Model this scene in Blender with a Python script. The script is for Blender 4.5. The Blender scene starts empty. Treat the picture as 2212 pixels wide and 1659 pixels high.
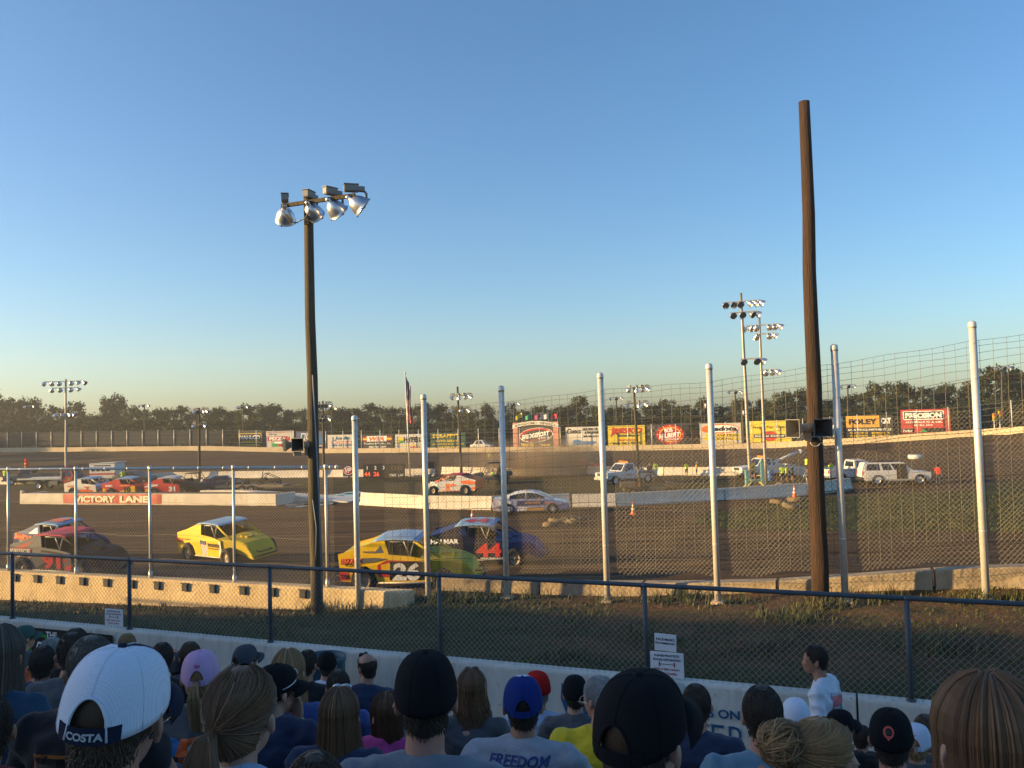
import bpy, bmesh, math, random
from mathutils import Vector, Matrix, Euler, noise as mnoise
from mathutils.geometry import tessellate_polygon
from mathutils.bvhtree import BVHTree
random.seed(7)
SC = bpy.context.scene
COL = SC.collection
PI = math.pi
R = math.radians
# ------------------------------------------------------------------ camera
CAMZ = 6.0
FPX, CX, CY = 1789.0, 1106.0, 829.5          # focal length and centre of a 2212 x 1659 frame
PITCH, ROLL = R(2.43), -0.028
CROT = (Matrix.Rotation(PI/2 + PITCH, 3, 'X') @ Matrix.Rotation(ROLL, 3, 'Z'))
cam_d = bpy.data.cameras.new('camera')
cam_d.sensor_width = 36.0
cam_d.lens = 36.0*FPX/2212.0
cam_d.clip_start = 0.05
cam_d.clip_end = 9000
cam = bpy.data.objects.new('camera', cam_d)
COL.objects.link(cam)
cam.matrix_world = Matrix.Translation((0, 0, CAMZ)) @ CROT.to_4x4()
SC.camera = cam

def ray(x, y):
    return CROT @ Vector(((x-CX)/FPX, (CY-y)/FPX, -1.0))
def at(x, y, Y):
    r = ray(x, y); t = Y/r.y
    return Vector((r.x*t, Y, CAMZ + r.z*t))
def onz(x, y, z):
    r = ray(x, y); t = (z-CAMZ)/r.z
    return Vector((r.x*t, r.y*t, z))
def hit(x, y):
    """first point of the terrain seen through (x, y)"""
    r = ray(x, y); t = 8.0
    last = t
    while t < 400:
        if CAMZ + r.z*t < height(r.x*t, r.y*t):
            lo, hi = last, t
            for _ in range(20):
                m = (lo+hi)/2
                if CAMZ + r.z*m < height(r.x*m, r.y*m): hi = m
                else: lo = m
            return Vector((r.x*hi, r.y*hi, CAMZ + r.z*hi))
        last = t; t += 0.25
    return Vector((r.x*t, r.y*t, height(r.x*t, r.y*t)))

# ------------------------------------------------------------------ materials
MATS = {}
def nodes_of(m):
    m.use_nodes = True
    return m.node_tree.nodes, m.node_tree.links
def mat(name, col, rough=0.6, metal=0.0, var=0.12, scale=4.0, bump=0.0, bscale=30.0, spec=0.4, stretch=None, col2=None, island=0.0, emit=0.0, coat=0.0, sheen=0.0):
    """principled material with two scales of colour variation"""
    if name in MATS: return MATS[name]
    m = bpy.data.materials.new(name); MATS[name] = m
    N, L = nodes_of(m)
    b = N['Principled BSDF']
    b.inputs['Roughness'].default_value = rough
    b.inputs['Metallic'].default_value = metal
    b.inputs['Specular IOR Level'].default_value = spec
    if coat: b.inputs['Coat Weight'].default_value = coat
    if sheen: b.inputs['Sheen Weight'].default_value = sheen
    c = (*col, 1)
    tc = N.new('ShaderNodeTexCoord')
    vec = tc.outputs['Object']
    if stretch:
        mp = N.new('ShaderNodeMapping'); mp.inputs['Scale'].default_value = stretch
        L.new(vec, mp.inputs['Vector']); vec = mp.outputs['Vector']
    if var > 0 or col2 or island:
        n = N.new('ShaderNodeTexNoise'); n.inputs['Scale'].default_value = scale; n.inputs['Detail'].default_value = 6
        n.inputs['Roughness'].default_value = 0.65
        L.new(vec, n.inputs['Vector'])
        mx = N.new('ShaderNodeMix'); mx.data_type = 'RGBA'
        mr = N.new('ShaderNodeMapRange'); mr.inputs['From Min'].default_value = 0.3; mr.inputs['From Max'].default_value = 0.7
        L.new(n.outputs['Fac'], mr.inputs['Value'])
        L.new(mr.outputs['Result'], mx.inputs['Factor'])
        if col2:
            mx.inputs['A'].default_value = c; mx.inputs['B'].default_value = (*col2, 1)
        else:
            mx.inputs['A'].default_value = tuple(max(0, v*(1-var)) for v in col)+(1,)
            mx.inputs['B'].default_value = tuple(min(1, v*(1+var)) for v in col)+(1,)
        out = mx.outputs['Result']
        if island:
            g = N.new('ShaderNodeNewGeometry')
            hs = N.new('ShaderNodeHueSaturation')
            mr2 = N.new('ShaderNodeMapRange'); mr2.inputs['To Min'].default_value = 1-island; mr2.inputs['To Max'].default_value = 1+island
            L.new(g.outputs['Random Per Island'], mr2.inputs['Value'])
            L.new(mr2.outputs['Result'], hs.inputs['Value']); L.new(out, hs.inputs['Color'])
            out = hs.outputs['Color']
        L.new(out, b.inputs['Base Color'])
    else:
        b.inputs['Base Color'].default_value = c
    if bump:
        n2 = N.new('ShaderNodeTexNoise'); n2.inputs['Scale'].default_value = bscale; n2.inputs['Detail'].default_value = 5
        L.new(vec, n2.inputs['Vector'])
        bp = N.new('ShaderNodeBump'); bp.inputs['Strength'].default_value = bump; bp.inputs['Distance'].default_value = 0.05
        L.new(n2.outputs['Fac'], bp.inputs['Height']); L.new(bp.outputs['Normal'], b.inputs['Normal'])
    if emit:
        b.inputs['Emission Color'].default_value = c; b.inputs['Emission Strength'].default_value = emit
    return m
def paint(r, g, b, name=None):
    """flat lettering or body paint in a colour"""
    nm = name or 'paint_%02x%02x%02x' % (int(r*255), int(g*255), int(b*255))
    return mat(nm, (r, g, b), rough=0.45, var=0.10, scale=3.0, spec=0.35)

# ------------------------------------------------------------------ objects
def tag(o, label=None, cat=None, group=None, kind=None):
    if label: o['label'] = label
    if cat: o['category'] = cat
    if group: o['group'] = group
    if kind: o['kind'] = kind
    return o
def empty(name, label, cat, loc=(0, 0, 0), rz=0.0, group=None):
    o = bpy.data.objects.new(name, None); COL.objects.link(o)
    o.location = loc; o.rotation_euler = (0, 0, rz); o.empty_display_size = 0.2
    return tag(o, label, cat, group)
def copy_tree(o, parent=None):
    c = o.copy(); COL.objects.link(c)
    if parent is not None: c.parent = parent
    for ch in o.children: copy_tree(ch, c)
    return c

class MB:
    """collects pieces of one mesh"""
    def __init__(s): s.v = []; s.f = []; s.m = []; s.sm = []; s.uv = {}
    def add(s, vs, fs, mi=0, smooth=False):
        o = len(s.v); s.v.extend(tuple(v) for v in vs)
        for f in fs:
            s.f.append(tuple(i+o for i in f)); s.m.append(mi); s.sm.append(smooth)
        return s
    def box(s, c, size, rot=None, mi=0):
        hx, hy, hz = size[0]/2, size[1]/2, size[2]/2
        vs = [Vector((x, y, z)) for z in (-hz, hz) for y in (-hy, hy) for x in (-hx, hx)]
        if rot is not None:
            M = rot if isinstance(rot, Matrix) else Euler(rot).to_matrix()
            vs = [M @ v for v in vs]
        vs = [v+Vector(c) for v in vs]
        return s.add(vs, [(0, 2, 3, 1), (4, 5, 7, 6), (0, 1, 5, 4), (2, 6, 7, 3), (0, 4, 6, 2), (1, 3, 7, 5)], mi)
    def rbox(s, c, size, rot=None, mi=0, b=0.02):
        """box with chamfered edges"""
        bm = bmesh.new(); bmesh.ops.create_cube(bm, size=1.0)
        for v in bm.verts: v.co = Vector((v.co.x*size[0], v.co.y*size[1], v.co.z*size[2]))
        bmesh.ops.bevel(bm, geom=bm.edges[:], offset=min(b, min(size)*0.45), segments=2, affect='EDGES')
        M = (rot if isinstance(rot, Matrix) else Euler(rot).to_matrix()) if rot is not None else Matrix.Identity(3)
        bm.verts.index_update()
        vs = [M @ v.co + Vector(c) for v in bm.verts]
        fs = [[v.index for v in f.verts] for f in bm.faces]
        bm.free()
        return s.add(vs, fs, mi, False)
    def tube(s, pts, rad, n=8, mi=0, cap=True, smooth=True):
        pts = [Vector(p) for p in pts]
        if not isinstance(rad, (list, tuple)): rad = [rad]*len(pts)
        vs = []; fs = []
        up = None
        for i, p in enumerate(pts):
            d = (pts[min(i+1, len(pts)-1)]-pts[max(i-1, 0)])
            if d.length < 1e-9: d = Vector((0, 0, 1))
            d.normalize()
            if up is None: up = Vector((0, 0, 1)) if abs(d.z) < 0.9 else Vector((1, 0, 0))
            a = d.cross(up)
            if a.length < 1e-6: a = d.cross(Vector((0, 1, 0.3)))
            a.normalize(); b = a.cross(d).normalized(); up = b
            for k in range(n):
                t = 2*PI*k/n
                vs.append(p + (a*math.cos(t)+b*math.sin(t))*rad[i])
        for i in range(len(pts)-1):
            for k in range(n):
                k2 = (k+1) % n
                fs.append((i*n+k, i*n+k2, (i+1)*n+k2, (i+1)*n+k))
        if cap:
            fs.append(tuple(range(n-1, -1, -1))); fs.append(tuple((len(pts)-1)*n+k for k in range(n)))
        return s.add(vs, fs, mi, smooth)
    def ell(s, c, r, rot=None, nu=16, nv=10, mi=0, zmin=None):
        vs = []; fs = []
        c = Vector(c)
        if not isinstance(r, (list, tuple, Vector)): r = (r, r, r)
        for j in range(nv+1):
            ph = -PI/2+PI*j/nv
            for i in range(nu):
                th = 2*PI*i/nu
                p = Vector((math.cos(ph)*math.cos(th)*r[0], math.cos(ph)*math.sin(th)*r[1], math.sin(ph)*r[2]))
                if rot is not None: p = rot @ p
                vs.append(p+c)
        for j in range(nv):
            for i in range(nu):
                i2 = (i+1) % nu
                fs.append((j*nu+i, j*nu+i2, (j+1)*nu+i2, (j+1)*nu+i))
        return s.add(vs, fs, mi, True)
    def loft(s, secs, mi=0, cap=True, smooth=False, closed=True):
        n = len(secs[0]); vs = [p for sec in secs for p in sec]; fs = []
        for i in range(len(secs)-1):
            for k in range(n if closed else n-1):
                k2 = (k+1) % n
                fs.append((i*n+k, i*n+k2, (i+1)*n+k2, (i+1)*n+k))
        if cap and closed:
            fs.append(tuple(range(n-1, -1, -1))); fs.append(tuple((len(secs)-1)*n+k for k in range(n)))
        return s.add(vs, fs, mi, smooth)
    def prism(s, poly, fn, t0, t1, mi=0):
        """2-D outline given depth: fn(a, b, t) -> point"""
        n = len(poly)
        tri = tessellate_polygon([[Vector((a, b, 0)) for a, b in poly]])
        vs = [fn(a, b, t0) for a, b in poly]+[fn(a, b, t1) for a, b in poly]
        fs = [tuple(t) for t in tri]+[tuple(i+n for i in reversed(t)) for t in tri]
        fs += [(i, (i+1) % n, (i+1) % n+n, i+n) for i in range(n)]
        return s.add(vs, fs, mi)
    def lathe(s, prof, c=(0, 0, 0), n=20, rot=None, mi=0, smooth=True):
        vs = []; fs = []; c = Vector(c)
        for r, z in prof:
            for k in range(n):
                t = 2*PI*k/n
                p = Vector((r*math.cos(t), r*math.sin(t), z))
                if rot is not None: p = rot @ p
                vs.append(p+c)
        for i in range(len(prof)-1):
            for k in range(n):
                k2 = (k+1) % n
                fs.append((i*n+k, i*n+k2, (i+1)*n+k2, (i+1)*n+k))
        return s.add(vs, fs, mi, smooth)
    def mesh(s, name, mats):
        me = bpy.data.meshes.new(name)
        me.from_pydata(s.v, [], s.f)
        for m in (mats if isinstance(mats, (list, tuple)) else [mats]): me.materials.append(m)
        me.polygons.foreach_set('material_index', s.m)
        me.polygons.foreach_set('use_smooth', s.sm)
        me.validate(); me.update()
        return me
    def build(s, name, mats, parent=None, fix=True, loc=None, rz=None):
        me = s.mesh(name, mats)
        if fix:
            bm = bmesh.new(); bm.from_mesh(me)
            bmesh.ops.recalc_face_normals(bm, faces=bm.faces[:])
            bm.to_mesh(me); bm.free()
        o = bpy.data.objects.new(name, me); COL.objects.link(o)
        if parent is not None: o.parent = parent
        if loc is not None: o.location = loc
        if rz is not None: o.rotation_euler = (0, 0, rz)
        return o

# ------------------------------------------------------------------ lettering
_TXT = {}
def text_geo(s, bold=0.0, shear=0.0, space=1.0):
    """triangles of a line of lettering, height of capitals = 1, centred on x"""
    k = (s, bold, shear, space)
    if k in _TXT: return _TXT[k]
    cu = bpy.data.curves.new('letters', 'FONT'); cu.body = s; cu.align_x = 'LEFT'
    cu.resolution_u = 3; cu.offset = bold; cu.shear = shear; cu.space_character = space
    o = bpy.data.objects.new('letters', cu); COL.objects.link(o)
    dg = bpy.context.evaluated_depsgraph_get(); dg.update()
    me = bpy.data.meshes.new_from_object(o.evaluated_get(dg))
    vs = [v.co.copy() for v in me.vertices]; fs = [tuple(p.vertices) for p in me.polygons]
    bpy.data.objects.remove(o); bpy.data.curves.remove(cu); bpy.data.meshes.remove(me)
    if vs:
        x0 = min(v.x for v in vs); x1 = max(v.x for v in vs)
        y0 = min(v.y for v in vs); y1 = max(v.y for v in vs)
        vs = [((v.x-(x0+x1)/2), v.y-(y0+y1)/2) for v in vs]
        w, h = x1-x0, y1-y0
    else: w = h = 1
    _TXT[k] = (vs, fs, w, h)
    return _TXT[k]
def put_text(mb, s, fn, cx, cy, w=None, h=None, mi=0, bold=0.02, shear=0.0, space=1.0, arc=0.0, rot=0.0):
    """write s into mb: fn(a, b) -> point; fitted to width w and/or height h"""
    vs, fs, tw, th = text_geo(s, bold, shear, space)
    sx = (w/tw) if w else None; sy = (h/th) if h else None
    if sx is None: sx = sy
    if sy is None: sy = sx
    out = []
    for a, b in vs:
        a, b = a*sx, b*sy
        if arc: b += arc*(1-(2*a/(tw*sx))**2)
        if rot: a, b = a*math.cos(rot)-b*math.sin(rot), a*math.sin(rot)+b*math.cos(rot)
        out.append(fn(cx+a, cy+b))
    mb.add(out, fs, mi)
def lettering(name, items, fn, parent, mats):
    mb = MB()
    for it in items:
        it = dict(it); put_text(mb, it.pop('s'), fn, it.pop('x'), it.pop('y'), **it)
    return mb.build(name, mats, parent, fix=False)

def lerp_tab(tab, x):
    if x <= tab[0][0]: 
        (x0, y0), (x1, y1) = tab[0], tab[1]
    elif x >= tab[-1][0]:
        (x0, y0), (x1, y1) = tab[-2], tab[-1]
    else:
        for (x0, y0), (x1, y1) in zip(tab, tab[1:]):
            if x0 <= x <= x1: break
    return y0+(y1-y0)*(x-x0)/(x1-x0)
def clamp(x, a=0.0, b=1.0): return max(a, min(b, x))
def sstep(a, b, x):
    t = clamp((x-a)/(b-a)); return t*t*(3-2*t)

# ------------------------------------------------------------------ lie of the land
# grandstand wall, near track wall (two runs) and far wall as Y over X; heights beside them
DV = Vector((0.927, -0.375, 0)); NV = Vector((0.375, 0.927, 0))      # along and across the front straight
def g_wall(X): return 11.78-0.405*X                                   # white grandstand wall
def l_wall(X): return 17.46-0.374*X                                   # left run of the track wall
def r_wall(X): return 19.38-0.41*X                                    # right run
def n_wall(X): return l_wall(X)*(1-sstep(-3.2, -1.6, X))+r_wall(X)*sstep(-3.2, -1.6, X)
RTOP = [(-2.2, 2.25), (0, 2.28), (2.1, 2.34), (4.8, 2.49), (6.1, 2.64), (8.2, 2.92), (9.6, 3.05), (16, 3.3)]
def wall_top(X): return 2.3 if X < -2.4 else lerp_tab(RTOP, X)
def berm_z(X): return lerp_tab([(-30, 1.1), (-14, 1.5), (-6, 1.72), (-2, 1.95), (2, 2.05), (6, 2.38), (9, 2.62), (16, 2.9)], X)
FARY = [(-170, 190), (-114, 185), (-64, 172), (-37.7, 165), (-0.5, 152), (10.5, 146), (41, 134), (53, 125), (65, 117), (69, 112), (80, 95), (86, 70)]
FARZ = [(-170, 2.2), (-114, 1.86), (-64, 1.34), (-37.7, 0.3), (-0.5, 0.0), (10.5, 0.0), (41, 0.15), (53, 0.9), (65, 1.8), (69, 2.5), (86, 3.0)]
def far_y(X): return lerp_tab(FARY, X)
def far_z(X): return clamp(lerp_tab(FARZ, X), 0, 3)
def height(X, Y):
    Xc = clamp(X, -60, 26)
    yn = n_wall(Xc); yg = g_wall(Xc)
    if Y < yg+0.12: return 1.68
    if Y < yn+0.12:
        t = clamp((Y-yg)/(yn-yg))
        t = t*t*(3-2*t)*0.4+t*0.6
        return 2.42*(1-t)+berm_z(Xc)*t
    q = (Y-yn)*0.927
    z0 = wall_top(Xc)-1.0 if X > -2.4 else 1.3
    z = max(0.0, z0*(1-q/19.0)) if q < 19 else 0.0
    z -= 0.0
    Xf = clamp(X, -170, 86)
    r = (far_y(Xf)-Y)*0.927
    zf = far_z(Xf)
    if r < 0: return zf*max(0, 1+r/40)
    return max(z, zf*clamp(1-r/34.0))
# ------------------------------------------------------------------ light and sky
SUN_EL, SUN_AZ = R(11.0), R(6.0)             # low sun on the left, slightly behind the camera
sdir = Vector((-math.cos(SUN_AZ)*math.cos(SUN_EL), -math.sin(SUN_AZ)*math.cos(SUN_EL), math.sin(SUN_EL)))
sl = bpy.data.lights.new('sun', 'SUN'); sl.energy = 4.4; sl.angle = R(0.6); sl.color = (1.0, 0.66, 0.26)
so = bpy.data.objects.new('sun', sl); COL.objects.link(so)
so.rotation_euler = sdir.to_track_quat('Z', 'Y').to_euler(); so.location = (-60, -10, 40)
W = bpy.data.worlds.new('World'); SC.world = W; W.use_nodes = True
wn, wl = W.node_tree.nodes, W.node_tree.links
sky = wn.new('ShaderNodeTexSky'); sky.sky_type = 'NISHITA'; sky.sun_disc = False
sky.sun_elevation = SUN_EL; sky.sun_rotation = math.atan2(sdir.x, sdir.y)
sky.air_density = 1.0; sky.dust_density = 1.1; sky.ozone_density = 3.3; sky.altitude = 0
hsv = wn.new('ShaderNodeHueSaturation'); hsv.inputs['Saturation'].default_value = 1.10
wl.new(sky.outputs['Color'], hsv.inputs['Color']); wl.new(hsv.outputs['Color'], wn['Background'].inputs['Color'])
wn['Background'].inputs['Strength'].default_value = 0.10
SC.view_settings.view_transform = 'Standard'; SC.view_settings.look = 'None'
SC.view_settings.exposure = 1.38; SC.view_settings.gamma = 1.0
SC.cycles.max_bounces = 6; SC.cycles.transparent_max_bounces = 8; SC.cycles.caustics_reflective = False; SC.cycles.caustics_refractive = False
SC.cycles.volume_step_rate = 2.0

# ------------------------------------------------------------------ ground sheets
def ground_mat():
    m = bpy.data.materials.new('earth'); N, L = nodes_of(m); b = N['Principled BSDF']
    b.inputs['Roughness'].default_value = 0.95; b.inputs['Specular IOR Level'].default_value = 0.15
    tc = N.new('ShaderNodeTexCoord'); at_ = N.new('ShaderNodeAttribute'); at_.attribute_name = 'cover'
    sep = N.new('ShaderNodeSeparateColor'); L.new(at_.outputs['Color'], sep.inputs['Color'])
    def noise(scale, detail=6, mp=None):
        n = N.new('ShaderNodeTexNoise'); n.inputs['Scale'].default_value = scale; n.inputs['Detail'].default_value = detail
        n.inputs['Roughness'].default_value = 0.68
        if mp:
            q = N.new('ShaderNodeMapping'); q.inputs['Rotation'].default_value = (0, 0, R(22)); q.inputs['Scale'].default_value = mp
            L.new(tc.outputs['Object'], q.inputs['Vector']); L.new(q.outputs['Vector'], n.inputs['Vector'])
        else: L.new(tc.outputs['Object'], n.inputs['Vector'])
        return n.outputs['Fac']
    def ramp(fac, stops):
        r = N.new('ShaderNodeValToRGB'); e = r.color_ramp.elements
        while len(e) < len(stops): e.new(0.5)
        for k, (p, c) in zip(e, stops): k.position = p; k.color = (*c, 1)
        L.new(fac, r.inputs['Fac']); return r.outputs['Color']
    def mix(f, a, c_):
        x = N.new('ShaderNodeMix'); x.data_type = 'RGBA'
        L.new(f, x.inputs['Factor']); L.new(a, x.inputs['A']); L.new(c_, x.inputs['B']); return x.outputs['Result']
    def mathn(op, a, v):
        x = N.new('ShaderNodeMath'); x.operation = op; L.new(a, x.inputs[0])
        if isinstance(v, (int, float)): x.inputs[1].default_value = v
        else: L.new(v, x.inputs[1])
        return x.outputs[0]
    streak = noise(1.0, 6, (0.05, 0.9, 0.05))
    fine = noise(5.0, 8)
    dirt = mix(mathn('MULTIPLY', fine, 0.55), ramp(streak, [(0.36, (0.042, 0.026, 0.014)), (0.5, (0.10, 0.063, 0.033)), (0.64, (0.19, 0.122, 0.062))]),
               ramp(noise(1.3), [(0.3, (0.036, 0.022, 0.012)), (0.7, (0.155, 0.10, 0.052))]))
    grass = mix(mathn('MULTIPLY', noise(14.0, 8), 0.6), ramp(noise(0.9), [(0.25, (0.030, 0.042, 0.012)), (0.5, (0.055, 0.065, 0.02)), (0.75, (0.12, 0.10, 0.04))]),
                ramp(noise(6.0), [(0.3, (0.02, 0.03, 0.008)), (0.7, (0.10, 0.10, 0.035))]))
    gf = N.new('ShaderNodeMapRange'); gf.inputs['From Min'].default_value = 0.35; gf.inputs['From Max'].default_value = 0.65
    L.new(mathn('ADD', sep.outputs['Red'], mathn('MULTIPLY', mathn('SUBTRACT', noise(1.6, 8), 0.5), 1.2)), gf.inputs['Value'])
    c = mix(gf.outputs['Result'], dirt, grass)
    groove = ramp(noise(1.0, 4, (0.012, 2.6, 0.05)), [(0.44, (1, 1, 1)), (0.50, (0.30, 0.30, 0.30)), (0.56, (1, 1, 1))])
    gm = N.new('ShaderNodeMix'); gm.data_type = 'RGBA'; gm.blend_type = 'MULTIPLY'; gm.inputs['Factor'].default_value = 0.8
    L.new(c, gm.inputs['A']); L.new(groove, gm.inputs['B']); c = gm.outputs['Result']
    wet = N.new('ShaderNodeRGB'); wet.outputs[0].default_value = (0.058, 0.043, 0.032, 1)
    c = mix(mathn('MULTIPLY', sep.outputs['Green'], 0.75), c, wet.outputs[0])
    rd = ramp(noise(7.0, 8), [(0.3, (0.075, 0.043, 0.020)), (0.7, (0.20, 0.115, 0.050))])
    c = mix(sep.outputs['Blue'], c, mix(gf.outputs['Result'], rd, grass))
    L.new(c, b.inputs['Base Color'])
    bp = N.new('ShaderNodeBump'); bp.inputs['Strength'].default_value = 1.0; bp.inputs['Distance'].default_value = 0.14
    hsum = mathn('ADD', noise(9.0, 8), mathn('MULTIPLY', noise(2.2, 5, (0.25, 1.6, 1)), 1.2))
    L.new(hsum, bp.inputs['Height']); L.new(bp.outputs['Normal'], b.inputs['Normal'])
    return m
EARTH = ground_mat()
def in_poly(x, y, poly):
    c = False; j = len(poly)-1
    for i in range(len(poly)):
        xi, yi = poly[i]; xj, yj = poly[j]
        if (yi > y) != (yj > y) and x < (xj-xi)*(y-yi)/(yj-yi)+xi: c = not c
        j = i
    return c
def gpoly(pts): return [(p.x, p.y) for p in (hit(*q) for q in pts)]
GRASS_P = gpoly([(1480, 1128), (1560, 1105), (1680, 1082), (1850, 1070), (2035, 1062), (2212, 1035), (2260, 1035), (2260, 1155), (2100, 1150), (1900, 1148), (1700, 1146), (1560, 1142)])
ROAD_P = gpoly([(1000, 1112), (1250, 1110), (1500, 1102), (1760, 1082), (1900, 1060), (2100, 1046), (2100, 1060), (1850, 1070), (1640, 1094), (1500, 1112), (1250, 1120), (1000, 1122)])
INF_P = gpoly([(-60, 1070), (40, 1062), (600, 1058), (760, 1062), (800, 1070), (1080, 1075), (1240, 1085), (1560, 1060), (1830, 1040), (1835, 1026), (1100, 1030), (400, 1036), (-60, 1042)])
def cover(X, Y):
    if Y < n_wall(clamp(X, -60, 26)):
        t = (Y-g_wall(clamp(X, -60, 26)))/(n_wall(clamp(X, -60, 26))-g_wall(clamp(X, -60, 26)))
        red = sstep(-1.5, 1.5, X)*sstep(0.95, 0.55, abs(t-0.62)*1.6)
        dry_lit = sstep(-2.5, -7, X); return (0.74-0.30*red-0.16*sstep(0.75, 1, t)-0.26*dry_lit*sstep(0.15, 0.5, t), 0, 0.40+0.5*red+0.5*dry_lit)  # left bank: dry brown grass, lightened in place of sunlight on it
    g = 0.0; w = 0.0
    if in_poly(X, Y, GRASS_P): g = 0.8
    if in_poly(X, Y, INF_P): g = 0.52
    if in_poly(X, Y, ROAD_P): g = 0; w = 0.7
    q = (Y-n_wall(clamp(X, -60, 26)))*0.927
    if q < 7 and g == 0: w = max(w, 0.55*sstep(7, 2, q))
    r = (far_y(clamp(X, -170, 86))-Y)*0.927
    if r < 0: g = 0.8
    elif r < 4: w = 0.9*sstep(4, 1, r)
    return (g, w, 0)
def steps(a, b, d):
    n = max(1, round((b-a)/d)); return [a+(b-a)*i/n for i in range(n)]
XS = steps(-3000, -400, 500)+steps(-400, -140, 20)+steps(-140, -60, 4)+steps(-60, -26, 1.6)+steps(-26, 18, 0.7)+steps(18, 48, 1.5)+steps(48, 100, 3)+steps(100, 300, 20)+steps(300, 3001, 450)+[3001]
OFF = steps(0, 24, 0.6)+steps(24, 70, 1.2)+steps(70, 200, 3)+steps(200, 320, 15)+steps(320, 4000, 500)+[4000]
def sheet(rows_fn, nrows, xs, classify, names):
    P = [[Vector(rows_fn(x, j)) for j in range(nrows)] for x in xs]
    parts = {n: ([], [], {}, []) for n in names}
    for i in range(len(xs)-1):
        for j in range(nrows-1):
            cc = (P[i][j]+P[i+1][j+1])/2
            vs, fs, ix, cv = parts[classify(cc.x, cc.y)]
            f = []
            for a, b_ in ((i, j), (i+1, j), (i+1, j+1), (i, j+1)):
                if (a, b_) not in ix:
                    ix[(a, b_)] = len(vs); vs.append(P[a][b_]); cv.append(cover(P[a][b_].x, P[a][b_].y))
                f.append(ix[(a, b_)])
            fs.append(f)
    for n, (vs, fs, ix, cv) in parts.items():
        if not fs: continue
        me = bpy.data.meshes.new(n); me.from_pydata(vs, [], fs); me.materials.append(EARTH)
        ca = me.color_attributes.new('cover', 'FLOAT_COLOR', 'POINT')
        ca.data.foreach_set('color', [c for t in cv for c in (*t, 1.0)])
        me.polygons.foreach_set('use_smooth', [True]*len(me.polygons))
        o = bpy.data.objects.new(n, me); COL.objects.link(o); o['kind'] = 'structure'
def main_pt(x, j):
    y = n_wall(clamp(x, -60, 26))+0.1+OFF[j]
    return (x, y, height(x, y)+0.05*(mnoise.noise(Vector((x*0.8, y*0.8, 0)))) if 22 < y < 160 else height(x, y))
def klass(X, Y):
    q = (Y-n_wall(clamp(X, -60, 26)))*0.927
    r = (far_y(clamp(X, -170, 86))-Y)*0.927
    if r < -0.6: return 'ground'
    if r < 40: return 'dirt_track_back'
    if in_poly(X, Y, GRASS_P): return 'grass_apron'
    if q < 36: return 'dirt_track_front'
    return 'infield'
sheet(main_pt, len(OFF), XS, klass, ['ground', 'dirt_track_back', 'grass_apron', 'dirt_track_front', 'infield'])
XB = steps(-60, -16, 1.5)+steps(-16, 14, 0.35)+steps(14, 26, 1.2)+[26]
def berm_pt(x, j):
    a, b_ = g_wall(x)+0.1, n_wall(x)+0.12
    y = a+(b_-a)*j/26
    k = sstep(0, 3, j)*sstep(26, 23, j)
    return (x, y, height(x, y-0.02)+k*0.07*mnoise.noise(Vector((x*1.3, y*1.3, 3)))+k*0.03*mnoise.noise(Vector((x*5, y*5, 1))))
sheet(berm_pt, 27, XB, lambda X, Y: 'grass_bank', ['grass_bank'])
mb = MB(); mb.add([(-62, 12+24, 1.66), (-62, -60, 1.66), (40, -60, 1.66), (40, g_wall(40)+0.1, 1.66)], [(0, 1, 2, 3)])
o = mb.build('walkway', mat('walk_gravel', (0.13, 0.12, 0.105), rough=0.95, var=0.3, scale=3, bump=0.4)); o['kind'] = 'structure'

# puddles on the infield beside the stage
water = mat('puddle_water', (0.05, 0.045, 0.04), rough=0.06, var=0.0, spec=0.9)
mb = MB()
rnd = random.Random(3)
for (px, py, w, h) in [(660, 1086, 40, 5), (700, 1079, 46, 4), (735, 1072, 34, 3), (690, 1089, 30, 2.5), (760, 1066, 22, 2)]:
    c = hit(px, py); n = 26
    s_ = c.y/FPX
    pts = []
    for k in range(n):
        t = 2*PI*k/n; rr = 1+0.35*mnoise.noise(Vector((math.cos(t)*1.5+px, math.sin(t)*1.5, 0)))
        pts.append((c.x+math.cos(t)*w*s_*rr, c.y+math.sin(t)*h*rr*0.7, 0.055))
    mb.add(pts, [tuple(range(n))])
o = mb.build('puddle_water', water); o['kind'] = 'structure'

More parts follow.
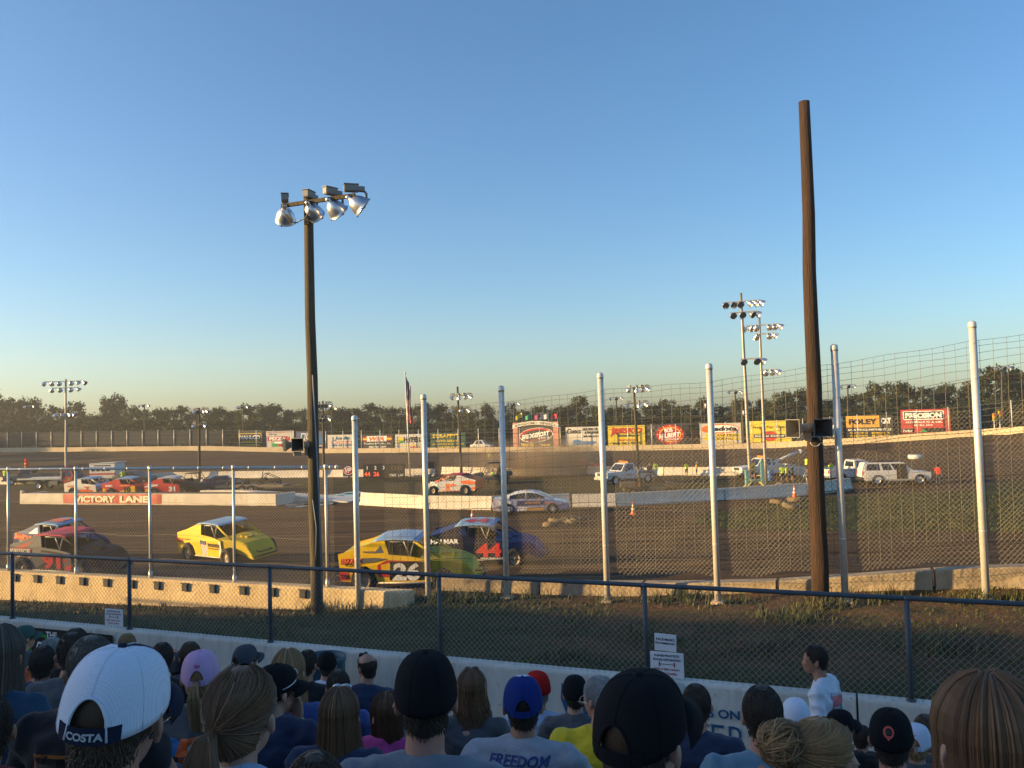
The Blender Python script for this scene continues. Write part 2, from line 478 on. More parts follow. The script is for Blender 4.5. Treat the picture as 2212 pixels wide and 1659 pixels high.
# ------------------------------------------------------------------ concrete walls
CONC_W = mat('white_painted_concrete', (0.56, 0.55, 0.50), rough=0.85, var=0.16, scale=1.6, bump=0.35, bscale=14, stretch=(1, 1, 0.35))
CONC = mat('bare_concrete', (0.60, 0.46, 0.26), rough=0.9, var=0.2, scale=1.4, bump=0.4, bscale=12)
CONC_D = mat('dirty_concrete', (0.34, 0.27, 0.18), rough=0.92, var=0.32, scale=1.1, bump=0.5, bscale=10)
def weather(m, dark, sx=2.2, sz=0.25, amt=0.6):
    """vertical run-off streaks and chipped patches"""
    N, L = nodes_of(m); b = N['Principled BSDF']; src = b.inputs['Base Color'].links[0].from_socket
    tc = N.new('ShaderNodeTexCoord'); mp = N.new('ShaderNodeMapping'); mp.inputs['Scale'].default_value = (sx, sx, sz); L.new(tc.outputs['Object'], mp.inputs['Vector'])
    n = N.new('ShaderNodeTexNoise'); n.inputs['Scale'].default_value = 3.0; n.inputs['Detail'].default_value = 8; n.inputs['Roughness'].default_value = 0.7; L.new(mp.outputs['Vector'], n.inputs['Vector'])
    n2 = N.new('ShaderNodeTexNoise'); n2.inputs['Scale'].default_value = 7.0; n2.inputs['Detail'].default_value = 6; L.new(tc.outputs['Object'], n2.inputs['Vector'])
    r1 = N.new('ShaderNodeMapRange'); r1.inputs['From Min'].default_value = 0.52; r1.inputs['From Max'].default_value = 0.74; r1.inputs['To Max'].default_value = amt; L.new(n.outputs['Fac'], r1.inputs['Value'])
    r2 = N.new('ShaderNodeMapRange'); r2.inputs['From Min'].default_value = 0.66; r2.inputs['From Max'].default_value = 0.70; r2.inputs['To Max'].default_value = amt; L.new(n2.outputs['Fac'], r2.inputs['Value'])
    a = N.new('ShaderNodeMath'); a.operation = 'MAXIMUM'; L.new(r1.outputs['Result'], a.inputs[0]); L.new(r2.outputs['Result'], a.inputs[1])
    mx = N.new('ShaderNodeMix'); mx.data_type = 'RGBA'; L.new(a.outputs[0], mx.inputs['Factor']); L.new(src, mx.inputs['A']); mx.inputs['B'].default_value = (*dark, 1); L.new(mx.outputs['Result'], b.inputs['Base Color'])
weather(CONC_W, (0.20, 0.18, 0.14), amt=0.5); weather(CONC, (0.22, 0.15, 0.085), amt=0.5); weather(CONC_D, (0.12, 0.085, 0.05), amt=0.7)
def wallseg(mb, x0, x1, yfn, zb, zt, th, nseg=1, lip=0.0):
    for i in range(nseg):
        a = x0+(x1-x0)*i/nseg; b = x0+(x1-x0)*(i+1)/nseg
        sec = []
        for x in (a, b):
            y = yfn(x); t = zt(x) if callable(zt) else zt; bb = zb(x) if callable(zb) else zb
            n = NV*th/2
            ov = lip
            sec.append([Vector((x, y, bb))-n*1.25, Vector((x, y, t-0.03-ov))-n, Vector((x, y, t-ov))-n*0.9, Vector((x, y, t))+n*0.9, Vector((x, y, t-0.03))+n, Vector((x, y, bb))+n*1.25])
        mb.loft(sec)
gw = empty('concrete_wall', 'white painted concrete wall with sponsor lettering in front of the crowd', 'wall', (0, g_wall(0), 1.66))
gw_inv = -Vector((0, g_wall(0), 1.66))
def rel(o, root):
    o.parent = root; o.matrix_parent_inverse = root.matrix_basis.inverted(); return o
xb = [-40, -30.5, -20.6, -12.1, -4.25, 4.05, 12.6, 24]
for a, b in zip(xb, xb[1:]):
    mb = MB(); wallseg(mb, a+0.012, b-0.012, g_wall, 1.55, 2.55, 0.24, 1)
    rel(mb.build('wall_panel', CONC_W), gw)

# lettering on the white wall
def plane_hit(x, y, n, p0):
    r = ray(x, y); o = Vector((0, 0, CAMZ))
    return o + r*((p0-o).dot(n)/r.dot(n))
GN = Vector((0.405, 1, 0)).normalized()
def gface(x, y): return plane_hit(x, y, GN, Vector((0, g_wall(0), 0))-GN*0.15)
def gfn(anchor, off=0.004):
    d = Vector((1, -0.405, 0)).normalized()
    return lambda a, b: anchor + d*a + Vector((0, 0, b)) - GN*off
BLK = paint(0.012, 0.013, 0.014, 'black_paint'); WHT = paint(0.78, 0.78, 0.76, 'white_paint'); RED = paint(0.42, 0.02, 0.015, 'red_paint')
GRN = paint(0.02, 0.28, 0.06, 'green_paint'); BLU = paint(0.02, 0.10, 0.22, 'blue_paint'); YEL = paint(0.78, 0.55, 0.03, 'yellow_paint'); ORG = paint(0.75, 0.15, 0.02, 'orange_paint')
p = gface(44, 1345); q = gface(244, 1366)
wd = (q-p).length
f = gfn(Vector((p.x, p.y, 2.47)))
mb = MB()
mb.add([f(0, -0.80), f(wd, -0.80), f(wd, 0), f(0, 0)], [(0, 1, 2, 3)], 0)
f2 = gfn(Vector((p.x, p.y, 2.47)), 0.010)
def ring(mb, fn, cx, cy, r0, r1, n, mi, a0=0, sy=1.0):
    vs = []
    for k in range(n):
        t = a0+2*PI*k/n
        vs += [fn(cx+math.cos(t)*r0, cy+math.sin(t)*r0*sy), fn(cx+math.cos(t)*r1, cy+math.sin(t)*r1*sy)]
    mb.add(vs, [(2*k, 2*k+1, (2*k+3) % (2*n), (2*k+2) % (2*n)) for k in range(n)], mi)
def disc(mb, fn, cx, cy, r, n, mi, sy=1.0):
    mb.add([fn(cx+math.cos(2*PI*k/n)*r, cy+math.sin(2*PI*k/n)*r*sy) for k in range(n)], [tuple(range(n))], mi)
ring(mb, f2, 0.52, -0.36, 0.24, 0.30, 6, 2)
mb.add([f2(*c) for c in [(0.28, -0.62), (0.30, -0.44), (0.40, -0.38), (0.46, -0.24), (0.60, -0.24), (0.68, -0.38), (0.76, -0.44), (0.76, -0.62)]], [tuple(range(8))], 1)
f3 = gfn(Vector((p.x, p.y, 2.47)), 0.014)
mb.add([f3(*c) for c in [(0.44, -0.38), (0.48, -0.28), (0.60, -0.28), (0.64, -0.38)]], [(0, 1, 2, 3)], 0)
put_text(mb, 'THE', f2, 0.80, -0.10, h=0.11, mi=1, bold=0.03)
put_text(mb, 'Y', f2, 1.42, -0.24, h=0.09, mi=1, bold=0.03)
rel(mb.build('painted_banner', [BLK, WHT, GRN], fix=False), gw)
p = gface(252, 1385); q = gface(452, 1400)
f = gfn(Vector((p.x, p.y, 2.30))); f2 = gfn(Vector((p.x, p.y, 2.30)), 0.009)
L_ = (q-p).length
mb = MB()
def arcband(mb, fn, x0, x1, y0, y1, rise, mi, n=16):
    vs = []
    for k in range(n+1):
        t = k/n; x = x0+(x1-x0)*t; c = rise*(1-(2*t-1)**2)
        vs += [fn(x, y0+c), fn(x, y1+c)]
    mb.add(vs, [(2*k, 2*k+2, 2*k+3, 2*k+1) for k in range(n)], mi)
for x0, x1, s_ in ((0, 0.34, 1), (L_-0.34, L_, -1)):
    mb.add([f(x0, -0.42), f(x1, -0.42), f(x1, -0.02), f((x0+x1)/2+0.02*s_, 0.10), f(x0, -0.06)], [(0, 1, 2, 3, 4)], 0)
arcband(mb, f2, 0.22, L_-0.22, -0.36, -0.06, 0.10, 0)
f3 = gfn(Vector((p.x, p.y, 2.30)), 0.014)
arcband(mb, f3, 0.22, L_-0.22, -0.085, -0.072, 0.10, 1)
put_text(mb, 'OVERHEAD DOOR', f3, L_/2, -0.24, w=L_-0.55, h=0.20, mi=1, bold=0.0, arc=0.09)
rel(mb.build('painted_ribbon', [RED, WHT], fix=False), gw)
p = gface(1440, 1490)
f = gfn(Vector((p.x, p.y, 2.20)))
mb = MB()
put_text(mb, 'FOLLOW US ON', f, 0.27, 0.02, w=1.28, h=0.115, mi=0, bold=0.03)
rel(mb.build('painted_lettering', [BLU, BLK], fix=False), gw); mb = MB()
put_text(mb, 'TWITTER', f, 0.10, -0.30, w=1.75, h=0.36, mi=0, bold=-0.01)
rel(mb.build('painted_lettering', [BLU, BLK], fix=False), gw); mb = MB()
put_text(mb, 'BPORTSPEED', f, 0.12, -0.60, w=1.62, h=0.14, mi=1, bold=0.045)
rel(mb.build('painted_lettering', [BLU, BLK], fix=False), gw); mb = MB()
pb = gface(1225, 1460); fb = gfn(Vector((pb.x, pb.y, 2.30)))
mb.add([fb(*c) for c in [(-0.08, 0.12), (0.0, 0.04), (0.12, 0.0), (0.3, 0.02), (0.42, 0.10), (0.52, 0.06), (0.58, -0.06), (0.5, -0.2), (0.3, -0.36), (0.0, -0.36), (-0.1, -0.1)]], [tuple(range(11))], 0)
rel(mb.build('painted_bird', [BLU, BLK], fix=False), gw)

# two runs of track wall
tw = empty('track_wall', 'sunlit concrete track wall with dark bracket pockets and a tall mesh fence on top', 'wall', (-8, l_wall(-8), 1.3))
xs_ = [-44, -36, -29, -22, -16.6, -12.6, -9.4, -6.3, -3.9, -2.35]
for a, b in zip(xs_, xs_[1:]):
    mb = MB(); wallseg(mb, a+0.004, b-0.004, l_wall, 0.6, lambda x: 2.3, 0.34)
    rel(mb.build('wall_panel', CONC), tw)
POCK = mat('dark_steel_pocket', (0.05, 0.045, 0.04), rough=0.7)
for x in [-30, -27, -24, -21, -18.5, -16.5]+[plane_hit(px, 1250, Vector((0.374, 1, 0)).normalized(), Vector((0, l_wall(0)-0.18, 0))).x for px in (38, 85, 134, 184, 236, 290, 346, 406, 466, 531, 594, 661)]:
    mb = MB(); rz = Matrix.Rotation(-math.atan(0.374), 3, 'Z')
    c = Vector((x, l_wall(x), 2.14))-NV*0.195
    mb.rbox(c, (0.17, 0.07, 0.17), rz, 0, 0.012)
    mb.box(c+Vector((0, 0, 0.10)), (0.20, 0.09, 0.02), rz, 0)
    rel(mb.build('bracket', POCK), tw)
# precast units on the right
xs_ = [-1.9, 0.55, 2.75, 5.35, 8.0, 10.4, 13.2, 16.2]
rb0 = 'weathered concrete barrier unit behind the tall silver posts, '
pos_w = ['at the left end of the row', 'behind the third and fourth posts', 'left of the brown pole', 'behind the brown pole', 'right of the brown pole', 'at the right edge of the photo', 'beyond the right edge']
for i, (a, b) in enumerate(zip(xs_, xs_[1:])):
    mb = MB(); wallseg(mb, a+0.03, b-0.03, r_wall, lambda x: berm_z(x)-0.9, wall_top, 0.36, 2)
    o = mb.build('concrete_barrier', CONC_D)
    tag(o, rb0+pos_w[i], 'barrier', 'concrete barrier units along the near edge of the track')

# ------------------------------------------------------------------ wire fences
GALV = mat('galvanised_steel', (0.68, 0.65, 0.60), rough=0.40, metal=0.35, var=0.10, scale=9)
GALV_D = mat('dull_galvanised_rail', (0.085, 0.095, 0.108), rough=0.6, metal=0.2, var=0.12, scale=6)
WIRE = mat('galvanised_wire', (0.19, 0.165, 0.12), rough=0.5, metal=0.2, var=0.1)
WIRE_D = mat('weathered_wire', (0.22, 0.23, 0.23), rough=0.6, metal=0.3, var=0.1)
RUST = mat('rusty_cable', (0.05, 0.035, 0.025), rough=0.8)
def wire(mb, a, b, r):
    a = Vector(a); b = Vector(b); d = (b-a).normalized()
    u = d.cross(NV).normalized()*r; w = NV*r
    vs = [a+u, a-u*0.5+w, a-u*0.5-w, b+u, b-u*0.5+w, b-u*0.5-w]
    mb.add(vs, [(0, 1, 4, 3), (1, 2, 5, 4), (2, 0, 3, 5)])
def chainlink(P, L, H, pitch, r, x0=0.0, wob=0.0):
    """diagonal wires over the sheet P(s, h), 0<=s<=L, 0<=h<=H(s)"""
    mb = MB(); st = pitch*math.sqrt(2)
    n = int((L+H)/st)+1
    for k in range(-int(H/st)-1, int(L/st)+2):
        for sgn in (1, -1):
            s0 = k*st
            h0, h1 = 0.0, H
            s_a = s0 if sgn > 0 else s0+H
            s_b = s0+H if sgn > 0 else s0
            # clip in s
            t0, t1 = 0.0, 1.0
            ds = s_b-s_a
            for lim, sg in ((0, 1), (L, -1)):
                ta = (lim-s_a)/ds
                if (ds > 0) == (sg > 0): t0 = max(t0, ta)
                else: t1 = min(t1, ta)
            if t1-t0 < 0.02: continue
            m_ = max(1, int((t1-t0)*H/0.9))
            for q in range(m_):
                ta = t0+(t1-t0)*q/m_; tb = t0+(t1-t0)*(q+1)/m_
                wire(mb, P(s_a+ds*ta, H*ta), P(s_a+ds*tb, H*tb), r)
    return mb
# the low fence on the white wall
nf = empty('chainlink_fence', 'low dark chain-link fence with a top rail on the white wall', 'fence', (0, g_wall(0), 2.55))
gd = Vector((1, -0.405, 0)).normalized()
gx0, gx1 = -20, 14
def GP(s, h): 
    p0 = Vector((gx0, g_wall(gx0), 2.55)); p = p0+gd*s; return Vector((p.x, p.y, 2.55+h))
LL = (gx1-gx0)/gd.x
rel(chainlink(GP, LL, 1.17, 0.058, 0.0022).build('mesh', WIRE_D, fix=False), nf)
mb = MB(); mb.tube([GP(0, 1.2), GP(LL, 1.2)], 0.030, 10)
rel(mb.build('top_rail', GALV_D), nf)
for x in [gface(px, 1500).x for px in ()]+[-18.9, -15.85, -12.65, -9.43, -6.74, -3.97, -1.15, 1.68, 4.6, 7.6, 10.6]:
    mb = MB(); y = g_wall(x)
    mb.tube([(x, y, 2.5), (x, y, 3.74)], 0.033, 10); mb.ell((x, y, 3.75), (0.045, 0.045, 0.035), nu=10, nv=6)
    mb.tube([(x, y, 2.545), (x, y, 2.58)], 0.055, 10)
    rel(mb.build('post', GALV_D), nf)
# tall fence on the left run of the track wall
lf = empty('chainlink_fence', 'tall sunlit chain-link fence standing on the left track wall', 'fence', (-8, l_wall(-8), 2.3))
ld = Vector((1, -0.374, 0)).normalized(); lx0, lx1 = -34, -4.15
def LP(s, h):
    p0 = Vector((lx0, l_wall(lx0), 2.3)); p = p0+ld*s; return Vector((p.x, p.y, 2.3+h))
LL = (lx1-lx0)/ld.x; LH = 2.72
rel(chainlink(LP, LL, LH, 0.058, 0.0023).build('mesh', WIRE, fix=False), lf)
mb = MB(); mb.tube([LP(0, LH), LP(LL+0.1, LH)], 0.036, 10); mb.ell(LP(LL+0.1, LH), 0.05, nu=10, nv=8)
s_ = 0.3
while s_ < LL:
    mb.tube([LP(s_, LH)-ld*0.012, LP(s_, LH)+ld*0.012], 0.041, 8); s_ += 0.75
rel(mb.build('top_rail', GALV), lf)
for h in (0.45, 1.05, 1.85):
    mb = MB()
    for i in range(40): wire(mb, LP(LL*i/40, h+0.03*math.sin(i*1.7)), LP(LL*(i+1)/40, h+0.03*math.sin((i+1)*1.7)), 0.004)
    rel(mb.build('tension_cable', WIRE, fix=False), lf)
LN = Vector((0.374, 1, 0)).normalized()
lposts = [plane_hit(px, 1100, LN, Vector((0, l_wall(0), 0))).x for px in (18, 164, 324, 505, 705)]
for x in [-31, -27.5, -24.2, -20.8, -17.6]+lposts:
    y = l_wall(x); mb = MB()
    mb.tube([(x, y, 2.28), (x, y, 2.3+LH)], 0.034, 10); mb.tube([(x, y, 2.28), (x, y, 2.46)], 0.05, 10); mb.tube([(x, y, LH+2.25), (x, y, LH+2.36)], 0.045, 10)
    rel(mb.build('post', GALV), lf)
# a taller fence end at the left edge with a light fitting
def on_l(px, py): return plane_hit(px, py, LN, Vector((0, l_wall(0), 0)))
t = on_l(9, 970); b_ = on_l(12, 1110)
# catch fence with tall silver posts
cf = empty('catch_fence', 'tall debris catch fence with silver posts, welded wire grid and chain-link', 'fence', (3, 17.3, 2.2))
CPOST = [(774, 1310, 902, 18.6), (925, 1290, 856, 20.0-0.9), (1095, 1290, 838, 18.8-0.3), (1312, 1290, 810, 17.9-0.3), (1551, 1303, 790, 16.75-0.2), (1826, 1294, 749, 15.8-0.15), (2130, 1281, 699, 14.85)]
cps = []
for (px, yb, yt, Y) in CPOST:
    b_ = at(px, yb, Y); t_ = at(px-(yb-yt)*0.03, yt, Y)
    cps.append((b_.x, Y, b_.z, t_.z))
cps.append((cps[-1][0]+2.2, cps[-1][1]-0.95, cps[-1][2]+0.2, cps[-1][3]+0.25)); cps.append((cps[-1][0]+2.2, cps[-1][1]-0.95, cps[-1][2]+0.2, cps[-1][3]+0.25))
for i, (x, y, zb, zt) in enumerate(cps):
    zb = min(zb, height(x, y)) if i else zb
    mb = MB()
    mb.tube([(x, y, zb-0.15), (x, y, (zb+zt)/2), (x, y, zt-0.06)], 0.064, 16); mb.tube([(x, y, zt-0.08), (x, y, zt)], 0.071, 16)
    mb.ell((x, y, zt), (0.071, 0.071, 0.055), nu=16, nv=8)
    for h in (0.25, 0.45, 0.62, 0.8, 0.93): mb.tube([(x, y, zb+(zt-zb)*h-0.008), (x, y, zb+(zt-zb)*h+0.008)], 0.067, 16)
    po = rel(mb.build('post', GALV), cf)
    if i in (1, 2, 3, 4, 5, 6):
        mb = MB(); mb.rbox((x, y, zb+0.03), (0.26, 0.26, 0.07), (0, 0, -0.38), 0, 0.02); bp_ = mb.build('base_plate', mat('chipped_base', (0.55, 0.42, 0.26), rough=0.8)); rel(bp_, po)
def cline(x, k):       # along the posts: y, base z, top z
    tab = [(p[0], p[k]) for p in cps[1:]]
    return lerp_tab(tab, x)
cx0, cx1 = -3.05, cps[-1][0]
nseg = 40
def CP(s, h0=0.0):
    x = cx0+(cx1-cx0)*s; y = cline(x, 1)+0.075
    return x, y, cline(x, 2), cline(x, 3)
CLEN = math.hypot(cx1-cx0, cline(cx1, 1)-cline(cx0, 1))
def CPm(s, h):
    x, y, zb, zt = CP(s/CLEN); sag = 0.035*math.sin(s*2.9)+0.02*math.sin(s*7.3)
    return Vector((x, y+0.02*math.sin(s*5+h*3), zb+0.52+h*(1+0.04*(zt-zb-4.8))+sag))
rel(chainlink(CPm, CLEN, 2.75, 0.062, 0.0026).build('mesh', WIRE, fix=False), cf)
mb = MB(); ng = int(CLEN/0.2)
rows = [0.62, 0.82, 1.02, 1.22, 1.42, 1.62, 1.82, 2.02, 2.2, 2.38, 2.56, 2.74, 2.92, 3.1, 3.27, 3.44, 3.6, 3.76, 3.92, 4.07, 4.2, 4.32, 4.42]
gx_start = 0.0
for k in range(ng+1):
    s = k/ng; x, y, zb, zt = CP(s); H_ = (zt-zb)
    zz = zt-0.32+0.0
    x2 = CP(min(1, s+0.002))
    low = 0.62 if (int(k/11) % 2 == 0) else 0.9
    wire(mb, (x-0.03, y+0.01, zb+low), (x+0.02*math.sin(k), y+0.01, zz), 0.0040)
for r_ in rows:
    for i in range(60):
        a = CP(i/60); b_ = CP((i+1)/60)
        fa = a[2]+(a[3]-0.32-a[2])*(r_/4.42); fb_ = b_[2]+(b_[3]-0.32-b_[2])*(r_/4.42)
        wob = 0.012
        wire(mb, (a[0], a[1]+0.012, fa+wob*math.sin(i*1.3+r_*9)), (b_[0], b_[1]+0.012, fb_+wob*math.sin((i+1)*1.3+r_*9)), 0.0042)
rel(mb.build('wire_grid', mat('dark_grid_wire', (0.085, 0.078, 0.062), rough=0.6, metal=0.1), fix=False), cf)
for fr in (0.18, 0.42, 0.60, 0.78):
    mb = MB()
    for i in range(60):
        a = CP(i/60); b_ = CP((i+1)/60)
        za = a[2]+(a[3]-a[2])*fr; zb2 = b_[2]+(b_[3]-b_[2])*fr
        wire(mb, (a[0], a[1]-0.02, za+0.03*math.sin(i*0.7+fr*20)), (b_[0], b_[1]-0.02, zb2+0.03*math.sin((i+1)*0.7+fr*20)), 0.006)
    rel(mb.build('steel_cable', RUST, fix=False), cf)

# ------------------------------------------------------------------ signs on the low fence
SIGNW = mat('white_sign_board', (0.72, 0.73, 0.76), rough=0.5, var=0.04)
def fence_sign(label, x0, x1, y0, y1, rows, tilt=0.0):
    p0 = plane_hit(x0, y1, GN, Vector((0, g_wall(0), 0))-GN*0.05); p1 = plane_hit(x1, y1, GN, Vector((0, g_wall(0), 0))-GN*0.05)
    top = plane_hit(x0, y0, GN, Vector((0, g_wall(0), 0))-GN*0.05)
    w = (Vector((p1.x, p1.y, 0))-Vector((p0.x, p0.y, 0))).length; h = top.z-p0.z
    r = empty('notice_sign', label, 'sign', p0, -math.atan(0.405)+0.0)
    r.rotation_euler.y = tilt
    mb = MB(); mb.rbox((w/2, 0, h/2), (w, 0.012, h), None, 0, 0.004)
    mb.build('board', SIGNW, r)
    fn = lambda a, b: Vector((a*w, -0.009, b*h))
    mb = MB()
    for s, a, b, ww, hh, mi in rows:
        if s == '|--|':
            for c in (0.28, 0.72): mb.add([fn(c-0.02, b-0.09), fn(c+0.02, b-0.09), fn(c+0.02, b+0.09), fn(c-0.02, b+0.09)], [(0, 1, 2, 3)], 1)
            mb.add([fn(0.30, b-0.012), fn(0.70, b-0.012), fn(0.70, b+0.012), fn(0.30, b+0.012)], [(0, 1, 2, 3)], 0)
        else:
            put_text(mb, s, lambda a_, b_: Vector((a_, -0.009, b_)), a*w, b*h, w=ww*w, h=hh*h, mi=mi, bold=0.03)
    mb.build('lettering', [BLK, paint(0.30, 0.02, 0.03, 'crimson_ink')], r, fix=False)
    return r
SD = [('PLEASE PRACTICE', 0.5, 0.86, 0.74, 0.09, 0), ('SOCIAL DISTANCING', 0.5, 0.70, 0.82, 0.09, 0), ('|--|', 0.5, 0.52, 0.5, 0.1, 0), ('KEEP 6 FEET AWAY', 0.5, 0.32, 0.78, 0.09, 1), ('FROM OTHERS.', 0.5, 0.15, 0.6, 0.09, 1)]
fence_sign('white notice reading FACE MASKS RECOMMENDED on the low fence', 1414, 1461, 1367, 1404, [('FACE MASKS', 0.5, 0.68, 0.84, 0.15, 0), ('RECOMMENDED', 0.5, 0.46, 0.9, 0.12, 0)], 0.03)
fence_sign('wide social distancing notice below the FACE MASKS sign', 1406, 1478, 1406, 1460, SD)
fence_sign('small social distancing notice at the left of the low fence', 227, 266, 1314, 1350, SD)

# ------------------------------------------------------------------ grandstand behind and below the crowd
PLANK = mat('aluminium_plank', (0.36, 0.36, 0.37), rough=0.5, metal=0.5, var=0.12, scale=3)
gs = empty('grandstand', 'grandstand of aluminium bench rows carrying the crowd', 'grandstand', (0, -3, 1.66))
ROWU = [1.2+0.76*k for k in range(-6, 9)]
def seat_z(u): return 4.78-0.322*(u-1.2)
def uv_pt(u, v, z): 
    p = NV*u+DV*v; return Vector((p.x, p.y, z))
RZG = Matrix.Rotation(math.atan2(-0.375, 0.927), 3, 'Z')
for u in ROWU:
    mb = MB(); zs = seat_z(u)
    mb.box(uv_pt(u, -6, zs-0.025), (44, 0.26, 0.05), RZG)
    o = rel(mb.build('bench', PLANK), gs)
    mb = MB(); mb.box(uv_pt(u+0.36, -6, zs-0.45), (44, 0.40, 0.04), RZG); mb.box(uv_pt(u+0.12, -6, zs-0.58), (44, 0.02, 0.28), RZG)
    rel(mb.build('footboard', PLANK), gs)
STW = mat('shade_block_siding', (0.30, 0.31, 0.32), rough=0.7, var=0.15, scale=2)  # added unseen block, shaped to throw shade over the crowd and bank
for nm, v0, v1, u1 in (('tall metal-clad stand building outside the left edge of the view', -52, -30, -7.0), ('middle wing of the stand building outside the left edge of the view', -57, -52.05, -9.0), ('far wing of the stand building outside the left edge of the view', -74, -57.05, -11.8)):
    bl = empty('shade_block', nm, 'building', uv_pt(u1-12, (v0+v1)/2, 0))
    mb = MB(); zf = 11.6; zr = 11.6+0.165*25
    a, b_, c, d_ = [uv_pt(u, v, 0) for u, v in ((u1, v0), (u1, v1), (u1-25, v1), (u1-25, v0))]
    mb.add([a, b_, c, d_, a+Vector((0, 0, zf)), b_+Vector((0, 0, zf)), c+Vector((0, 0, zr)), d_+Vector((0, 0, zr))], [(0, 1, 5, 4), (1, 2, 6, 5), (2, 3, 7, 6), (3, 0, 4, 7), (4, 5, 6, 7)])
    rel(mb.build('wall', STW), bl)
    mb = MB(); 
    for k in range(4): mb.box(uv_pt(u1+0.06, v0+(v1-v0)*(k+0.5)/4, 6.5), (2.6, 0.1, 1.6), RZG)
    rel(mb.build('window', mat('dark_window_glass', (0.02, 0.025, 0.03), rough=0.15)), bl)

# evening air
hz = bpy.data.materials.new('evening_haze'); N, L = nodes_of(hz); N.remove(N['Principled BSDF'])
pv = N.new('ShaderNodeVolumePrincipled'); pv.inputs['Color'].default_value = (0.92, 0.92, 0.86, 1); pv.inputs['Density'].default_value = 0.0005; pv.inputs['Anisotropy'].default_value = 0.35
L.new(pv.outputs['Volume'], N['Material Output'].inputs['Volume'])
mb = MB(); mb.box((-20, 130, 18), (620, 500, 40)); o = mb.build('haze', hz); tag(o, 'thin warm evening haze over the whole ground', 'haze', kind='stuff')
hz.cycles.homogeneous_volume = True
# ------------------------------------------------------------------ far wall, its fence and the screen
FW = [(-170, 190), (-140, 188.5), (-114, 185), (-90, 179), (-64, 172), (-37.7, 165), (-19, 158.5), (-0.5, 152), (10.5, 146), (26, 140), (41, 134), (53, 125), (65, 117), (72, 107), (78, 94), (82, 78)]
WALLF = mat('far_wall_concrete', (0.52, 0.42, 0.28), rough=0.9, var=0.14, scale=0.4)
fw = empty('far_track_wall', 'long pale concrete wall along the far side of the track', 'wall', (0, 152, 0))
for (xa, ya), (xb_, yb_) in zip(FW, FW[1:]):
    mb = MB(); a = Vector((xa, ya, far_z(xa)-0.4)); b = Vector((xb_, yb_, far_z(xb_)-0.4)); d = (b-a).normalized(); n = Vector((-d.y, d.x, 0)).normalized()*0.22
    up = Vector((0, 0, 1.3))
    mb.loft([[a-n, a-n+up, a+n+up, a+n], [b-n, b-n+up, b+n+up, b+n]])
    rel(mb.build('wall_panel', WALLF), fw)
def far_pt(s):
    """walk along the far wall: s metres from the left end"""
    for (xa, ya), (xb_, yb_) in zip(FW, FW[1:]):
        l = math.hypot(xb_-xa, yb_-ya)
        if s <= l: break
        s -= l
    t = s/l; x = xa+(xb_-xa)*t; y = ya+(yb_-ya)*t
    return Vector((x, y, far_z(x)+0.9)), Vector((xb_-xa, yb_-ya, 0)).normalized()
ff = empty('far_fence', 'line of thin silver fence posts standing on the far track wall', 'fence', (0, 152, 0.9))
GALVF = mat('pale_post_steel', (0.62, 0.60, 0.55), rough=0.5, metal=0.3, var=0.05)  # one even pale steel for far posts, flagpoles and signals
tot = sum(math.hypot(b[0]-a[0], b[1]-a[1]) for a, b in zip(FW, FW[1:]))
s = 3.0; fposts = []
postme = MB(); postme.tube([(0, 0, -0.2), (0, 0, 3.5)], 0.075, 8); postme = postme.mesh('post', GALVF)
while s < tot:
    p, d = far_pt(s); fposts.append(p)
    if p.x > -120 and len(fposts) < 125:
        o = bpy.data.objects.new('post', postme); COL.objects.link(o); o.location = p; rel(o, ff)
    s += 3.9 if p.x < -35 else 4.1
mb = MB()
for a, b in zip(fposts, fposts[1:]):
    for h in (0.9, 1.8, 2.7, 3.3): wire(mb, a+Vector((0, 0.05, h)), b+Vector((0, 0.05, h)), 0.012)
rel(mb.build('wire_strand', WIRE_D, fix=False), ff)
SCREEN = mat('black_screen_cloth', (0.016, 0.02, 0.028), rough=0.9, var=0.25, scale=0.6)
mb = MB()
for a, b in zip(fposts, fposts[1:]):
    if -125 < a.x and b.x < -57.5:
        n = Vector((-(b-a).y, (b-a).x, 0)).normalized()*0.12
        mb.loft([[a+n+Vector((0, 0, 0.35)), a+n+Vector((0, 0, 3.2)), a+n*1.3+Vector((0, 0, 3.2)), a+n*1.3+Vector((0, 0, 0.35))], [b+n+Vector((0, 0, 0.35)), b+n+Vector((0, 0, 3.2)), b+n*1.3+Vector((0, 0, 3.2)), b+n*1.3+Vector((0, 0, 0.35))]])
rel(mb.build('screen_cloth', SCREEN), ff)

# ------------------------------------------------------------------ jersey barriers
def jersey(L, h=0.82, w=0.56):
    prof = [(-w/2, 0), (-w/2, 0.10), (-w*0.27, 0.34), (-w*0.16, h-0.03), (-w*0.13, h), (w*0.13, h), (w*0.16, h-0.03), (w*0.27, 0.34), (w/2, 0.10), (w/2, 0)]
    mb = MB(); mb.loft([[Vector((x, a, b)) for a, b in prof] for x in (-L/2, L/2)])
    return mb
CONC_J = mat('dusty_white_concrete', (0.66, 0.60, 0.50), rough=0.9, var=0.16, scale=0.8, bump=0.3, bscale=5); weather(CONC_J, (0.26, 0.20, 0.13), 1.2, 0.5, 0.55)
def barrier_run(pts, L, label, group, h=0.82, gapset=()):
    me = jersey(L-0.06, h).mesh('concrete_barrier', CONC_J)
    i = 0
    for a, b in zip(pts, pts[1:]):
        d = b-a; n = max(1, round(d.length/L)); ang = math.atan2(d.y, d.x)
        sc = d.length/n/L
        for k in range(n):
            if i in gapset: i += 1; continue
            o = bpy.data.objects.new('concrete_barrier', me); COL.objects.link(o)
            p = a+d*((k+0.5)/n)
            o.location = (p.x, p.y, height(p.x, p.y)); o.rotation_euler = (0, 0, ang+random.uniform(-0.015, 0.015)); o.scale = (sc, 1, 1)
            tag(o, label, 'barrier', group); i += 1
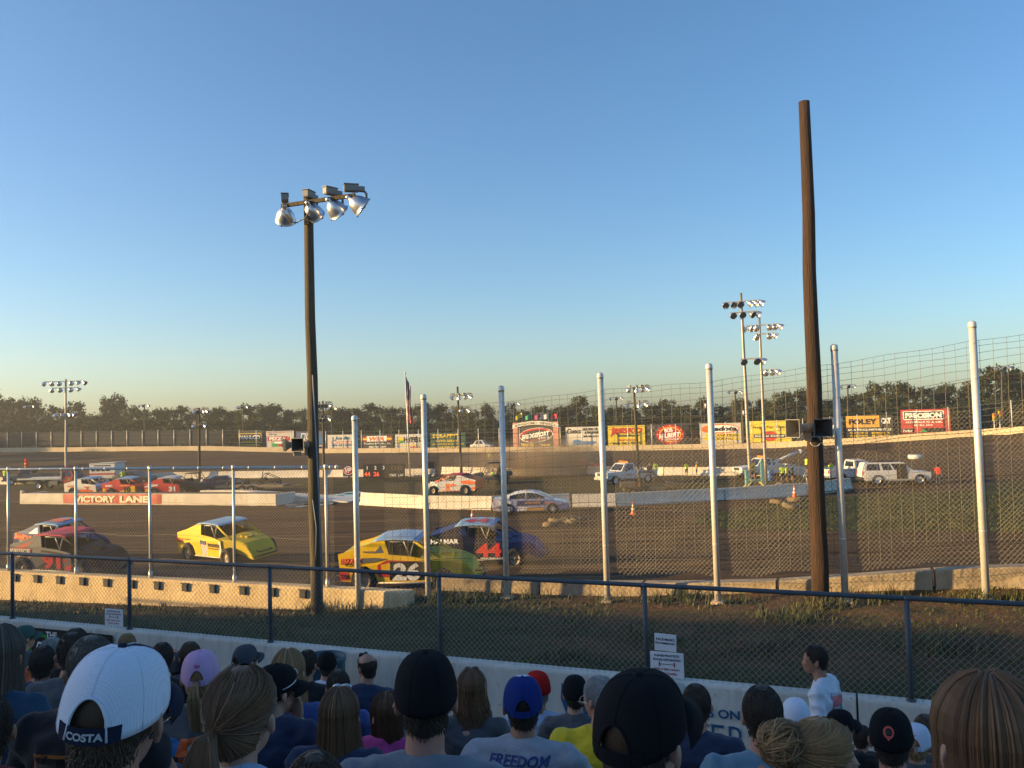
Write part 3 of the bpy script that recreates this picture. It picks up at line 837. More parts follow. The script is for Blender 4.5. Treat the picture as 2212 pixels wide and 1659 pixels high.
def g0(*p): return onz(p[0], p[1], 0.0)
barrier_run([g0(-60, 1046), g0(40, 1046), g0(200, 1043), g0(374, 1035), g0(670, 1031), g0(940, 1028)], 5.6, 'pale concrete barrier in the long row along the back of the infield, left half', 'pale barriers along the back of the infield')
barrier_run([g0(955, 1024), g0(1130, 1027), g0(1232, 1026)], 5.0, 'pale concrete barrier behind the drifting dust', 'pale barriers behind the dust')
barrier_run([g0(1270, 1024), g0(1435, 1027), g0(1770, 1027), g0(1842, 1024)], 5.2, 'pale concrete barrier along the back of the infield behind the officials in vests', 'pale barriers behind the officials')
barrier_run([g0(782, 1090), g0(930, 1099), g0(1065, 1101), g0(1106, 1099)], 5.4, 'sunlit white concrete barrier beside the dirt track left of the pace car', 'sunlit barriers left of the pace car', 0.9)
barrier_run([g0(1106, 1099), g0(1230, 1093)], 5.4, 'concrete barrier hidden behind the pace car', 'barriers behind the pace car', 0.85)
barrier_run([g0(1236, 1095), g0(1330, 1093), g0(1451, 1087), g0(1562, 1081), g0(1741, 1070), g0(1836, 1057)], 6.1, 'blue-grey shaded concrete barrier in the row along the infield edge right of the pace car', 'shaded barriers right of the pace car', 0.85)

# victory lane stage
st0, st1 = g0(42, 1089), g0(597, 1093)
vd = (st1-st0).normalized(); vn = Vector((-vd.y, vd.x, 0)); VL = (st1-st0).length
vs_ = empty('victory_stage', 'low white-walled victory lane platform with a red VICTORY LANE banner', 'stage', st0, math.atan2(vd.y, vd.x))
mb = MB(); mb.rbox((VL/2, 0.15, 0.44), (VL, 0.3, 0.90), None, 0, 0.05); mb.rbox((VL-0.12, 1.4, 0.42), (0.26, 2.4, 0.86), None, 0, 0.05); mb.rbox((0.12, 1.4, 0.42), (0.26, 2.4, 0.86), None, 0, 0.05)
mb.rbox((0.14, 0.15, 1.0), (0.3, 0.28, 0.28), (0, 0.5, 0), 0, 0.05)
mb.build('front_wall', CONC_J, vs_)
mb = MB(); mb.box((VL/2, 1.4, 0.40), (VL-0.56, 2.18, 0.80)); mb.build('deck', mat('stage_deck_earth', (0.075, 0.062, 0.04), rough=0.95, var=0.25, scale=0.8), vs_)
mb = MB(); mb.loft([[Vector((VL-9, 2.65, 0)), Vector((VL-9, 2.65, 0.92)), Vector((VL-9, 3.0, 0.92)), Vector((VL-9, 3.0, 0))], [Vector((VL-5, 2.65, 0)), Vector((VL-5, 2.65, 0.92)), Vector((VL-5, 3.3, 0.92)), Vector((VL-5, 3.3, 0))], [Vector((VL+4.5, 2.65, 0)), Vector((VL+4.5, 2.65, 0.06)), Vector((VL+4.5, 6.0, 0.06)), Vector((VL+4.5, 6.0, 0))]])
mb.build('ramp', CONC_J, vs_)
def onst(px): return (onz(px, 1078, 0.45)-st0).dot(vd)
a0, a1 = onst(136), onst(355)
BAN = mat('faded_red_banner', (0.50, 0.08, 0.055), rough=0.55, var=0.25, scale=1.2)
mb = MB(); n = 24
sec = []
for i in range(n+1):
    x = a0+(a1-a0)*i/n; wv = -0.03+0.018*math.sin(i*1.9)+0.012*math.sin(i*4.3)
    sec.append([Vector((x, wv, 0.10)), Vector((x, wv-0.01, 0.5)), Vector((x, wv, 0.87)), Vector((x, wv+0.01, 0.87)), Vector((x, wv+0.01, 0.10))])
mb.loft(sec)
bn = mb.build('banner', BAN, vs_)
lettering('lettering', [dict(s='VICTORY', x=a0+(a1-a0)*0.335, y=0.46, w=(a1-a0)*0.42, h=0.55, bold=0.055), dict(s='LANE', x=a0+(a1-a0)*0.735, y=0.46, w=(a1-a0)*0.29, h=0.55, bold=0.055)], lambda a, b: Vector((a, -0.075, b)), bn, [paint(0.78, 0.70, 0.50, 'cream_paint')])

# ------------------------------------------------------------------ billboards beyond the far wall
def billboard(label, x0, x1, yt, yb, face, items, mats, extra=None, frame=None, name='billboard', dy=3.2):
    xm = (x0+x1)/2
    pm_ = ray(xm, yb); X = 0.0
    Y = 150.0
    for _ in range(12): 
        X = pm_.x*Y/pm_.y; Y = far_y(clamp(X, -170, 80))+dy
    sl_ = (far_y(X+4)-far_y(X-4))/8.0
    nrm = Vector((-sl_, 1, 0)).normalized(); dd = Vector((1, sl_, 0)).normalized()
    P = Vector((X, Y, 0))
    p0 = plane_hit(x0, yb, nrm, P); p1 = plane_hit(x1, yb, nrm, P)
    w = (p1-p0).dot(dd)
    zt = plane_hit(xm, yt, nrm, P).z; zb_ = plane_hit(xm, yb, nrm, P).z; h = zt-zb_
    r = empty(name, label, 'billboard', (p0.x, p0.y, zb_), math.atan2(dd.y, dd.x))
    mb = MB(); mb.box((w/2, 0.06, h/2), (w, 0.10, h)); panel = mb.build('panel', face, r)
    for k in range(3):
        mb = MB(); mb.box((w*(0.1+0.4*k), 0.2, (h-zb_)/2-0.15), (0.12, 0.12, h+zb_)); mb.build('post', mat('creosoted_timber', (0.08, 0.06, 0.04), rough=0.9), r)
    mb = MB(); wf = lambda a, b: Vector((a*w, -0.010, b*h))
    if extra: extra(mb, w, h)
    for it in items:
        it = dict(it); s_ = it.pop('s'); x = it.pop('x')*w; y = it.pop('y')*h
        ww = it.pop('w', None); hh = it.pop('h', None)
        put_text(mb, s_, lambda a, b: Vector((a, -0.024, b)), x, y, w=ww*w if ww else None, h=hh*h if hh else None, **it)
    mb.build('lettering', mats, r, fix=False)
    return r, w, h
def rect(mb, w, h, a0, a1, b0, b1, mi, y=-0.008): mb.add([Vector((a0*w, y, b0*h)), Vector((a1*w, y, b0*h)), Vector((a1*w, y, b1*h)), Vector((a0*w, y, b1*h))], [(0, 1, 2, 3)], mi)
def blob(mb, w, h, cx, cy, rx, ry, mi, n=24, y=-0.008): mb.add([Vector(((cx+math.cos(2*PI*k/n)*rx)*w, y, (cy+math.sin(2*PI*k/n)*ry)*h)) for k in range(n)], [tuple(range(n))], mi)
def bpoly(mb, w, h, pts, mi, y=-0.012): mb.add([Vector((a*w, y, b*h)) for a, b in pts], [tuple(range(len(pts)))], mi)
BBW = mat('billboard_white', (0.50, 0.48, 0.44), rough=0.6, var=0.06, scale=0.5); BBK = mat('billboard_black', (0.02, 0.019, 0.018), rough=0.6, var=0.2, scale=0.6)
BBY = mat('billboard_yellow', (0.56, 0.44, 0.03), rough=0.6, var=0.10, scale=0.5); BBG = mat('billboard_green', (0.02, 0.07, 0.05), rough=0.6, var=0.1); BBB = mat('billboard_blue', (0.06, 0.08, 0.19), rough=0.6, var=0.15)
BBO = mat('billboard_gold', (0.54, 0.27, 0.03), rough=0.6, var=0.06); BBR = mat('billboard_red', (0.36, 0.03, 0.027), rough=0.6, var=0.12, scale=0.6)
BM = [WHT, BLK, RED, YEL, BLU, GRN, ORG, paint(0.02, 0.16, 0.42, 'sky_blue_paint')]   # 0..7
def ex(mb, w, h):
    for a in ((0.04, 0.96, 0.80, 0.83), (0.04, 0.96, 0.24, 0.27), (0.04, 0.055, 0.24, 0.83), (0.945, 0.96, 0.24, 0.83)): rect(mb, w, h, *a, 3)
    for b in (0.04, 0.12): rect(mb, w, h, 0.1, 0.9, b, b+0.03, 3)
billboard('black billboard with a thin yellow frame and white capitals', 514, 567, 930, 965, BBK, [dict(s='VAHLCO', x=0.5, y=0.58, w=0.82, h=0.24, mi=0, bold=0.04), dict(s='WHEELS', x=0.5, y=0.34, w=0.7, h=0.09, mi=3, space=1.5)], BM, ex)
def ex(mb, w, h):
    rect(mb, w, h, 0.06, 0.78, 0.40, 0.68, 2); bpoly(mb, w, h, [(0.74, 0.42), (0.84, 0.68), (0.98, 0.42)], 2)
    rect(mb, w, h, 0.2, 0.8, 0.06, 0.36, 5); blob(mb, w, h, 0.5, 0.30, 0.28, 0.06, 0, y=-0.012); blob(mb, w, h, 0.62, 0.14, 0.22, 0.08, 2, y=-0.012)
billboard('white billboard with red PIZZA band left of the grey lamp pole', 575, 635, 931, 967, BBW, [dict(s='PIZZA', x=0.42, y=0.54, w=0.6, h=0.2, mi=0, bold=0.05), dict(s='MORE PIZZA MORE, PLEASE', x=0.5, y=0.93, w=0.9, h=0.07, mi=2), dict(s='Denny', x=0.25, y=0.80, w=0.3, h=0.13, mi=1, shear=0.3)], BM, ex)
def ex(mb, w, h):
    for (cx, cy, sx) in ((0.25, 0.7, 0.1), (0.45, 0.72, 0.1)):
        bpoly(mb, w, h, [(cx-sx, cy-0.2), (cx+sx*0.6, cy-0.25), (cx+sx, cy+0.18), (cx-sx*0.6, cy+0.2)], 0)
        bpoly(mb, w, h, [(cx-sx*0.7, cy-0.14), (cx+sx*0.4, cy-0.18), (cx+sx*0.7, cy+0.12), (cx-sx*0.4, cy+0.14)], 4, -0.016)
    blob(mb, w, h, 0.85, 0.45, 0.12, 0.22, 7); rect(mb, w, h, 0.72, 0.95, 0.06, 0.1, 0)
billboard('blue billboard half hidden by the near lamp pole', 640, 701, 932, 966, BBB, [dict(s='H', x=0.58, y=0.7, w=0.1, h=0.3, mi=0)], BM, ex)
def ex(mb, w, h): rect(mb, w, h, 0.14, 0.98, 0.47, 0.60, 2); rect(mb, w, h, 0.3, 0.75, 0.06, 0.10, 1)
billboard('white billboard for a mechanical contractor right of the near lamp pole', 708, 768, 939, 975, BBW, [dict(s="Jonlin", x=0.52, y=0.77, w=0.55, h=0.26, mi=4, shear=0.25, bold=0.03), dict(s='MECHANICAL', x=0.52, y=0.535, w=0.72, h=0.10, mi=0), dict(s='856-343-2525', x=0.52, y=0.37, w=0.72, h=0.13, mi=4, bold=0.03), dict(s='COMFORT SPECIALISTS', x=0.52, y=0.18, w=0.85, h=0.08, mi=2)], BM, ex)
def ex(mb, w, h):
    rect(mb, w, h, 0.03, 0.18, 0.62, 0.88, 2); rect(mb, w, h, 0.03, 0.18, 0.70, 0.79, 3, -0.012); rect(mb, w, h, 0.78, 0.96, 0.62, 0.88, 2); rect(mb, w, h, 0.78, 0.96, 0.70, 0.79, 3, -0.012)
    rect(mb, w, h, 0.16, 0.8, 0.60, 0.92, 0)
billboard('dark billboard for trucking and rigging right of the first silver post', 782, 850, 939, 975, BBK, [dict(s='W/A', x=0.47, y=0.76, w=0.48, h=0.26, mi=6, bold=0.05, shear=0.2), dict(s='Trucking & Rigging, Inc.', x=0.5, y=0.46, w=0.86, h=0.13, mi=0), dict(s='800-704-5200', x=0.5, y=0.27, w=0.55, h=0.11, mi=0), dict(s='VINELAND NJ', x=0.5, y=0.10, w=0.7, h=0.07, mi=3)], BM, ex)
def ex(mb, w, h):
    bpoly(mb, w, h, [(0.05, 0.5), (0.28, 0.5), (0.34, 0.82), (0.11, 0.82)], 3); bpoly(mb, w, h, [(0.14, 0.5), (0.28, 0.5), (0.3, 0.62), (0.16, 0.62)], 5, -0.014); rect(mb, w, h, 0.3, 1, 0.30, 0.36, 3)
billboard('white billboard with yellow and green squares beside the flagpole', 854, 914, 938, 974, BBW, [dict(s='HYPER', x=0.62, y=0.68, w=0.62, h=0.3, mi=1, bold=0.05), dict(s='MVP', x=0.72, y=0.18, w=0.35, h=0.18, mi=2, bold=0.04)], BM, ex)
billboard("dark green billboard with yellow lettering for an auto service", 930, 1006, 935, 971, BBG, [dict(s="SCRAPPY'S", x=0.46, y=0.82, w=0.78, h=0.22, mi=3, bold=0.03), dict(s='AUTO SERVICE', x=0.5, y=0.52, w=0.74, h=0.13, mi=3), dict(s='USED MOTORS, 24 HR TOWING', x=0.5, y=0.32, w=0.9, h=0.09, mi=3), dict(s='215 750 2700', x=0.5, y=0.14, w=0.56, h=0.11, mi=3)], BM)
def ex(mb, w, h):
    bpoly(mb, w, h, [(0.01, 0.08), (0.30, 0.08), (0.36, 0.36), (0.92, 0.30), (0.985, 0.45), (0.97, 0.62), (0.82, 0.52), (0.4, 0.52), (0.25, 0.7), (0.03, 0.6)], 7)
    rect(mb, w, h, 0, 1, 0.02, 0.07, 2)
bbc = billboard('white heating oil billboard with a blue boat between brick gate and yellow board', 1223, 1295, 922, 967, BBW, [dict(s='Conco', x=0.26, y=0.80, w=0.46, h=0.24, mi=1, bold=0.035, shear=0.3), dict(s='HEATING OIL', x=0.75, y=0.88, w=0.46, h=0.13, mi=1, bold=0.03), dict(s='& PROPANE', x=0.78, y=0.72, w=0.42, h=0.13, mi=1, bold=0.03), dict(s='800-388-6161', x=0.75, y=0.54, w=0.44, h=0.10, mi=1, bold=0.03)], BM, lambda mb, w, h: (bpoly(mb, w, h, [(0.22, 0.14), (0.75, 0.14), (0.93, 0.24), (0.88, 0.30), (0.5, 0.30), (0.36, 0.40), (0.22, 0.36)], 7), rect(mb, w, h, 0.02, 0.98, 0.02, 0.06, 2)))
billboard('yellow lowboy service billboard with red star lettering', 1314, 1394, 919, 962, BBY, [dict(s='HISKO', x=0.54, y=0.74, w=0.78, h=0.28, mi=2, bold=0.05, shear=0.25), dict(s='lowboy', x=0.56, y=0.48, w=0.62, h=0.16, mi=1, bold=0.05, shear=0.25), dict(s='Service', x=0.5, y=0.28, w=0.5, h=0.13, mi=2, shear=0.3), dict(s='908-963-9579', x=0.5, y=0.10, w=0.78, h=0.12, mi=1, bold=0.04)], BM, lambda mb, w, h: bpoly(mb, w, h, [(0.02, 0.82), (0.12, 0.76), (0.07, 0.4), (0.18, 0.6), (0.3, 0.5), (0.24, 0.72), (0.34, 0.86), (0.18, 0.84), (0.14, 0.95), (0.12, 0.83)], 2))
def ex(mb, w, h):
    blob(mb, w, h, 0.55, 0.48, 0.33, 0.47, 2, 32); blob(mb, w, h, 0.55, 0.48, 0.255, 0.36, 3, 32, -0.012); blob(mb, w, h, 0.55, 0.48, 0.235, 0.33, 2, 32, -0.016)
    for k in range(12): blob(mb, w, h, 0.55+0.295*math.cos(k*PI/6), 0.48+0.415*math.sin(k*PI/6), 0.012, 0.018, 0, 8, -0.014)
    for k in range(5):
        for j in range(4):
            if (k+j) % 2: rect(mb, w, h, 0.02+0.06*k, 0.08+0.06*k, 0.3+0.15*j, 0.45+0.15*j, 8, -0.006)
billboard('black billboard with a round red emblem left of the fifth silver post', 1398, 1490, 915, 960, BBK, [dict(s='BOB', x=0.52, y=0.68, w=0.2, h=0.2, mi=0, bold=0.05, rot=0.1), dict(s='HILBERT', x=0.54, y=0.44, w=0.52, h=0.22, mi=0, bold=0.05, shear=0.25, rot=0.1), dict(s='SPORTSWEAR', x=0.55, y=0.24, w=0.4, h=0.1, mi=0, rot=0.06)], BM+[paint(0.10, 0.09, 0.085, 'grey_check')], ex)
def ex(mb, w, h):
    blob(mb, w, h, 0.5, 0.74, 0.46, 0.22, 6); blob(mb, w, h, 0.52, 0.74, 0.42, 0.17, 0, y=-0.012); blob(mb, w, h, 0.14, 0.72, 0.09, 0.15, 6, y=-0.016)
    rect(mb, w, h, 0.12, 0.95, 0.36, 0.5, 3); rect(mb, w, h, 0.08, 0.95, 0.2, 0.33, 3)
billboard('white excavating billboard with an orange oval right of the fifth silver post', 1513, 1602, 914, 960, BBW, [dict(s='Radota', x=0.55, y=0.74, w=0.7, h=0.22, mi=1, bold=0.05, shear=0.2), dict(s='EXCAVATING', x=0.55, y=0.43, w=0.72, h=0.10, mi=1), dict(s='TRUCKING', x=0.5, y=0.265, w=0.6, h=0.10, mi=1), dict(s='732 938 5088', x=0.6, y=0.1, w=0.45, h=0.09, mi=3)], BM, ex)
def ex(mb, w, h):
    blob(mb, w, h, 0.48, 0.30, 0.2, 0.23, 2); rect(mb, w, h, 0.1, 0.86, 0.22, 0.38, 1, -0.012)
billboard('yellow vision and eyewear billboard behind the metal lamp poles', 1620, 1710, 909, 956, BBY, [dict(s='Design For Vision', x=0.48, y=0.70, w=0.92, h=0.17, mi=1, shear=0.3, bold=0.01), dict(s='Sunglass Central', x=0.48, y=0.30, w=0.72, h=0.11, mi=0, shear=0.25, bold=0.02)], BM, ex)
billboard('dark billboard with white script right of the brown pole', 1772, 1822, 901, 948, BBK, [dict(s='Zoom', x=0.4, y=0.6, w=0.75, h=0.28, mi=0, shear=0.3, bold=0.03), dict(s='856-655', x=0.5, y=0.15, w=0.6, h=0.12, mi=3)], BM, lambda mb, w, h: rect(mb, w, h, 0, 1, 0.8, 0.92, 4))
def ex(mb, w, h): rect(mb, w, h, 0, 0.72, 0.46, 0.98, 8); rect(mb, w, h, 0.0, 1, 0.42, 0.45, 1)
billboard('gold and black heavy equipment billboard with rental lettering', 1829, 1930, 897, 945, BBK, [dict(s='FOLEY', x=0.37, y=0.72, w=0.62, h=0.26, mi=1, bold=0.06), dict(s='CAT', x=0.86, y=0.74, w=0.2, h=0.26, mi=0, bold=0.06), dict(s='SALES-SERVICE-PARTS-RENTALS', x=0.5, y=0.35, w=0.92, h=0.09, mi=0, bold=0.02), dict(s='PISCATAWAY NJ', x=0.27, y=0.2, w=0.38, h=0.075, mi=3), dict(s='BENSALEM, PA', x=0.74, y=0.2, w=0.38, h=0.075, mi=3), dict(s='732-885-5555', x=0.27, y=0.08, w=0.38, h=0.075, mi=3), dict(s='877 728 7663', x=0.74, y=0.08, w=0.38, h=0.075, mi=3)], BM+[BBO], ex)
def ex(mb, w, h):
    for a in ((0.05, 0.88, 0.56, 0.60), (0.05, 0.88, 0.90, 0.93), (0.05, 0.07, 0.56, 0.93), (0.86, 0.88, 0.56, 0.93)): rect(mb, w, h, *a, 0)
    rect(mb, w, h, 0.07, 0.86, 0.60, 0.90, 1); rect(mb, w, h, 0.02, 0.26, 0.03, 0.18, 1); rect(mb, w, h, 0.42, 0.9, 0.02, 0.2, 1); bpoly(mb, w, h, [(0.38, 0.04), (0.46, 0.16), (0.54, 0.04)], 5)
billboard('big red hydraulics billboard at the right end of the row', 1947, 2054, 884, 935, BBR, [dict(s='PRECISION', x=0.465, y=0.745, w=0.74, h=0.22, mi=0, bold=0.06), dict(s='HYDRAULIC & OIL', x=0.48, y=0.46, w=0.74, h=0.08, mi=0, bold=0.03), dict(s='609 386 1010', x=0.45, y=0.33, w=0.38, h=0.07, mi=0), dict(s='Parker', x=0.14, y=0.10, w=0.2, h=0.1, mi=0, shear=0.2)], BM, ex)

# gate sign with arch, brick pillars and five flags
BRK = mat('pink_brick', (0.46, 0.22, 0.16), rough=0.9, var=0.25, scale=1.5)
gsn, gw_, gh_ = billboard('brick pillared gate sign with an arched white header', 1110, 1209, 911, 969, BBK, [], BM, None, name='gate_sign')
for x in (0.06, 0.94):
    mb = MB(); mb.box((x*gw_, -0.10, gh_*0.48), (gw_*0.11, 0.34, gh_*1.0)); mb.build('pillar', BRK, gsn)
mb = MB(); n = 20; sec = []
for k in range(n+1):
    t = k/n; x = gw_*t; zc = gh_*(0.76+0.13*(1-(2*t-1)**2))
    sec.append([Vector((x, -0.30, zc)), Vector((x, -0.30, zc+gh_*0.14)), Vector((x, 0.1, zc+gh_*0.14)), Vector((x, 0.1, zc))])
mb.loft(sec); ar = mb.build('arch', BBW, gsn)
fa = lambda a, b: Vector((a, -0.312, b+gh_*(0.76+0.13*(1-(2*a/gw_-1)**2))))
mb = MB(); put_text(mb, 'KINGDOM', fa, gw_*0.27, gh_*0.065, w=gw_*0.42, h=gh_*0.085, bold=0.02); put_text(mb, 'OF', fa, gw_*0.53, gh_*0.065, w=gw_*0.045, h=gh_*0.05); put_text(mb, 'SPEED', fa, gw_*0.77, gh_*0.065, w=gw_*0.34, h=gh_*0.085, bold=0.02)
mb.build('lettering', [BLK], ar, fix=False)
mb = MB()
def ell2(cx, cy, rx, ry, mi, y, rot=0.12, n=30): mb.add([Vector((gw_*(cx+rx*math.cos(2*PI*k/n)*math.cos(rot)-ry*math.sin(2*PI*k/n)*math.sin(rot)), y, gh_*(cy+rx*math.cos(2*PI*k/n)*math.sin(rot)*1.6+ry*math.sin(2*PI*k/n)*math.cos(rot)))) for k in range(n)], [tuple(range(n))], mi)
ell2(0.5, 0.50, 0.37, 0.27, 0, -0.012); ell2(0.5, 0.51, 0.355, 0.25, 2, -0.016); ell2(0.51, 0.47, 0.34, 0.21, 1, -0.02)
fn = lambda a, b: Vector((a, -0.03, b))
put_text(mb, 'BRIDGEPORT', fn, gw_*0.49, gh_*0.50, w=gw_*0.62, h=gh_*0.17, mi=0, bold=0.05, shear=0.3, rot=0.13)
put_text(mb, 'Motorsports Park', fn, gw_*0.5, gh_*0.32, w=gw_*0.46, h=gh_*0.07, mi=2, shear=0.3, rot=0.05, bold=0.03)
for k in range(10):
    for j in range(3):
        if (k+j) % 2: mb.add([Vector((gw_*(0.54+0.024*k+a), -0.026, gh_*(0.345+0.022*j+b+0.004*k))) for a, b in ((0, 0), (0.024, 0), (0.024, 0.022), (0, 0.022))], [(0, 1, 2, 3)], 0)
put_text(mb, 'TRUCKS', fn, gw_*0.3, gh_*0.14, w=gw_*0.28, h=gh_*0.11, mi=3, bold=0.05); mb.box((gw_*0.7, -0.02, gh_*0.13), (gw_*0.2, 0.02, gh_*0.06), None, 3)
mb.build('emblem', BM, gsn, fix=False)
for k, (px, c, nm) in enumerate(((1128, (0.7, 0.6, 0.05), 'yellow'), (1149, (0.03, 0.35, 0.15), 'green'), (1168, (0.35, 0.05, 0.12), 'maroon'), (1185, (0.55, 0.55, 0.55), 'white chequered'), (1205, (0.55, 0.04, 0.05), 'red'))):
    p = gsn.location.copy(); a = math.atan2(ray(px, 900).x, ray(px, 900).y)
    base = plane_hit(px, 914, Vector((math.sin(-gsn.rotation_euler.z), math.cos(gsn.rotation_euler.z), 0)), gsn.location)
    r = empty('flag', nm+' flag flying on top of the brick gate sign', 'flag', base, 0, 'flags on the gate sign')
    mb = MB(); mb.tube([(0, 0, -0.3), (0, 0, 1.95)], 0.035, 6); mb.build('pole', GALVF, r)
    sec = []
    for i in range(9):
        t = i/8; sec.append([Vector((-1.15*t, 0.16*math.sin(t*6+k), 1.9-0.55*t+0.10*math.sin(t*5+k)-zz)) for zz in (0, 0.95-0.25*t)])
    mb = MB(); mb.loft(sec, cap=False, closed=False)
    o = mb.build('cloth', mat('flag_'+nm.replace(' ', '_'), c, rough=0.7, var=0.3, scale=2.0), r, fix=False); o.modifiers.new('thickness', 'SOLIDIFY').thickness = 0.02
# ------------------------------------------------------------------ floodlights and poles
CHROME = mat('spun_aluminium', (0.62, 0.63, 0.66), rough=0.34, metal=0.9, var=0.08, scale=8)
LENS = mat('lamp_lens', (0.10, 0.11, 0.12), rough=0.12, spec=0.8, var=0.0)
BALL = mat('ballast_grey', (0.24, 0.235, 0.22), rough=0.6, var=0.12)
WOOD_G = mat('grey_weathered_pole', (0.085, 0.068, 0.042), rough=0.9, var=0.4, scale=3, stretch=(6, 6, 0.35), bump=0.7, bscale=14)
WOOD_B = mat('brown_creosote_pole', (0.050, 0.027, 0.016), rough=0.85, var=0.5, scale=3, stretch=(6, 6, 0.35), bump=0.8, bscale=14)
METP = mat('metal_lamp_pole', (0.30, 0.27, 0.24), rough=0.5, metal=0.5, var=0.12, scale=1.5)
def refl_mesh(r=0.25):
    mb = MB(); k = r/0.25
    prof = [(0.0, -0.30), (0.05, -0.30), (0.06, -0.26), (0.065, -0.18), (0.115, -0.155), (0.165, -0.10), (0.21, -0.01), (0.237, 0.09), (0.25, 0.17), (0.256, 0.172), (0.256, 0.19), (0.246, 0.19), (0.226, 0.09), (0.20, 0.0), (0.12, -0.12)]
    mb.lathe([(a*k, b*k) for a, b in prof], n=24)
    mb.lathe([(0.0, 0.175*k), (0.12*k, 0.18*k), (0.243*k, 0.17*k)], n=24, mi=1)
    for q in range(4):
        t = q*PI/2+0.4; mb.box((0.255*k*math.cos(t), 0.255*k*math.sin(t), 0.18*k), (0.03*k, 0.03*k, 0.045*k), None, 2)
    return mb.mesh('floodlight', [CHROME, LENS, BALL])
def ball_mesh(k=1.0):
    mb = MB(); mb.rbox((0, 0, 0.13*k), (0.17*k, 0.34*k, 0.17*k), None, 0, 0.015); mb.rbox((0, 0.24*k, 0.12*k), (0.14*k, 0.16*k, 0.12*k), None, 0, 0.012)
    mb.box((0, 0, 0.222*k), (0.19*k, 0.36*k, 0.015*k)); mb.tube([(0, 0.28*k, 0.1*k), (0, 0.36*k, 0.02*k), (0, 0.36*k, -0.1*k)], 0.03*k, 8)
    return mb.mesh('ballast', BALL)
REF = refl_mesh(); BAL = ball_mesh()
AIM = {'L': (-0.75, 0.15, -0.62), 'F': (0.12, -0.86, -0.5), 'R': (0.82, -0.12, -0.56), 'B': (0.1, 0.75, -0.65), 'BL': (-0.45, 0.6, -0.62), 'BR': (0.6, 0.5, -0.6), 'D': (0.1, 0.2, -0.95), 'FL': (-0.5, -0.7, -0.5)}
def floodlight(parent, pos, aim, k=1.0, ballast=True):
    a = Vector(AIM[aim] if isinstance(aim, str) else aim).normalized()
    o = bpy.data.objects.new('floodlight', REF); COL.objects.link(o); o.parent = parent
    o.rotation_mode = 'QUATERNION'; o.rotation_quaternion = a.to_track_quat('Z', 'Y'); o.scale = (k, k, k)
    o.location = Vector(pos)+a*0.16*k+Vector((0, 0, -0.14*k))
    if ballast:
        b = bpy.data.objects.new('ballast', BAL); COL.objects.link(b); b.parent = o
        bpy.context.view_layer.update()
        h = Vector((a.x, a.y, 0)).normalized()
        M = Matrix.Translation(Vector(pos)) @ h.to_track_quat('Y', 'Z').to_matrix().to_4x4() @ Matrix.Scale(k, 4)
        L_ = Matrix.LocRotScale(o.location, o.rotation_quaternion, o.scale)
        b.matrix_parent_inverse = L_.inverted(); b.matrix_basis = M
def lamp_pole(label, B, ytop, xtop, material, r0, r1, tiers, k=1.0, group=None, armdir=DV, lean=0.0, base_h=None, ballast=True, guy=False):
    """tiers: (image height of the arm, [(image x, aim)]) on the pole at B"""
    Y = B.y
    top = at(xtop, ytop, Y)
    r = empty('lamp_pole', label, 'lamp pole', B, 0, group)
    H = top.z-B.z; lx = top.x-B.x
    lx = max(-0.035*H, min(0.035*H, lx))
    mb = MB(); n = 7
    mb.tube([(lx*i/n+0.01*math.sin(i*2.1), 0.01*math.cos(i*1.7), -0.3+(H+0.3)*i/n) for i in range(n+1)], [r0+(r1-r0)*i/n for i in range(n+1)], 14)
    mb.build('pole', material, r)
    for ty, lamps in tiers:
        z = at(xtop, ty, Y).z-B.z; fx = lx*z/H
        ss = []
        for px, aim in lamps:
            X = at(px, ty, Y).x-B.x-fx
            ss.append((X/armdir.x, aim))
        if not ss: continue
        s0 = min(min(s for s, a in ss), 0)-0.1*k; s1 = max(max(s for s, a in ss), 0)+0.1*k
        off = Vector((0, -r1-0.05, 0))
        mb = MB(); c = Vector((fx, 0, z))+off
        ang = math.atan2(armdir.y, armdir.x)
        mb.box(c+armdir*((s0+s1)/2), (s1-s0, 0.07*k, 0.09*k), Matrix.Rotation(ang, 3, 'Z')); mb.box(c+Vector((0, 0, -0.25*k)), (0.10, 0.05, 0.6*k))
        mb.build('cross_arm', material if 'wood' in material.name or 'pole' in material.name else BALL, r)
        for s, aim in ss: floodlight(r, c+armdir*s+Vector((0, 0, 0.05*k)), aim, k, ballast)
    return r
# the near wooden lamp pole with four big lamps
Bn = at(685, 1325, 18.1); Bn.z = height(Bn.x, Bn.y)-0.02
near = lamp_pole('tall weathered wooden lamp pole left of centre with four big lamps', Bn, 420, 665, WOOD_G, 0.135, 0.10, [(441, [(614, (-0.18, 0.72, -0.66)), (672, (0.25, 0.75, -0.6)), (722, (0.5, 0.55, -0.66)), (770, (0.85, 0.25, -0.62))])], 0.89)
mb = MB()
for x0, x1, d in ((-0.28, 0.02, 0.42), (0.30, -0.02, 0.34)):
    mb.tube([(x0-0.25, -0.2, 8.95), (x0-0.26, -0.24, 8.75), (x0*0.5-0.2, -0.25, 8.95-d), (x1-0.25, -0.15, 8.55)], 0.014, 6)
mb.build('cable', mat('grey_cable', (0.16, 0.16, 0.16), rough=0.6), near)
mb = MB(); mb.tube([(0.12, -0.06, 0.3), (0.10, -0.07, 2.6), (0.02, -0.10, 5.2)], 0.016, 6); mb.tube([(0.02, -0.12, 1.2), (0.05, -0.14, 1.9), (-0.02, -0.13, 2.5)], 0.01, 6)
mb.build('conduit', mat('pvc_conduit', (0.30, 0.31, 0.34), rough=0.5), near)
Bb = at(1772, 1307, 15.7); Bb.z = height(Bb.x, Bb.y)-0.03
T_ = at(1738, 220, 15.7)
bp = empty('utility_pole', 'tall bare brown timber pole right of centre', 'pole', Bb)
mb = MB(); n = 9
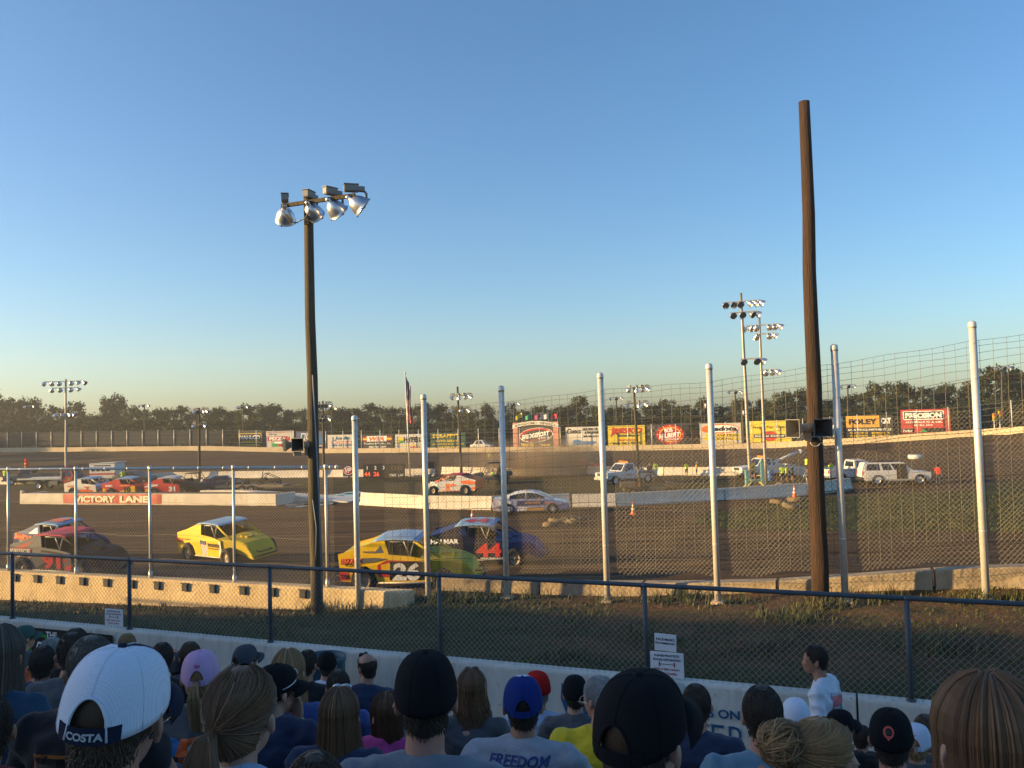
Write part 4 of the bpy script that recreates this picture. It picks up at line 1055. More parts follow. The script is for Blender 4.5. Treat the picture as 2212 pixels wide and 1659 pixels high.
mb.tube([((T_.x-Bb.x)*i/n+0.012*math.sin(i*1.9), 0.01*math.cos(i*2.3), -0.3+(T_.z-Bb.z+0.3)*i/n) for i in range(n+1)], [0.165-0.062*i/n for i in range(n+1)], 18)
mb.build('pole', WOOD_B, bp)
mb = MB(); mb.tube([(-0.02+0.1*math.cos(t*0.6), -0.17, 3.1+0.1*math.sin(t*0.6)) for t in range(11)]+[(0.16, -0.14, 3.0), (0.22, -0.1, 2.9)], 0.008, 6)
mb.build('cable', mat('white_cable', (0.6, 0.6, 0.58), rough=0.5), bp)
# horn loudspeakers
HORN = mat('horn_beige', (0.46, 0.33, 0.21), rough=0.55, var=0.12, scale=3); HORND = mat('horn_dark', (0.035, 0.032, 0.03), rough=0.7, var=0.2)
def horn(label, pos, yaw, w, h, L, inner=HORND):
    r = empty('horn_speaker', label, 'loudspeaker', pos, yaw)
    def secs(inset):
        out = []
        for i in range(9):
            t = i/8; e = 0.16+0.84*t**1.8
            hw, hh = w/2*e-inset, h/2*(0.30+0.70*t**1.5)-inset
            out.append([Vector((-hw, -L*t, -hh)), Vector((hw, -L*t, -hh)), Vector((hw, -L*t, hh)), Vector((-hw, -L*t, hh))])
        return out
    mb = MB(); so_ = secs(0); mb.loft(so_, cap=False); mb.build('flare', HORN, r)
    mb = MB(); si = secs(0.012); mb.loft(si, cap=False); mb.add(si[0], [(0, 1, 2, 3)]); mb.build('mouth', inner, r)
    mb = MB(); mb.add(so_[-1]+si[-1], [(0, 1, 5, 4), (1, 2, 6, 5), (2, 3, 7, 6), (3, 0, 4, 7)]); mb.build('rim', BALL, r)
    mb = MB(); mb.tube([(0, 0, 0), (0, 0.18, 0)], 0.09, 12); mb.box((0, 0.08, -0.12), (0.05, 0.16, 0.24)); mb.build('driver_unit', HORN, r)
    return r
p = at(1766, 924, 15.45); horn('front horn loudspeaker facing the crowd on the brown pole', p+Vector((-0.0, 0.15, 0)), R(6), 0.37, 0.33, 0.34)
p = at(1730, 925, 15.5); horn('side horn loudspeaker facing left on the brown pole', p+Vector((0.05, 0, 0)), R(-68), 0.38, 0.34, 0.26)
p = at(659, 960, 17.9); horn('front horn loudspeaker on the weathered lamp pole', p+Vector((-0.02, 0.1, 0)), R(-18), 0.30, 0.29, 0.30)
p = at(632, 961, 17.95); horn('side horn loudspeaker facing left on the weathered lamp pole', p+Vector((0.02, 0, 0)), R(-66), 0.28, 0.29, 0.20)
# infield towers and poles
def G(px, py):
    p = onz(px, py, 0); p.z = height(p.x, p.y); return p
lamp_pole('taller metal lamp tower with three tiers in the infield', G(1622, 1058), 633, 1600, METP, 0.16, 0.10, [(652, [(1567, 'F'), (1583, 'F'), (1596, 'F'), (1614, 'R'), (1625, 'R'), (1635, 'R')]), (675, [(1582, 'F'), (1600, 'F'), (1617, (0.5, -0.6, -0.5)), (1628, 'R')]), (776, [(1603, 'F'), (1628, 'F'), (1639, 'R')])], 1.1, ballast=False)
lamp_pole('shorter metal lamp tower behind the taller tower in the infield', G(1655, 1045), 686, 1640, METP, 0.15, 0.09, [(703, [(1613, 'BL'), (1624, 'B'), (1633, 'B'), (1656, 'BR'), (1666, 'BR'), (1676, 'R')]), (722, [(1634, 'B'), (1656, 'BR'), (1666, 'R')]), (800, [(1652, 'B'), (1662, 'BR'), (1672, 'R')])], 1.05, ballast=False)
lamp_pole('metal lamp tower with ten lamps at the far left', G(143, 1038), 819, 142, METP, 0.16, 0.10, [(824, [(99, 'L'), (114, 'BL'), (127, 'B'), (153, 'B'), (167, 'BR'), (181, 'R')]), (838, [(114, 'BL'), (129, 'B'), (152, 'B'), (168, 'BR')]), (893, [(124, 'L'), (134, 'B'), (150, 'R'), (158, 'R')])], 1.15, armdir=Vector((1, 0, 0)), ballast=False)
lamp_pole('wooden lamp pole behind the parked race cars at left', G(431, 1035), 881, 430, WOOD_G, 0.16, 0.11, [(886, [(422, 'L'), (430, 'F'), (441, 'R'), (449, 'R')]), (917, [(421, 'L'), (436, 'F'), (444, 'R')])], 1.0)
lamp_pole('wooden lamp pole mostly hidden by the near weathered pole', G(700, 1031), 866, 697, WOOD_G, 0.16, 0.11, [(873, [(690, 'F'), (698, 'F'), (706, 'F'), (713, 'R')]), (903, [(694, 'F'), (702, 'F'), (712, 'R')])], 1.0)
lamp_pole('wooden lamp pole with two tiers behind the silver and orange race car', G(997, 1028), 835, 988, WOOD_G, 0.16, 0.11, [(855, [(979, 'L'), (991, 'D'), (1003, 'BR'), (1014, 'R')]), (884, [(979, 'L'), (995, 'B'), (1010, 'R')])], 1.0)
lamp_pole('wooden lamp pole with two tiers behind the white pickup', G(1380, 1026), 836, 1369, WOOD_G, 0.16, 0.11, [(838, [(1360, 'BL'), (1374, 'D'), (1384, 'BR'), (1394, 'R')]), (871, [(1359, 'L'), (1379, 'D'), (1391, 'R')])], 1.0)
FARP = [(65, 875, 'leftmost'), (312, 873, 'second from left'), (525, 876, 'behind the white PIZZA billboard'), (716, 879, 'beside the near weathered pole'), (1110, 869, 'left of the brick gate sign'), (1331, 857, 'behind the yellow lowboy billboard'), (1588, 843, 'behind the excavating billboard'), (1831, 830, 'behind the gold equipment billboard'), (2165, 791, 'near the right edge')]
for px, py, w in FARP:
    r_ = ray(px, 930); Y = 150
    for _ in range(10): Y = far_y(clamp(r_.x*Y/r_.y, -170, 82))+9
    B = Vector((r_.x*Y/r_.y, Y, 0))
    lamp_pole('slim lamp pole outside the far wall, '+w, B, py, px, WOOD_G, 0.17, 0.12, [(py+1.5, [(px-11, 'L'), (px-1, 'F'), (px+9, 'R')])], 1.25, ballast=False, armdir=Vector((0.96, -0.28, 0)))
for px, py, w in ((1522, 854, 'behind the fifth silver post'), (1603, 869, 'left of the taller lamp tower')):
    Y = far_y(ray(px, 930).x*140)+16; B = at(px, 900, Y); B.z = 0; t = at(px, py, Y)
    r = empty('utility_pole', 'utility pole with cross arm beyond the far wall, '+w, 'pole', B)
    mb = MB(); mb.tube([(0, 0, -0.2), (0, 0, t.z)], [0.18, 0.12], 10); mb.build('pole', WOOD_G, r)
    mb = MB(); mb.box((0, -0.15, t.z-0.5), (2.2, 0.1, 0.14), (0, 0, 0.25)); [mb.tube([(x, -0.15-0.25*0 , t.z-0.43), (x, -0.15, t.z-0.25)], 0.05, 6) for x in (-0.9, 0.9)]; mb.build('cross_arm', WOOD_G, r)
    mb = MB(); mb.tube([(0.25, -0.2, t.z-2.4), (0.25, -0.2, t.z-1.5)], 0.2, 10); mb.build('transformer', GALVF, r)
# thin overhead wires between the poles
mb = MB()
for (a, b, s) in (((1745, 612+0, 15.7), (2300, 905, 60), 1.5),):
    pass
# ------------------------------------------------------------------ trees
LEAF = [mat('leaves_a', (0.044, 0.050, 0.017), rough=0.8, var=0.3, scale=0.25, island=0.22, spec=0.05), mat('leaves_b', (0.056, 0.058, 0.021), rough=0.8, var=0.3, scale=0.25, island=0.22, spec=0.05), mat('leaves_c', (0.037, 0.043, 0.016), rough=0.9, var=0.3, scale=0.25, island=0.22, spec=0.05)]
BARK = mat('bark', (0.07, 0.055, 0.04), rough=0.95, var=0.3)
def tree_mesh(seed, nclump, leafs, spread, lsize):
    """crown and trunk for a tree 1 high... built 12 m high, 9 m wide"""
    rn = random.Random(seed)
    tr = MB(); H = 12.0
    tr.tube([(0, 0, -0.3), (0.1, 0.05, 3), (0.0, 0.2, 6.5), (0.2, 0.1, 9.5)], [0.28, 0.22, 0.14, 0.04], 8)
    cr = MB()
    cl = []
    for i in range(nclump):
        t = rn.random(); z = 2.0+t*9.2
        rad = spread*(0.35+0.65*math.sin(PI*min(1, (t*0.86+0.14))))*math.sqrt(rn.random())
        a = rn.random()*2*PI
        c = Vector((rad*math.cos(a), rad*math.sin(a), z))
        cl.append((c, 0.75+rn.random()*0.9))
    for c, r in cl[:26]:
        tr.tube([(0, 0.1, max(1.5, c.z-3.0)), (c.x*0.5, c.y*0.5, c.z-1.0), tuple(c)], [0.10, 0.06, 0.02], 5)
    for c, r in cl:
        for k in range(leafs):
            d = Vector((rn.gauss(0, 1), rn.gauss(0, 1), rn.gauss(0, 0.8)))
            d = d.normalized()*r*(rn.random()**0.45)
            p = c+d
            n = (d.normalized()+Vector((rn.gauss(0, 0.6), rn.gauss(0, 0.6), rn.gauss(0, 0.6)))).normalized()
            u = n.orthogonal().normalized(); u = Matrix.Rotation(rn.random()*6.28, 3, n) @ u; v = n.cross(u)
            s = lsize*(0.6+0.8*rn.random())
            cr.add([p-u*s, p-v*s*0.55, p+u*s, p+v*s*0.55], [(0, 1, 2, 3)])
    return tr.mesh('trunk', BARK), cr, H
TREES = []
for i, (nc, lf_, sp, ls) in enumerate(((70, 60, 4.2, 0.27), (55, 60, 3.4, 0.25), (80, 55, 4.8, 0.27), (60, 55, 3.0, 0.25), (64, 55, 5.2, 0.28))):
    t, c, H = tree_mesh(20+i, nc, lf_, sp, ls); TREES.append((t, c.mesh('crown', LEAF[i % 3])))
TKIND = ['rounded dark green tree', 'narrow loose-topped tree', 'broad dense tree', 'tall slim tree with ragged crown', 'wide spreading tree']
def place_tree(kind, X, Y, H, W_, label, group):
    r = empty('tree', label, 'tree', (X, Y, 0), random.random()*6.28, group)
    r.scale = (W_/9.0, W_/9.0, H/12.0)
    for nm, me in (('trunk', TREES[kind][0]), ('crown', TREES[kind][1])):
        o = bpy.data.objects.new(nm, me); COL.objects.link(o); o.parent = r
TP = [(-260, 856, 2, 80), (-200, 862, 0, 76), (-140, 858, 4, 84), (-85, 866, 0, 70), (-30, 853, 4, 90), (20, 858, 0, 70), (62, 866, 2, 60), (100, 872, 1, 54), (128, 880, 0, 50), (158, 873, 0, 52), (195, 893, 2, 60), (232, 866, 3, 48), (254, 851, 3, 56), (284, 876, 1, 50), (312, 886, 0, 56), (350, 884, 2, 60), (392, 882, 0, 55), (430, 876, 1, 50), (470, 889, 2, 60), (508, 884, 0, 52), (548, 878, 4, 66), (585, 876, 2, 60), (622, 886, 0, 52), (655, 884, 1, 46), (690, 876, 0, 52), (728, 889, 2, 60), (765, 880, 4, 60), (800, 876, 0, 56), (838, 882, 2, 56), (878, 881, 4, 60), (918, 874, 0, 56), (950, 872, 2, 52), (985, 884, 0, 50), (1020, 880, 1, 50), (1052, 878, 3, 46), (1098, 868, 1, 44), (1130, 888, 2, 56), (1170, 881, 0, 52), (1210, 876, 2, 56), (1252, 863, 4, 56), (1295, 874, 0, 52), (1330, 884, 2, 52), (1368, 880, 0, 50), (1405, 876, 2, 54), (1440, 868, 4, 56), (1480, 872, 0, 54), (1520, 872, 2, 54), (1560, 874, 0, 52), (1600, 868, 2, 56), (1645, 862, 0, 56), (1690, 848, 4, 64), (1735, 846, 2, 60), (1785, 862, 0, 52), (1822, 864, 2, 52), (1862, 846, 0, 56), (1905, 832, 4, 66), (1950, 828, 2, 64), (1995, 838, 0, 58), (2040, 836, 2, 58), (2085, 832, 0, 58), (2130, 800, 4, 78), (2175, 792, 2, 70), (2215, 806, 0, 70), (2260, 800, 4, 80)]
for i, (px, py, kd, w) in enumerate(TP):
    r_ = ray(px, 925); Y = 200
    dd = 46+14*((i*37) % 5)/5
    for _ in range(10): Y = (far_y(r_.x*Y/r_.y) if r_.x*Y/r_.y < 60 else 118)+dd
    t = at(px, py+5*math.sin(i*2.7)-2, Y)
    side = 'left part' if px < 737 else ('middle part' if px < 1474 else 'right part')
    lbl = TKIND[kd]+' in the '+side+' of the far tree line'
    if i == 12: lbl = 'tallest tree at the left, towering over the tree line'
    place_tree(kd, t.x, Y, t.z*1.03, w*1.35/FPX*Y, lbl, 'trees beyond the far wall, '+side)
rn = random.Random(11)
for i in range(44):
    px = -60+i*54+rn.uniform(-12, 12); r_ = ray(px, 925); Y = 200
    for _ in range(10): Y = (far_y(r_.x*Y/r_.y) if r_.x*Y/r_.y < 60 else 118)+34+rn.random()*8
    side = 'left part' if px < 737 else ('middle part' if px < 1474 else 'right part')
    kd = (0, 2, 4)[i % 3]
    t = at(px, lerp_tab([(0, 906), (700, 908), (1100, 905), (1500, 896), (1800, 886), (2000, 872), (2212, 858)], px)+rn.uniform(-5, 5), Y)
    place_tree(kd, t.x, Y, t.z, 72*1.35/FPX*Y, 'low tree at the foot of the '+side+' of the far tree line', 'low trees right behind the far wall, '+side)
# the wood outside the picture on the left that shades the left turn
for i in range(16):
    place_tree(i % 5, -168-6*(i % 2), 60+i*9, 17+2*(i % 3), 13, 'tree at the left end of the grounds', 'trees left of the grounds')

# ------------------------------------------------------------------ grass on the bank
GR = mat('grass_blades', (0.05, 0.068, 0.014), rough=0.7, var=0.3, scale=0.8, col2=(0.115, 0.105, 0.035), island=0.45)
rn = random.Random(5)
mb = MB()
def tuft(mb, x, y, z, n, h, spread):
    for _ in range(n):
        a = rn.random()*6.28; rr = rn.random()*spread; hh = h*(0.4+0.8*rn.random()); ln = hh*rn.uniform(0.2, 0.9)
        bx, by = x+rr*math.cos(a), y+rr*math.sin(a); b = rn.random()*6.28; w = 0.006+0.006*rn.random()
        d = Vector((math.cos(b), math.sin(b), 0)); q = Vector((-d.y, d.x, 0))*w; p = Vector((bx, by, z-0.02))
        mb.add([p-q, p+q, p+d*ln*0.4+q*0.7+Vector((0, 0, hh*0.65)), p+d*ln*0.4-q*0.7+Vector((0, 0, hh*0.65)), p+d*ln+Vector((0, 0, hh))], [(0, 1, 2, 3), (3, 2, 4)])
for k in range(15000):
    x = rn.uniform(-16, 12); t = rn.random()
    y = g_wall(x)+0.2+(n_wall(x)-0.35-g_wall(x))*t
    dens = 0.5+0.9*mnoise.noise(Vector((x*0.55, y*0.55, 7)))
    if x > 1: dens -= 0.25
    if rn.random() > dens: continue
    tuft(mb, x, y, height(x, y), 5, 0.05+0.05*rn.random(), 0.16)
for i, (x, y, zb, zt) in enumerate(cps):
    for k in range(16):
        a = rn.random()*6.28; rr = 0.2+rn.random()*0.75
        tuft(mb, x+rr*math.cos(a), y-0.05+0.3*rr*math.sin(a), height(x, y-0.2), 7, 0.26, 0.12)
for (px, py) in ((1460, 1300), (1475, 1296), (1700, 1330), (1722, 1345), (1650, 1400), (1400, 1385), (2000, 1395), (2060, 1410), (1800, 1310), (960, 1300), (1010, 1302), (1230, 1420), (700, 1318), (830, 1305), (1920, 1296), (2150, 1300)):
    p = hit(px, py)
    for k in range(22): tuft(mb, p.x+rn.gauss(0, 0.35), p.y+rn.gauss(0, 0.2), p.z, 7, 0.24, 0.14)
o = mb.build('grass', GR, fix=False); tag(o, 'rough grass tufts growing on the bank below the silver posts', 'grass', kind='stuff')
# weeds on the inner apron
mb = MB()
for k in range(2600):
    px = rn.uniform(1480, 2230); py = rn.uniform(1050, 1150)
    p = onz(px, py, 0.4); p.z = height(p.x, p.y)
    if in_poly(p.x, p.y, GRASS_P): tuft(mb, p.x, p.y, p.z, 5, 0.16, 0.3)
o = mb.build('grass', GR, fix=False); tag(o, 'patchy grass on the apron inside the track at right', 'grass', kind='stuff')
# ------------------------------------------------------------------ vehicles
TYRE = mat('tyre_rubber', (0.018, 0.017, 0.016), rough=0.85, var=0.3, scale=6)
RIMD = mat('muddy_rim', (0.36, 0.30, 0.21), rough=0.7, var=0.3, scale=5, metal=0.2)
RIMS = mat('silver_rim', (0.55, 0.55, 0.55), rough=0.35, metal=0.7)
GLASS = mat('car_glass', (0.015, 0.018, 0.02), rough=0.08, spec=0.8, var=0.0)
TRIM = mat('black_trim', (0.02, 0.02, 0.021), rough=0.6)
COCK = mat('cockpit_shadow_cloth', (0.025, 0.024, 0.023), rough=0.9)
TUBE = mat('cage_tube', (0.42, 0.40, 0.36), rough=0.45, metal=0.3)
LITR = mat('tail_lamp', (0.45, 0.015, 0.012), rough=0.25); LITW = mat('head_lamp', (0.62, 0.62, 0.60), rough=0.15)
AMB = mat('amber_lamp', (0.75, 0.22, 0.02), rough=0.3)
def wheel_meshes(r, w, rim, spokes=0, key={}):
    k = (r, w, rim.name, spokes)
    if k in key: return key[k]
    RX = Matrix.Rotation(PI/2, 3, 'X')
    t = MB(); t.lathe([(r*0.58, -w*0.42), (r*0.62, -w/2), (r*0.9, -w/2), (r*0.985, -w*0.40), (r, -w*0.2), (r, w*0.2), (r*0.985, w*0.40), (r*0.9, w/2), (r*0.62, w/2), (r*0.58, w*0.42)], n=28, rot=RX)
    m = MB()
    for s in (-1, 1):
        m.lathe([(r*0.61, s*w*0.44), (r*0.58, s*w*0.40), (r*0.52, s*w*0.26), (r*0.2, s*w*0.22), (r*0.14, s*w*0.34), (0.0, s*w*0.34)], n=24, rot=RX, mi=1 if spokes else 0)
        for q in range(spokes):
            a = 2*PI*q/spokes; c, sn = math.cos(a), math.sin(a)
            m.tube([(0.1*r*c, -s*w*0.36, 0.1*r*sn), (0.57*r*c, -s*w*0.40, 0.57*r*sn)], 0.05*r, 5)
    key[k] = (t.mesh('wheel', TYRE), m.mesh('rim', [rim, TRIM]))
    return key[k]
def add_wheel(root, x, y, r, w, rim=RIMD, spokes=0, steer=0.0):
    a, b = wheel_meshes(r, w, rim, spokes)
    o = bpy.data.objects.new('wheel', a); COL.objects.link(o); o.parent = root; o.location = (x, y, r); o.rotation_euler = (0, random.random()*3, steer); o.rotation_mode = 'ZYX'
    c = bpy.data.objects.new('rim', b); COL.objects.link(c); c.parent = o
    return o
def place(name, label, cat, px, py, yaw, group=None, z=None):
    p = hit(px, py) if z is None else onz(px, py, z)
    return empty(name, label, cat, p, yaw, group)
def tilt_to_ground(root, dx=1.4):
    """lean a vehicle with the bank it stands on"""
    c, s = math.cos(root.rotation_euler.z), math.sin(root.rotation_euler.z); p = root.location
    f = height(p.x+c*dx, p.y+s*dx)-height(p.x-c*dx, p.y-s*dx); l = height(p.x-s, p.y+c)-height(p.x+s, p.y-c)
    root.rotation_euler = (math.atan2(l, 2)*1.0, -math.atan2(f, 2*dx), root.rotation_euler.z)
def race_car(label, px, py, yaw, body, second, roof, texts, cage=TUBE, hoodc=None, rimc=RIMD, patches=(), texts_hood=(), scale=1.07, zs=1.06, group=None, roof_text=None, tmats=None):
    r = place('race_car', label, 'race car', px, py, yaw, group); tilt_to_ground(r); r.rotation_euler.x = R(5.5) if math.cos(yaw) > 0 else R(-3)
    r.scale = (scale, scale, scale*zs)
    hoodc = hoodc or body
    poly = [(-2.15, 0.34), (-2.22, 1.07), (-1.55, 1.21), (-0.98, 1.38), (-0.62, 1.40), (-0.46, 1.05), (0.30, 1.00), (0.95, 0.90), (0.98, 0.30), (-0.86, 0.26), (-0.90, 0.42), (-1.02, 0.64), (-1.25, 0.76), (-1.50, 0.73), (-1.72, 0.56), (-1.80, 0.32)]
    for s in (-1, 1):
        mb = MB(); mb.prism(poly, lambda a, b, t: Vector((a, s*(0.86+0.04*(a+2)/3)-s*max(0, b-0.9)*0.42+s*t, b)), -0.015, 0.015)
        sp = mb.build('side_panel', body, r)
        sgn = 1 if s < 0 else -1
        fn = lambda a, b: Vector((sgn*a, s*(0.86+0.04*(sgn*a+2)/3)-s*max(0, b-0.9)*0.42+s*0.019, b))
        mb = MB()
        for pt in patches:
            mb.add([fn(a*1.0, b)-Vector((0, s*0.001, 0)) for a, b in [(sgn*a, b) for a, b in pt[0]]], [tuple(range(len(pt[0])))], pt[1])
        fn2 = lambda a, b: fn(a, b)+Vector((0, s*0.012, 0))
        for t in texts:
            t = dict(t); st = t.pop('s'); x = t.pop('x')*sgn; y = t.pop('y'); put_text(mb, st, fn2, x, y, **t)
        mb.build('lettering', tmats or BM, sp, fix=False)
        # quarter window patch and rub rail
        mb = MB(); mb.tube([(-0.85, s*0.93, 0.30), (0.9, s*0.95, 0.30), (0.98, s*0.86, 0.30)], 0.025, 6); mb.build('nerf_bar', cage, r)
        mb = MB(); mb.tube([(0.34, s*0.60, 1.36), (0.8, s*0.62, 1.12), (1.25, s*0.62, 0.90)], 0.035, 8); mb.build('windscreen_post', second, r)
        add_wheel(r, -1.34, s*0.80, 0.365, 0.40, rimc); add_wheel(r, 1.36, s*0.90, 0.335, 0.30, rimc)
    mb = MB()
    st = [(0.55, 0.87, 0.94, 0.30), (1.0, 0.85, 0.91, 0.36), (1.58, 0.66, 0.87, 0.42), (1.92, 0.60, 0.80, 0.38), (2.10, 0.57, 0.70, 0.30), (2.30, 0.54, 0.46, 0.24), (2.38, 0.52, 0.30, 0.22)]
    mb.loft([[Vector((x, -h, zb)), Vector((x, -h, zt-0.05)), Vector((x, -h*0.9, zt)), Vector((x, h*0.9, zt)), Vector((x, h, zt-0.05)), Vector((x, h, zb))] for x, h, zt, zb in st])
    hd = mb.build('hood', hoodc, r)
    mb = MB(); mb.rbox((1.35, 0, 0.905), (0.5, 0.34, 0.10), (0, 0.09, 0), 0, 0.03); mb.build('hood_scoop', second, r)
    if texts_hood:
        mb = MB()
        for t in texts_hood:
            t = dict(t); put_text(mb, t.pop('s'), lambda a, b: Vector((1.62+(b)*0.8, -a, 0.79-b*0.45)), t.pop('x'), t.pop('y'), **t)
        mb.build('lettering', BM, hd, fix=False)
    mb = MB(); mb.loft([[Vector((x, -h, z)), Vector((x, h, z)), Vector((x, h*0.97, z+0.035)), Vector((x, -h*0.97, z+0.035))] for x, h, z in ((-1.05, 0.62, 1.36), (-0.9, 0.66, 1.40), (-0.3, 0.68, 1.43), (0.35, 0.68, 1.40), (0.52, 0.67, 1.36))])
    rf = mb.build('roof', roof, r)
    if roof_text: 
        mb = MB(); put_text(mb, roof_text[0], lambda a, b: Vector((-0.28+a*1.0, b, 1.472)), 0, 0, w=1.0, mi=roof_text[1], bold=0.05); mb.build('lettering', BM, rf, fix=False)
    mb = MB(); mb.loft([[Vector((-2.18, -0.80, 1.03)), Vector((-2.18, 0.80, 1.03)), Vector((-2.18, 0.80, 1.0)), Vector((-2.18, -0.80, 1.0))], [Vector((-1.05, -0.68, 1.33)), Vector((-1.05, 0.68, 1.33)), Vector((-1.05, 0.68, 1.30)), Vector((-1.05, -0.68, 1.30))]]); mb.box((-2.17, 0, 0.69), (0.03, 1.62, 0.62)); mb.build('rear_deck', second, r)
    mb = MB(); mb.box((-0.15, 0, 0.42), (1.9, 1.5, 0.3)); mb.rbox((-0.45, 0.12, 0.85), (0.16, 0.5, 0.75), (0, -0.15, 0)); mb.box((-1.35, 0, 0.55), (1.2, 1.0, 0.4)); mb.box((0.68, 0, 0.68), (0.05, 1.5, 0.42)); mb.build('cockpit', COCK, r)
    mb = MB()
    for s in (-1, 1):
        mb.tube([(-0.55, s*0.62, 0.5), (-0.5, s*0.60, 1.36), (0.35, s*0.6, 1.34)], 0.024, 6); mb.tube([(0.20, s*0.66, 0.95), (0.36, s*0.62, 1.34)], 0.02, 6); mb.tube([(0.20, s*0.66, 0.95), (0.02, s*0.64, 1.38)], 0.02, 6)
    mb.tube([(-0.5, -0.6, 1.34), (-0.5, 0.6, 1.34)], 0.024, 6); mb.build('roll_cage', cage, r)
    mb = MB(); mb.tube([(2.2, -0.5, 0.30), (2.52, -0.42, 0.34), (2.55, 0, 0.34), (2.52, 0.42, 0.34), (2.2, 0.5, 0.30)], 0.03, 8); mb.tube([(2.2, -0.3, 0.48), (2.50, -0.25, 0.46), (2.50, 0.25, 0.46), (2.2, 0.3, 0.48)], 0.025, 8); mb.build('front_bumper', TRIM, r)
    mb = MB(); mb.tube([(-2.1, -0.7, 0.4), (-2.38, -0.6, 0.44), (-2.38, 0.6, 0.44), (-2.1, 0.7, 0.4)], 0.03, 8); mb.build('rear_bumper', TRIM, r)
    mb = MB(); mb.tube([(0.9, -0.85, 0.36), (1.36, -0.85, 0.33), (1.36, 0.85, 0.33), (0.9, 0.85, 0.36)], 0.04, 8); mb.build('front_axle', TRIM, r)
    # helmeted head rest with helmet
    mb = MB(); mb.ell((-0.22, 0.16, 1.16), (0.14, 0.12, 0.14), nu=14, nv=10); mb.build('headrest', TRIM, r)
    return r
def race_paint(r, g, b, name):
    """body paint with dust and mud thrown up from the wheels"""
    m = paint(r, g, b, name); N, L = nodes_of(m); bs = N['Principled BSDF']; bs.inputs['Specular IOR Level'].default_value = 0.14
    src = bs.inputs['Base Color'].links[0].from_socket
    tc = N.new('ShaderNodeTexCoord'); n = N.new('ShaderNodeTexNoise'); n.inputs['Scale'].default_value = 5; n.inputs['Detail'].default_value = 8; n.inputs['Roughness'].default_value = 0.75
    mp = N.new('ShaderNodeMapping'); mp.inputs['Scale'].default_value = (0.5, 1, 1.4); L.new(tc.outputs['Object'], mp.inputs['Vector']); L.new(mp.outputs['Vector'], n.inputs['Vector'])
    sx = N.new('ShaderNodeSeparateXYZ'); L.new(tc.outputs['Object'], sx.inputs['Vector'])
    h = N.new('ShaderNodeMapRange'); h.inputs['From Min'].default_value = 0.2; h.inputs['From Max'].default_value = 1.1; h.inputs['To Min'].default_value = 0.22; h.inputs['To Max'].default_value = -0.12; L.new(sx.outputs['Z'], h.inputs['Value'])
    a = N.new('ShaderNodeMath'); a.operation = 'ADD'; L.new(n.outputs['Fac'], a.inputs[0]); L.new(h.outputs['Result'], a.inputs[1])
    r2 = N.new('ShaderNodeMapRange'); r2.inputs['From Min'].default_value = 0.70; r2.inputs['From Max'].default_value = 1.0; r2.inputs['To Max'].default_value = 0.85; L.new(a.outputs[0], r2.inputs['Value'])
    mx = N.new('ShaderNodeMix'); mx.data_type = 'RGBA'; L.new(r2.outputs['Result'], mx.inputs['Factor']); L.new(src, mx.inputs['A']); mx.inputs['B'].default_value = (0.12, 0.085, 0.05, 1)
    L.new(mx.outputs['Result'], bs.inputs['Base Color'])
    rr = N.new('ShaderNodeMapRange'); rr.inputs['To Min'].default_value = 0.55; rr.inputs['To Max'].default_value = 0.9; L.new(r2.outputs['Result'], rr.inputs['Value']); L.new(rr.outputs['Result'], bs.inputs['Roughness'])
    return m
CY_ = race_paint(0.72, 0.45, 0.02, 'race_yellow'); CSIL = race_paint(0.46, 0.46, 0.47, 'race_silver'); CGRY = race_paint(0.12, 0.12, 0.125, 'race_grey'); CBLU = race_paint(0.014, 0.035, 0.15, 'race_blue'); CNAV = race_paint(0.008, 0.011, 0.035, 'race_navy'); CBLK = race_paint(0.014, 0.014, 0.016, 'race_black'); CRED = race_paint(0.50, 0.04, 0.04, 'race_red'); CORG = race_paint(0.72, 0.14, 0.04, 'race_orange'); CYSHADE = race_paint(0.50, 0.38, 0.03, 'race_yellow_shaded'); CLBL = race_paint(0.22, 0.36, 0.55, 'race_light_blue'); CWHT = race_paint(0.66, 0.62, 0.55, 'race_white'); CPNK = race_paint(0.50, 0.05, 0.08, 'race_rose')  # the olive yellow is body yellow darkened for hoods in shade
TM = [WHT, BLK, CRED, CY_, CBLU, GRN, CORG, CGRY]
race_car('yellow and red race car numbered 26 passing in front of the blue car', 890, 1264, R(-10), CY_, CYSHADE, CLBL, scale=0.95, zs=1.2, texts=
    [dict(s='26', x=0.12, y=0.60, w=0.95, h=0.50, mi=0, bold=0.045, shear=0.1), dict(s='SEARICK', x=-1.72, y=0.90, w=0.72, h=0.15, mi=6, bold=0.05, shear=0.2), dict(s='MOTORSPORTS', x=-1.66, y=0.78, w=0.55, h=0.06, mi=1), dict(s='STARQUEST', x=-1.15, y=1.12, w=0.4, h=0.06, mi=4, bold=0.03), dict(s='TWIN', x=-1.98, y=0.46, w=0.3, h=0.12, mi=1, bold=0.05)], hoodc=CYSHADE,
    patches=[([(-0.85, 0.78), (-0.5, 0.92), (0.95, 0.86), (0.97, 0.45), (-0.84, 0.45)], 2), ([(-0.46, 0.36), (0.74, 0.36), (0.78, 0.86), (-0.40, 0.88)], 1), ([(-2.16, 0.36), (-2.18, 0.60), (-1.84, 0.58), (-1.82, 0.36)], 2), ([(-2.1, 0.80), (-1.0, 0.86), (-0.5, 0.95), (-0.9, 0.98), (-2.1, 0.95)], 7), ([(-1.0, 1.08), (-0.75, 1.28), (-0.62, 1.10)], 7)], tmats=TM, texts_hood=[dict(s='26', x=0.0, y=0.1, w=0.5, mi=0, bold=0.05)])
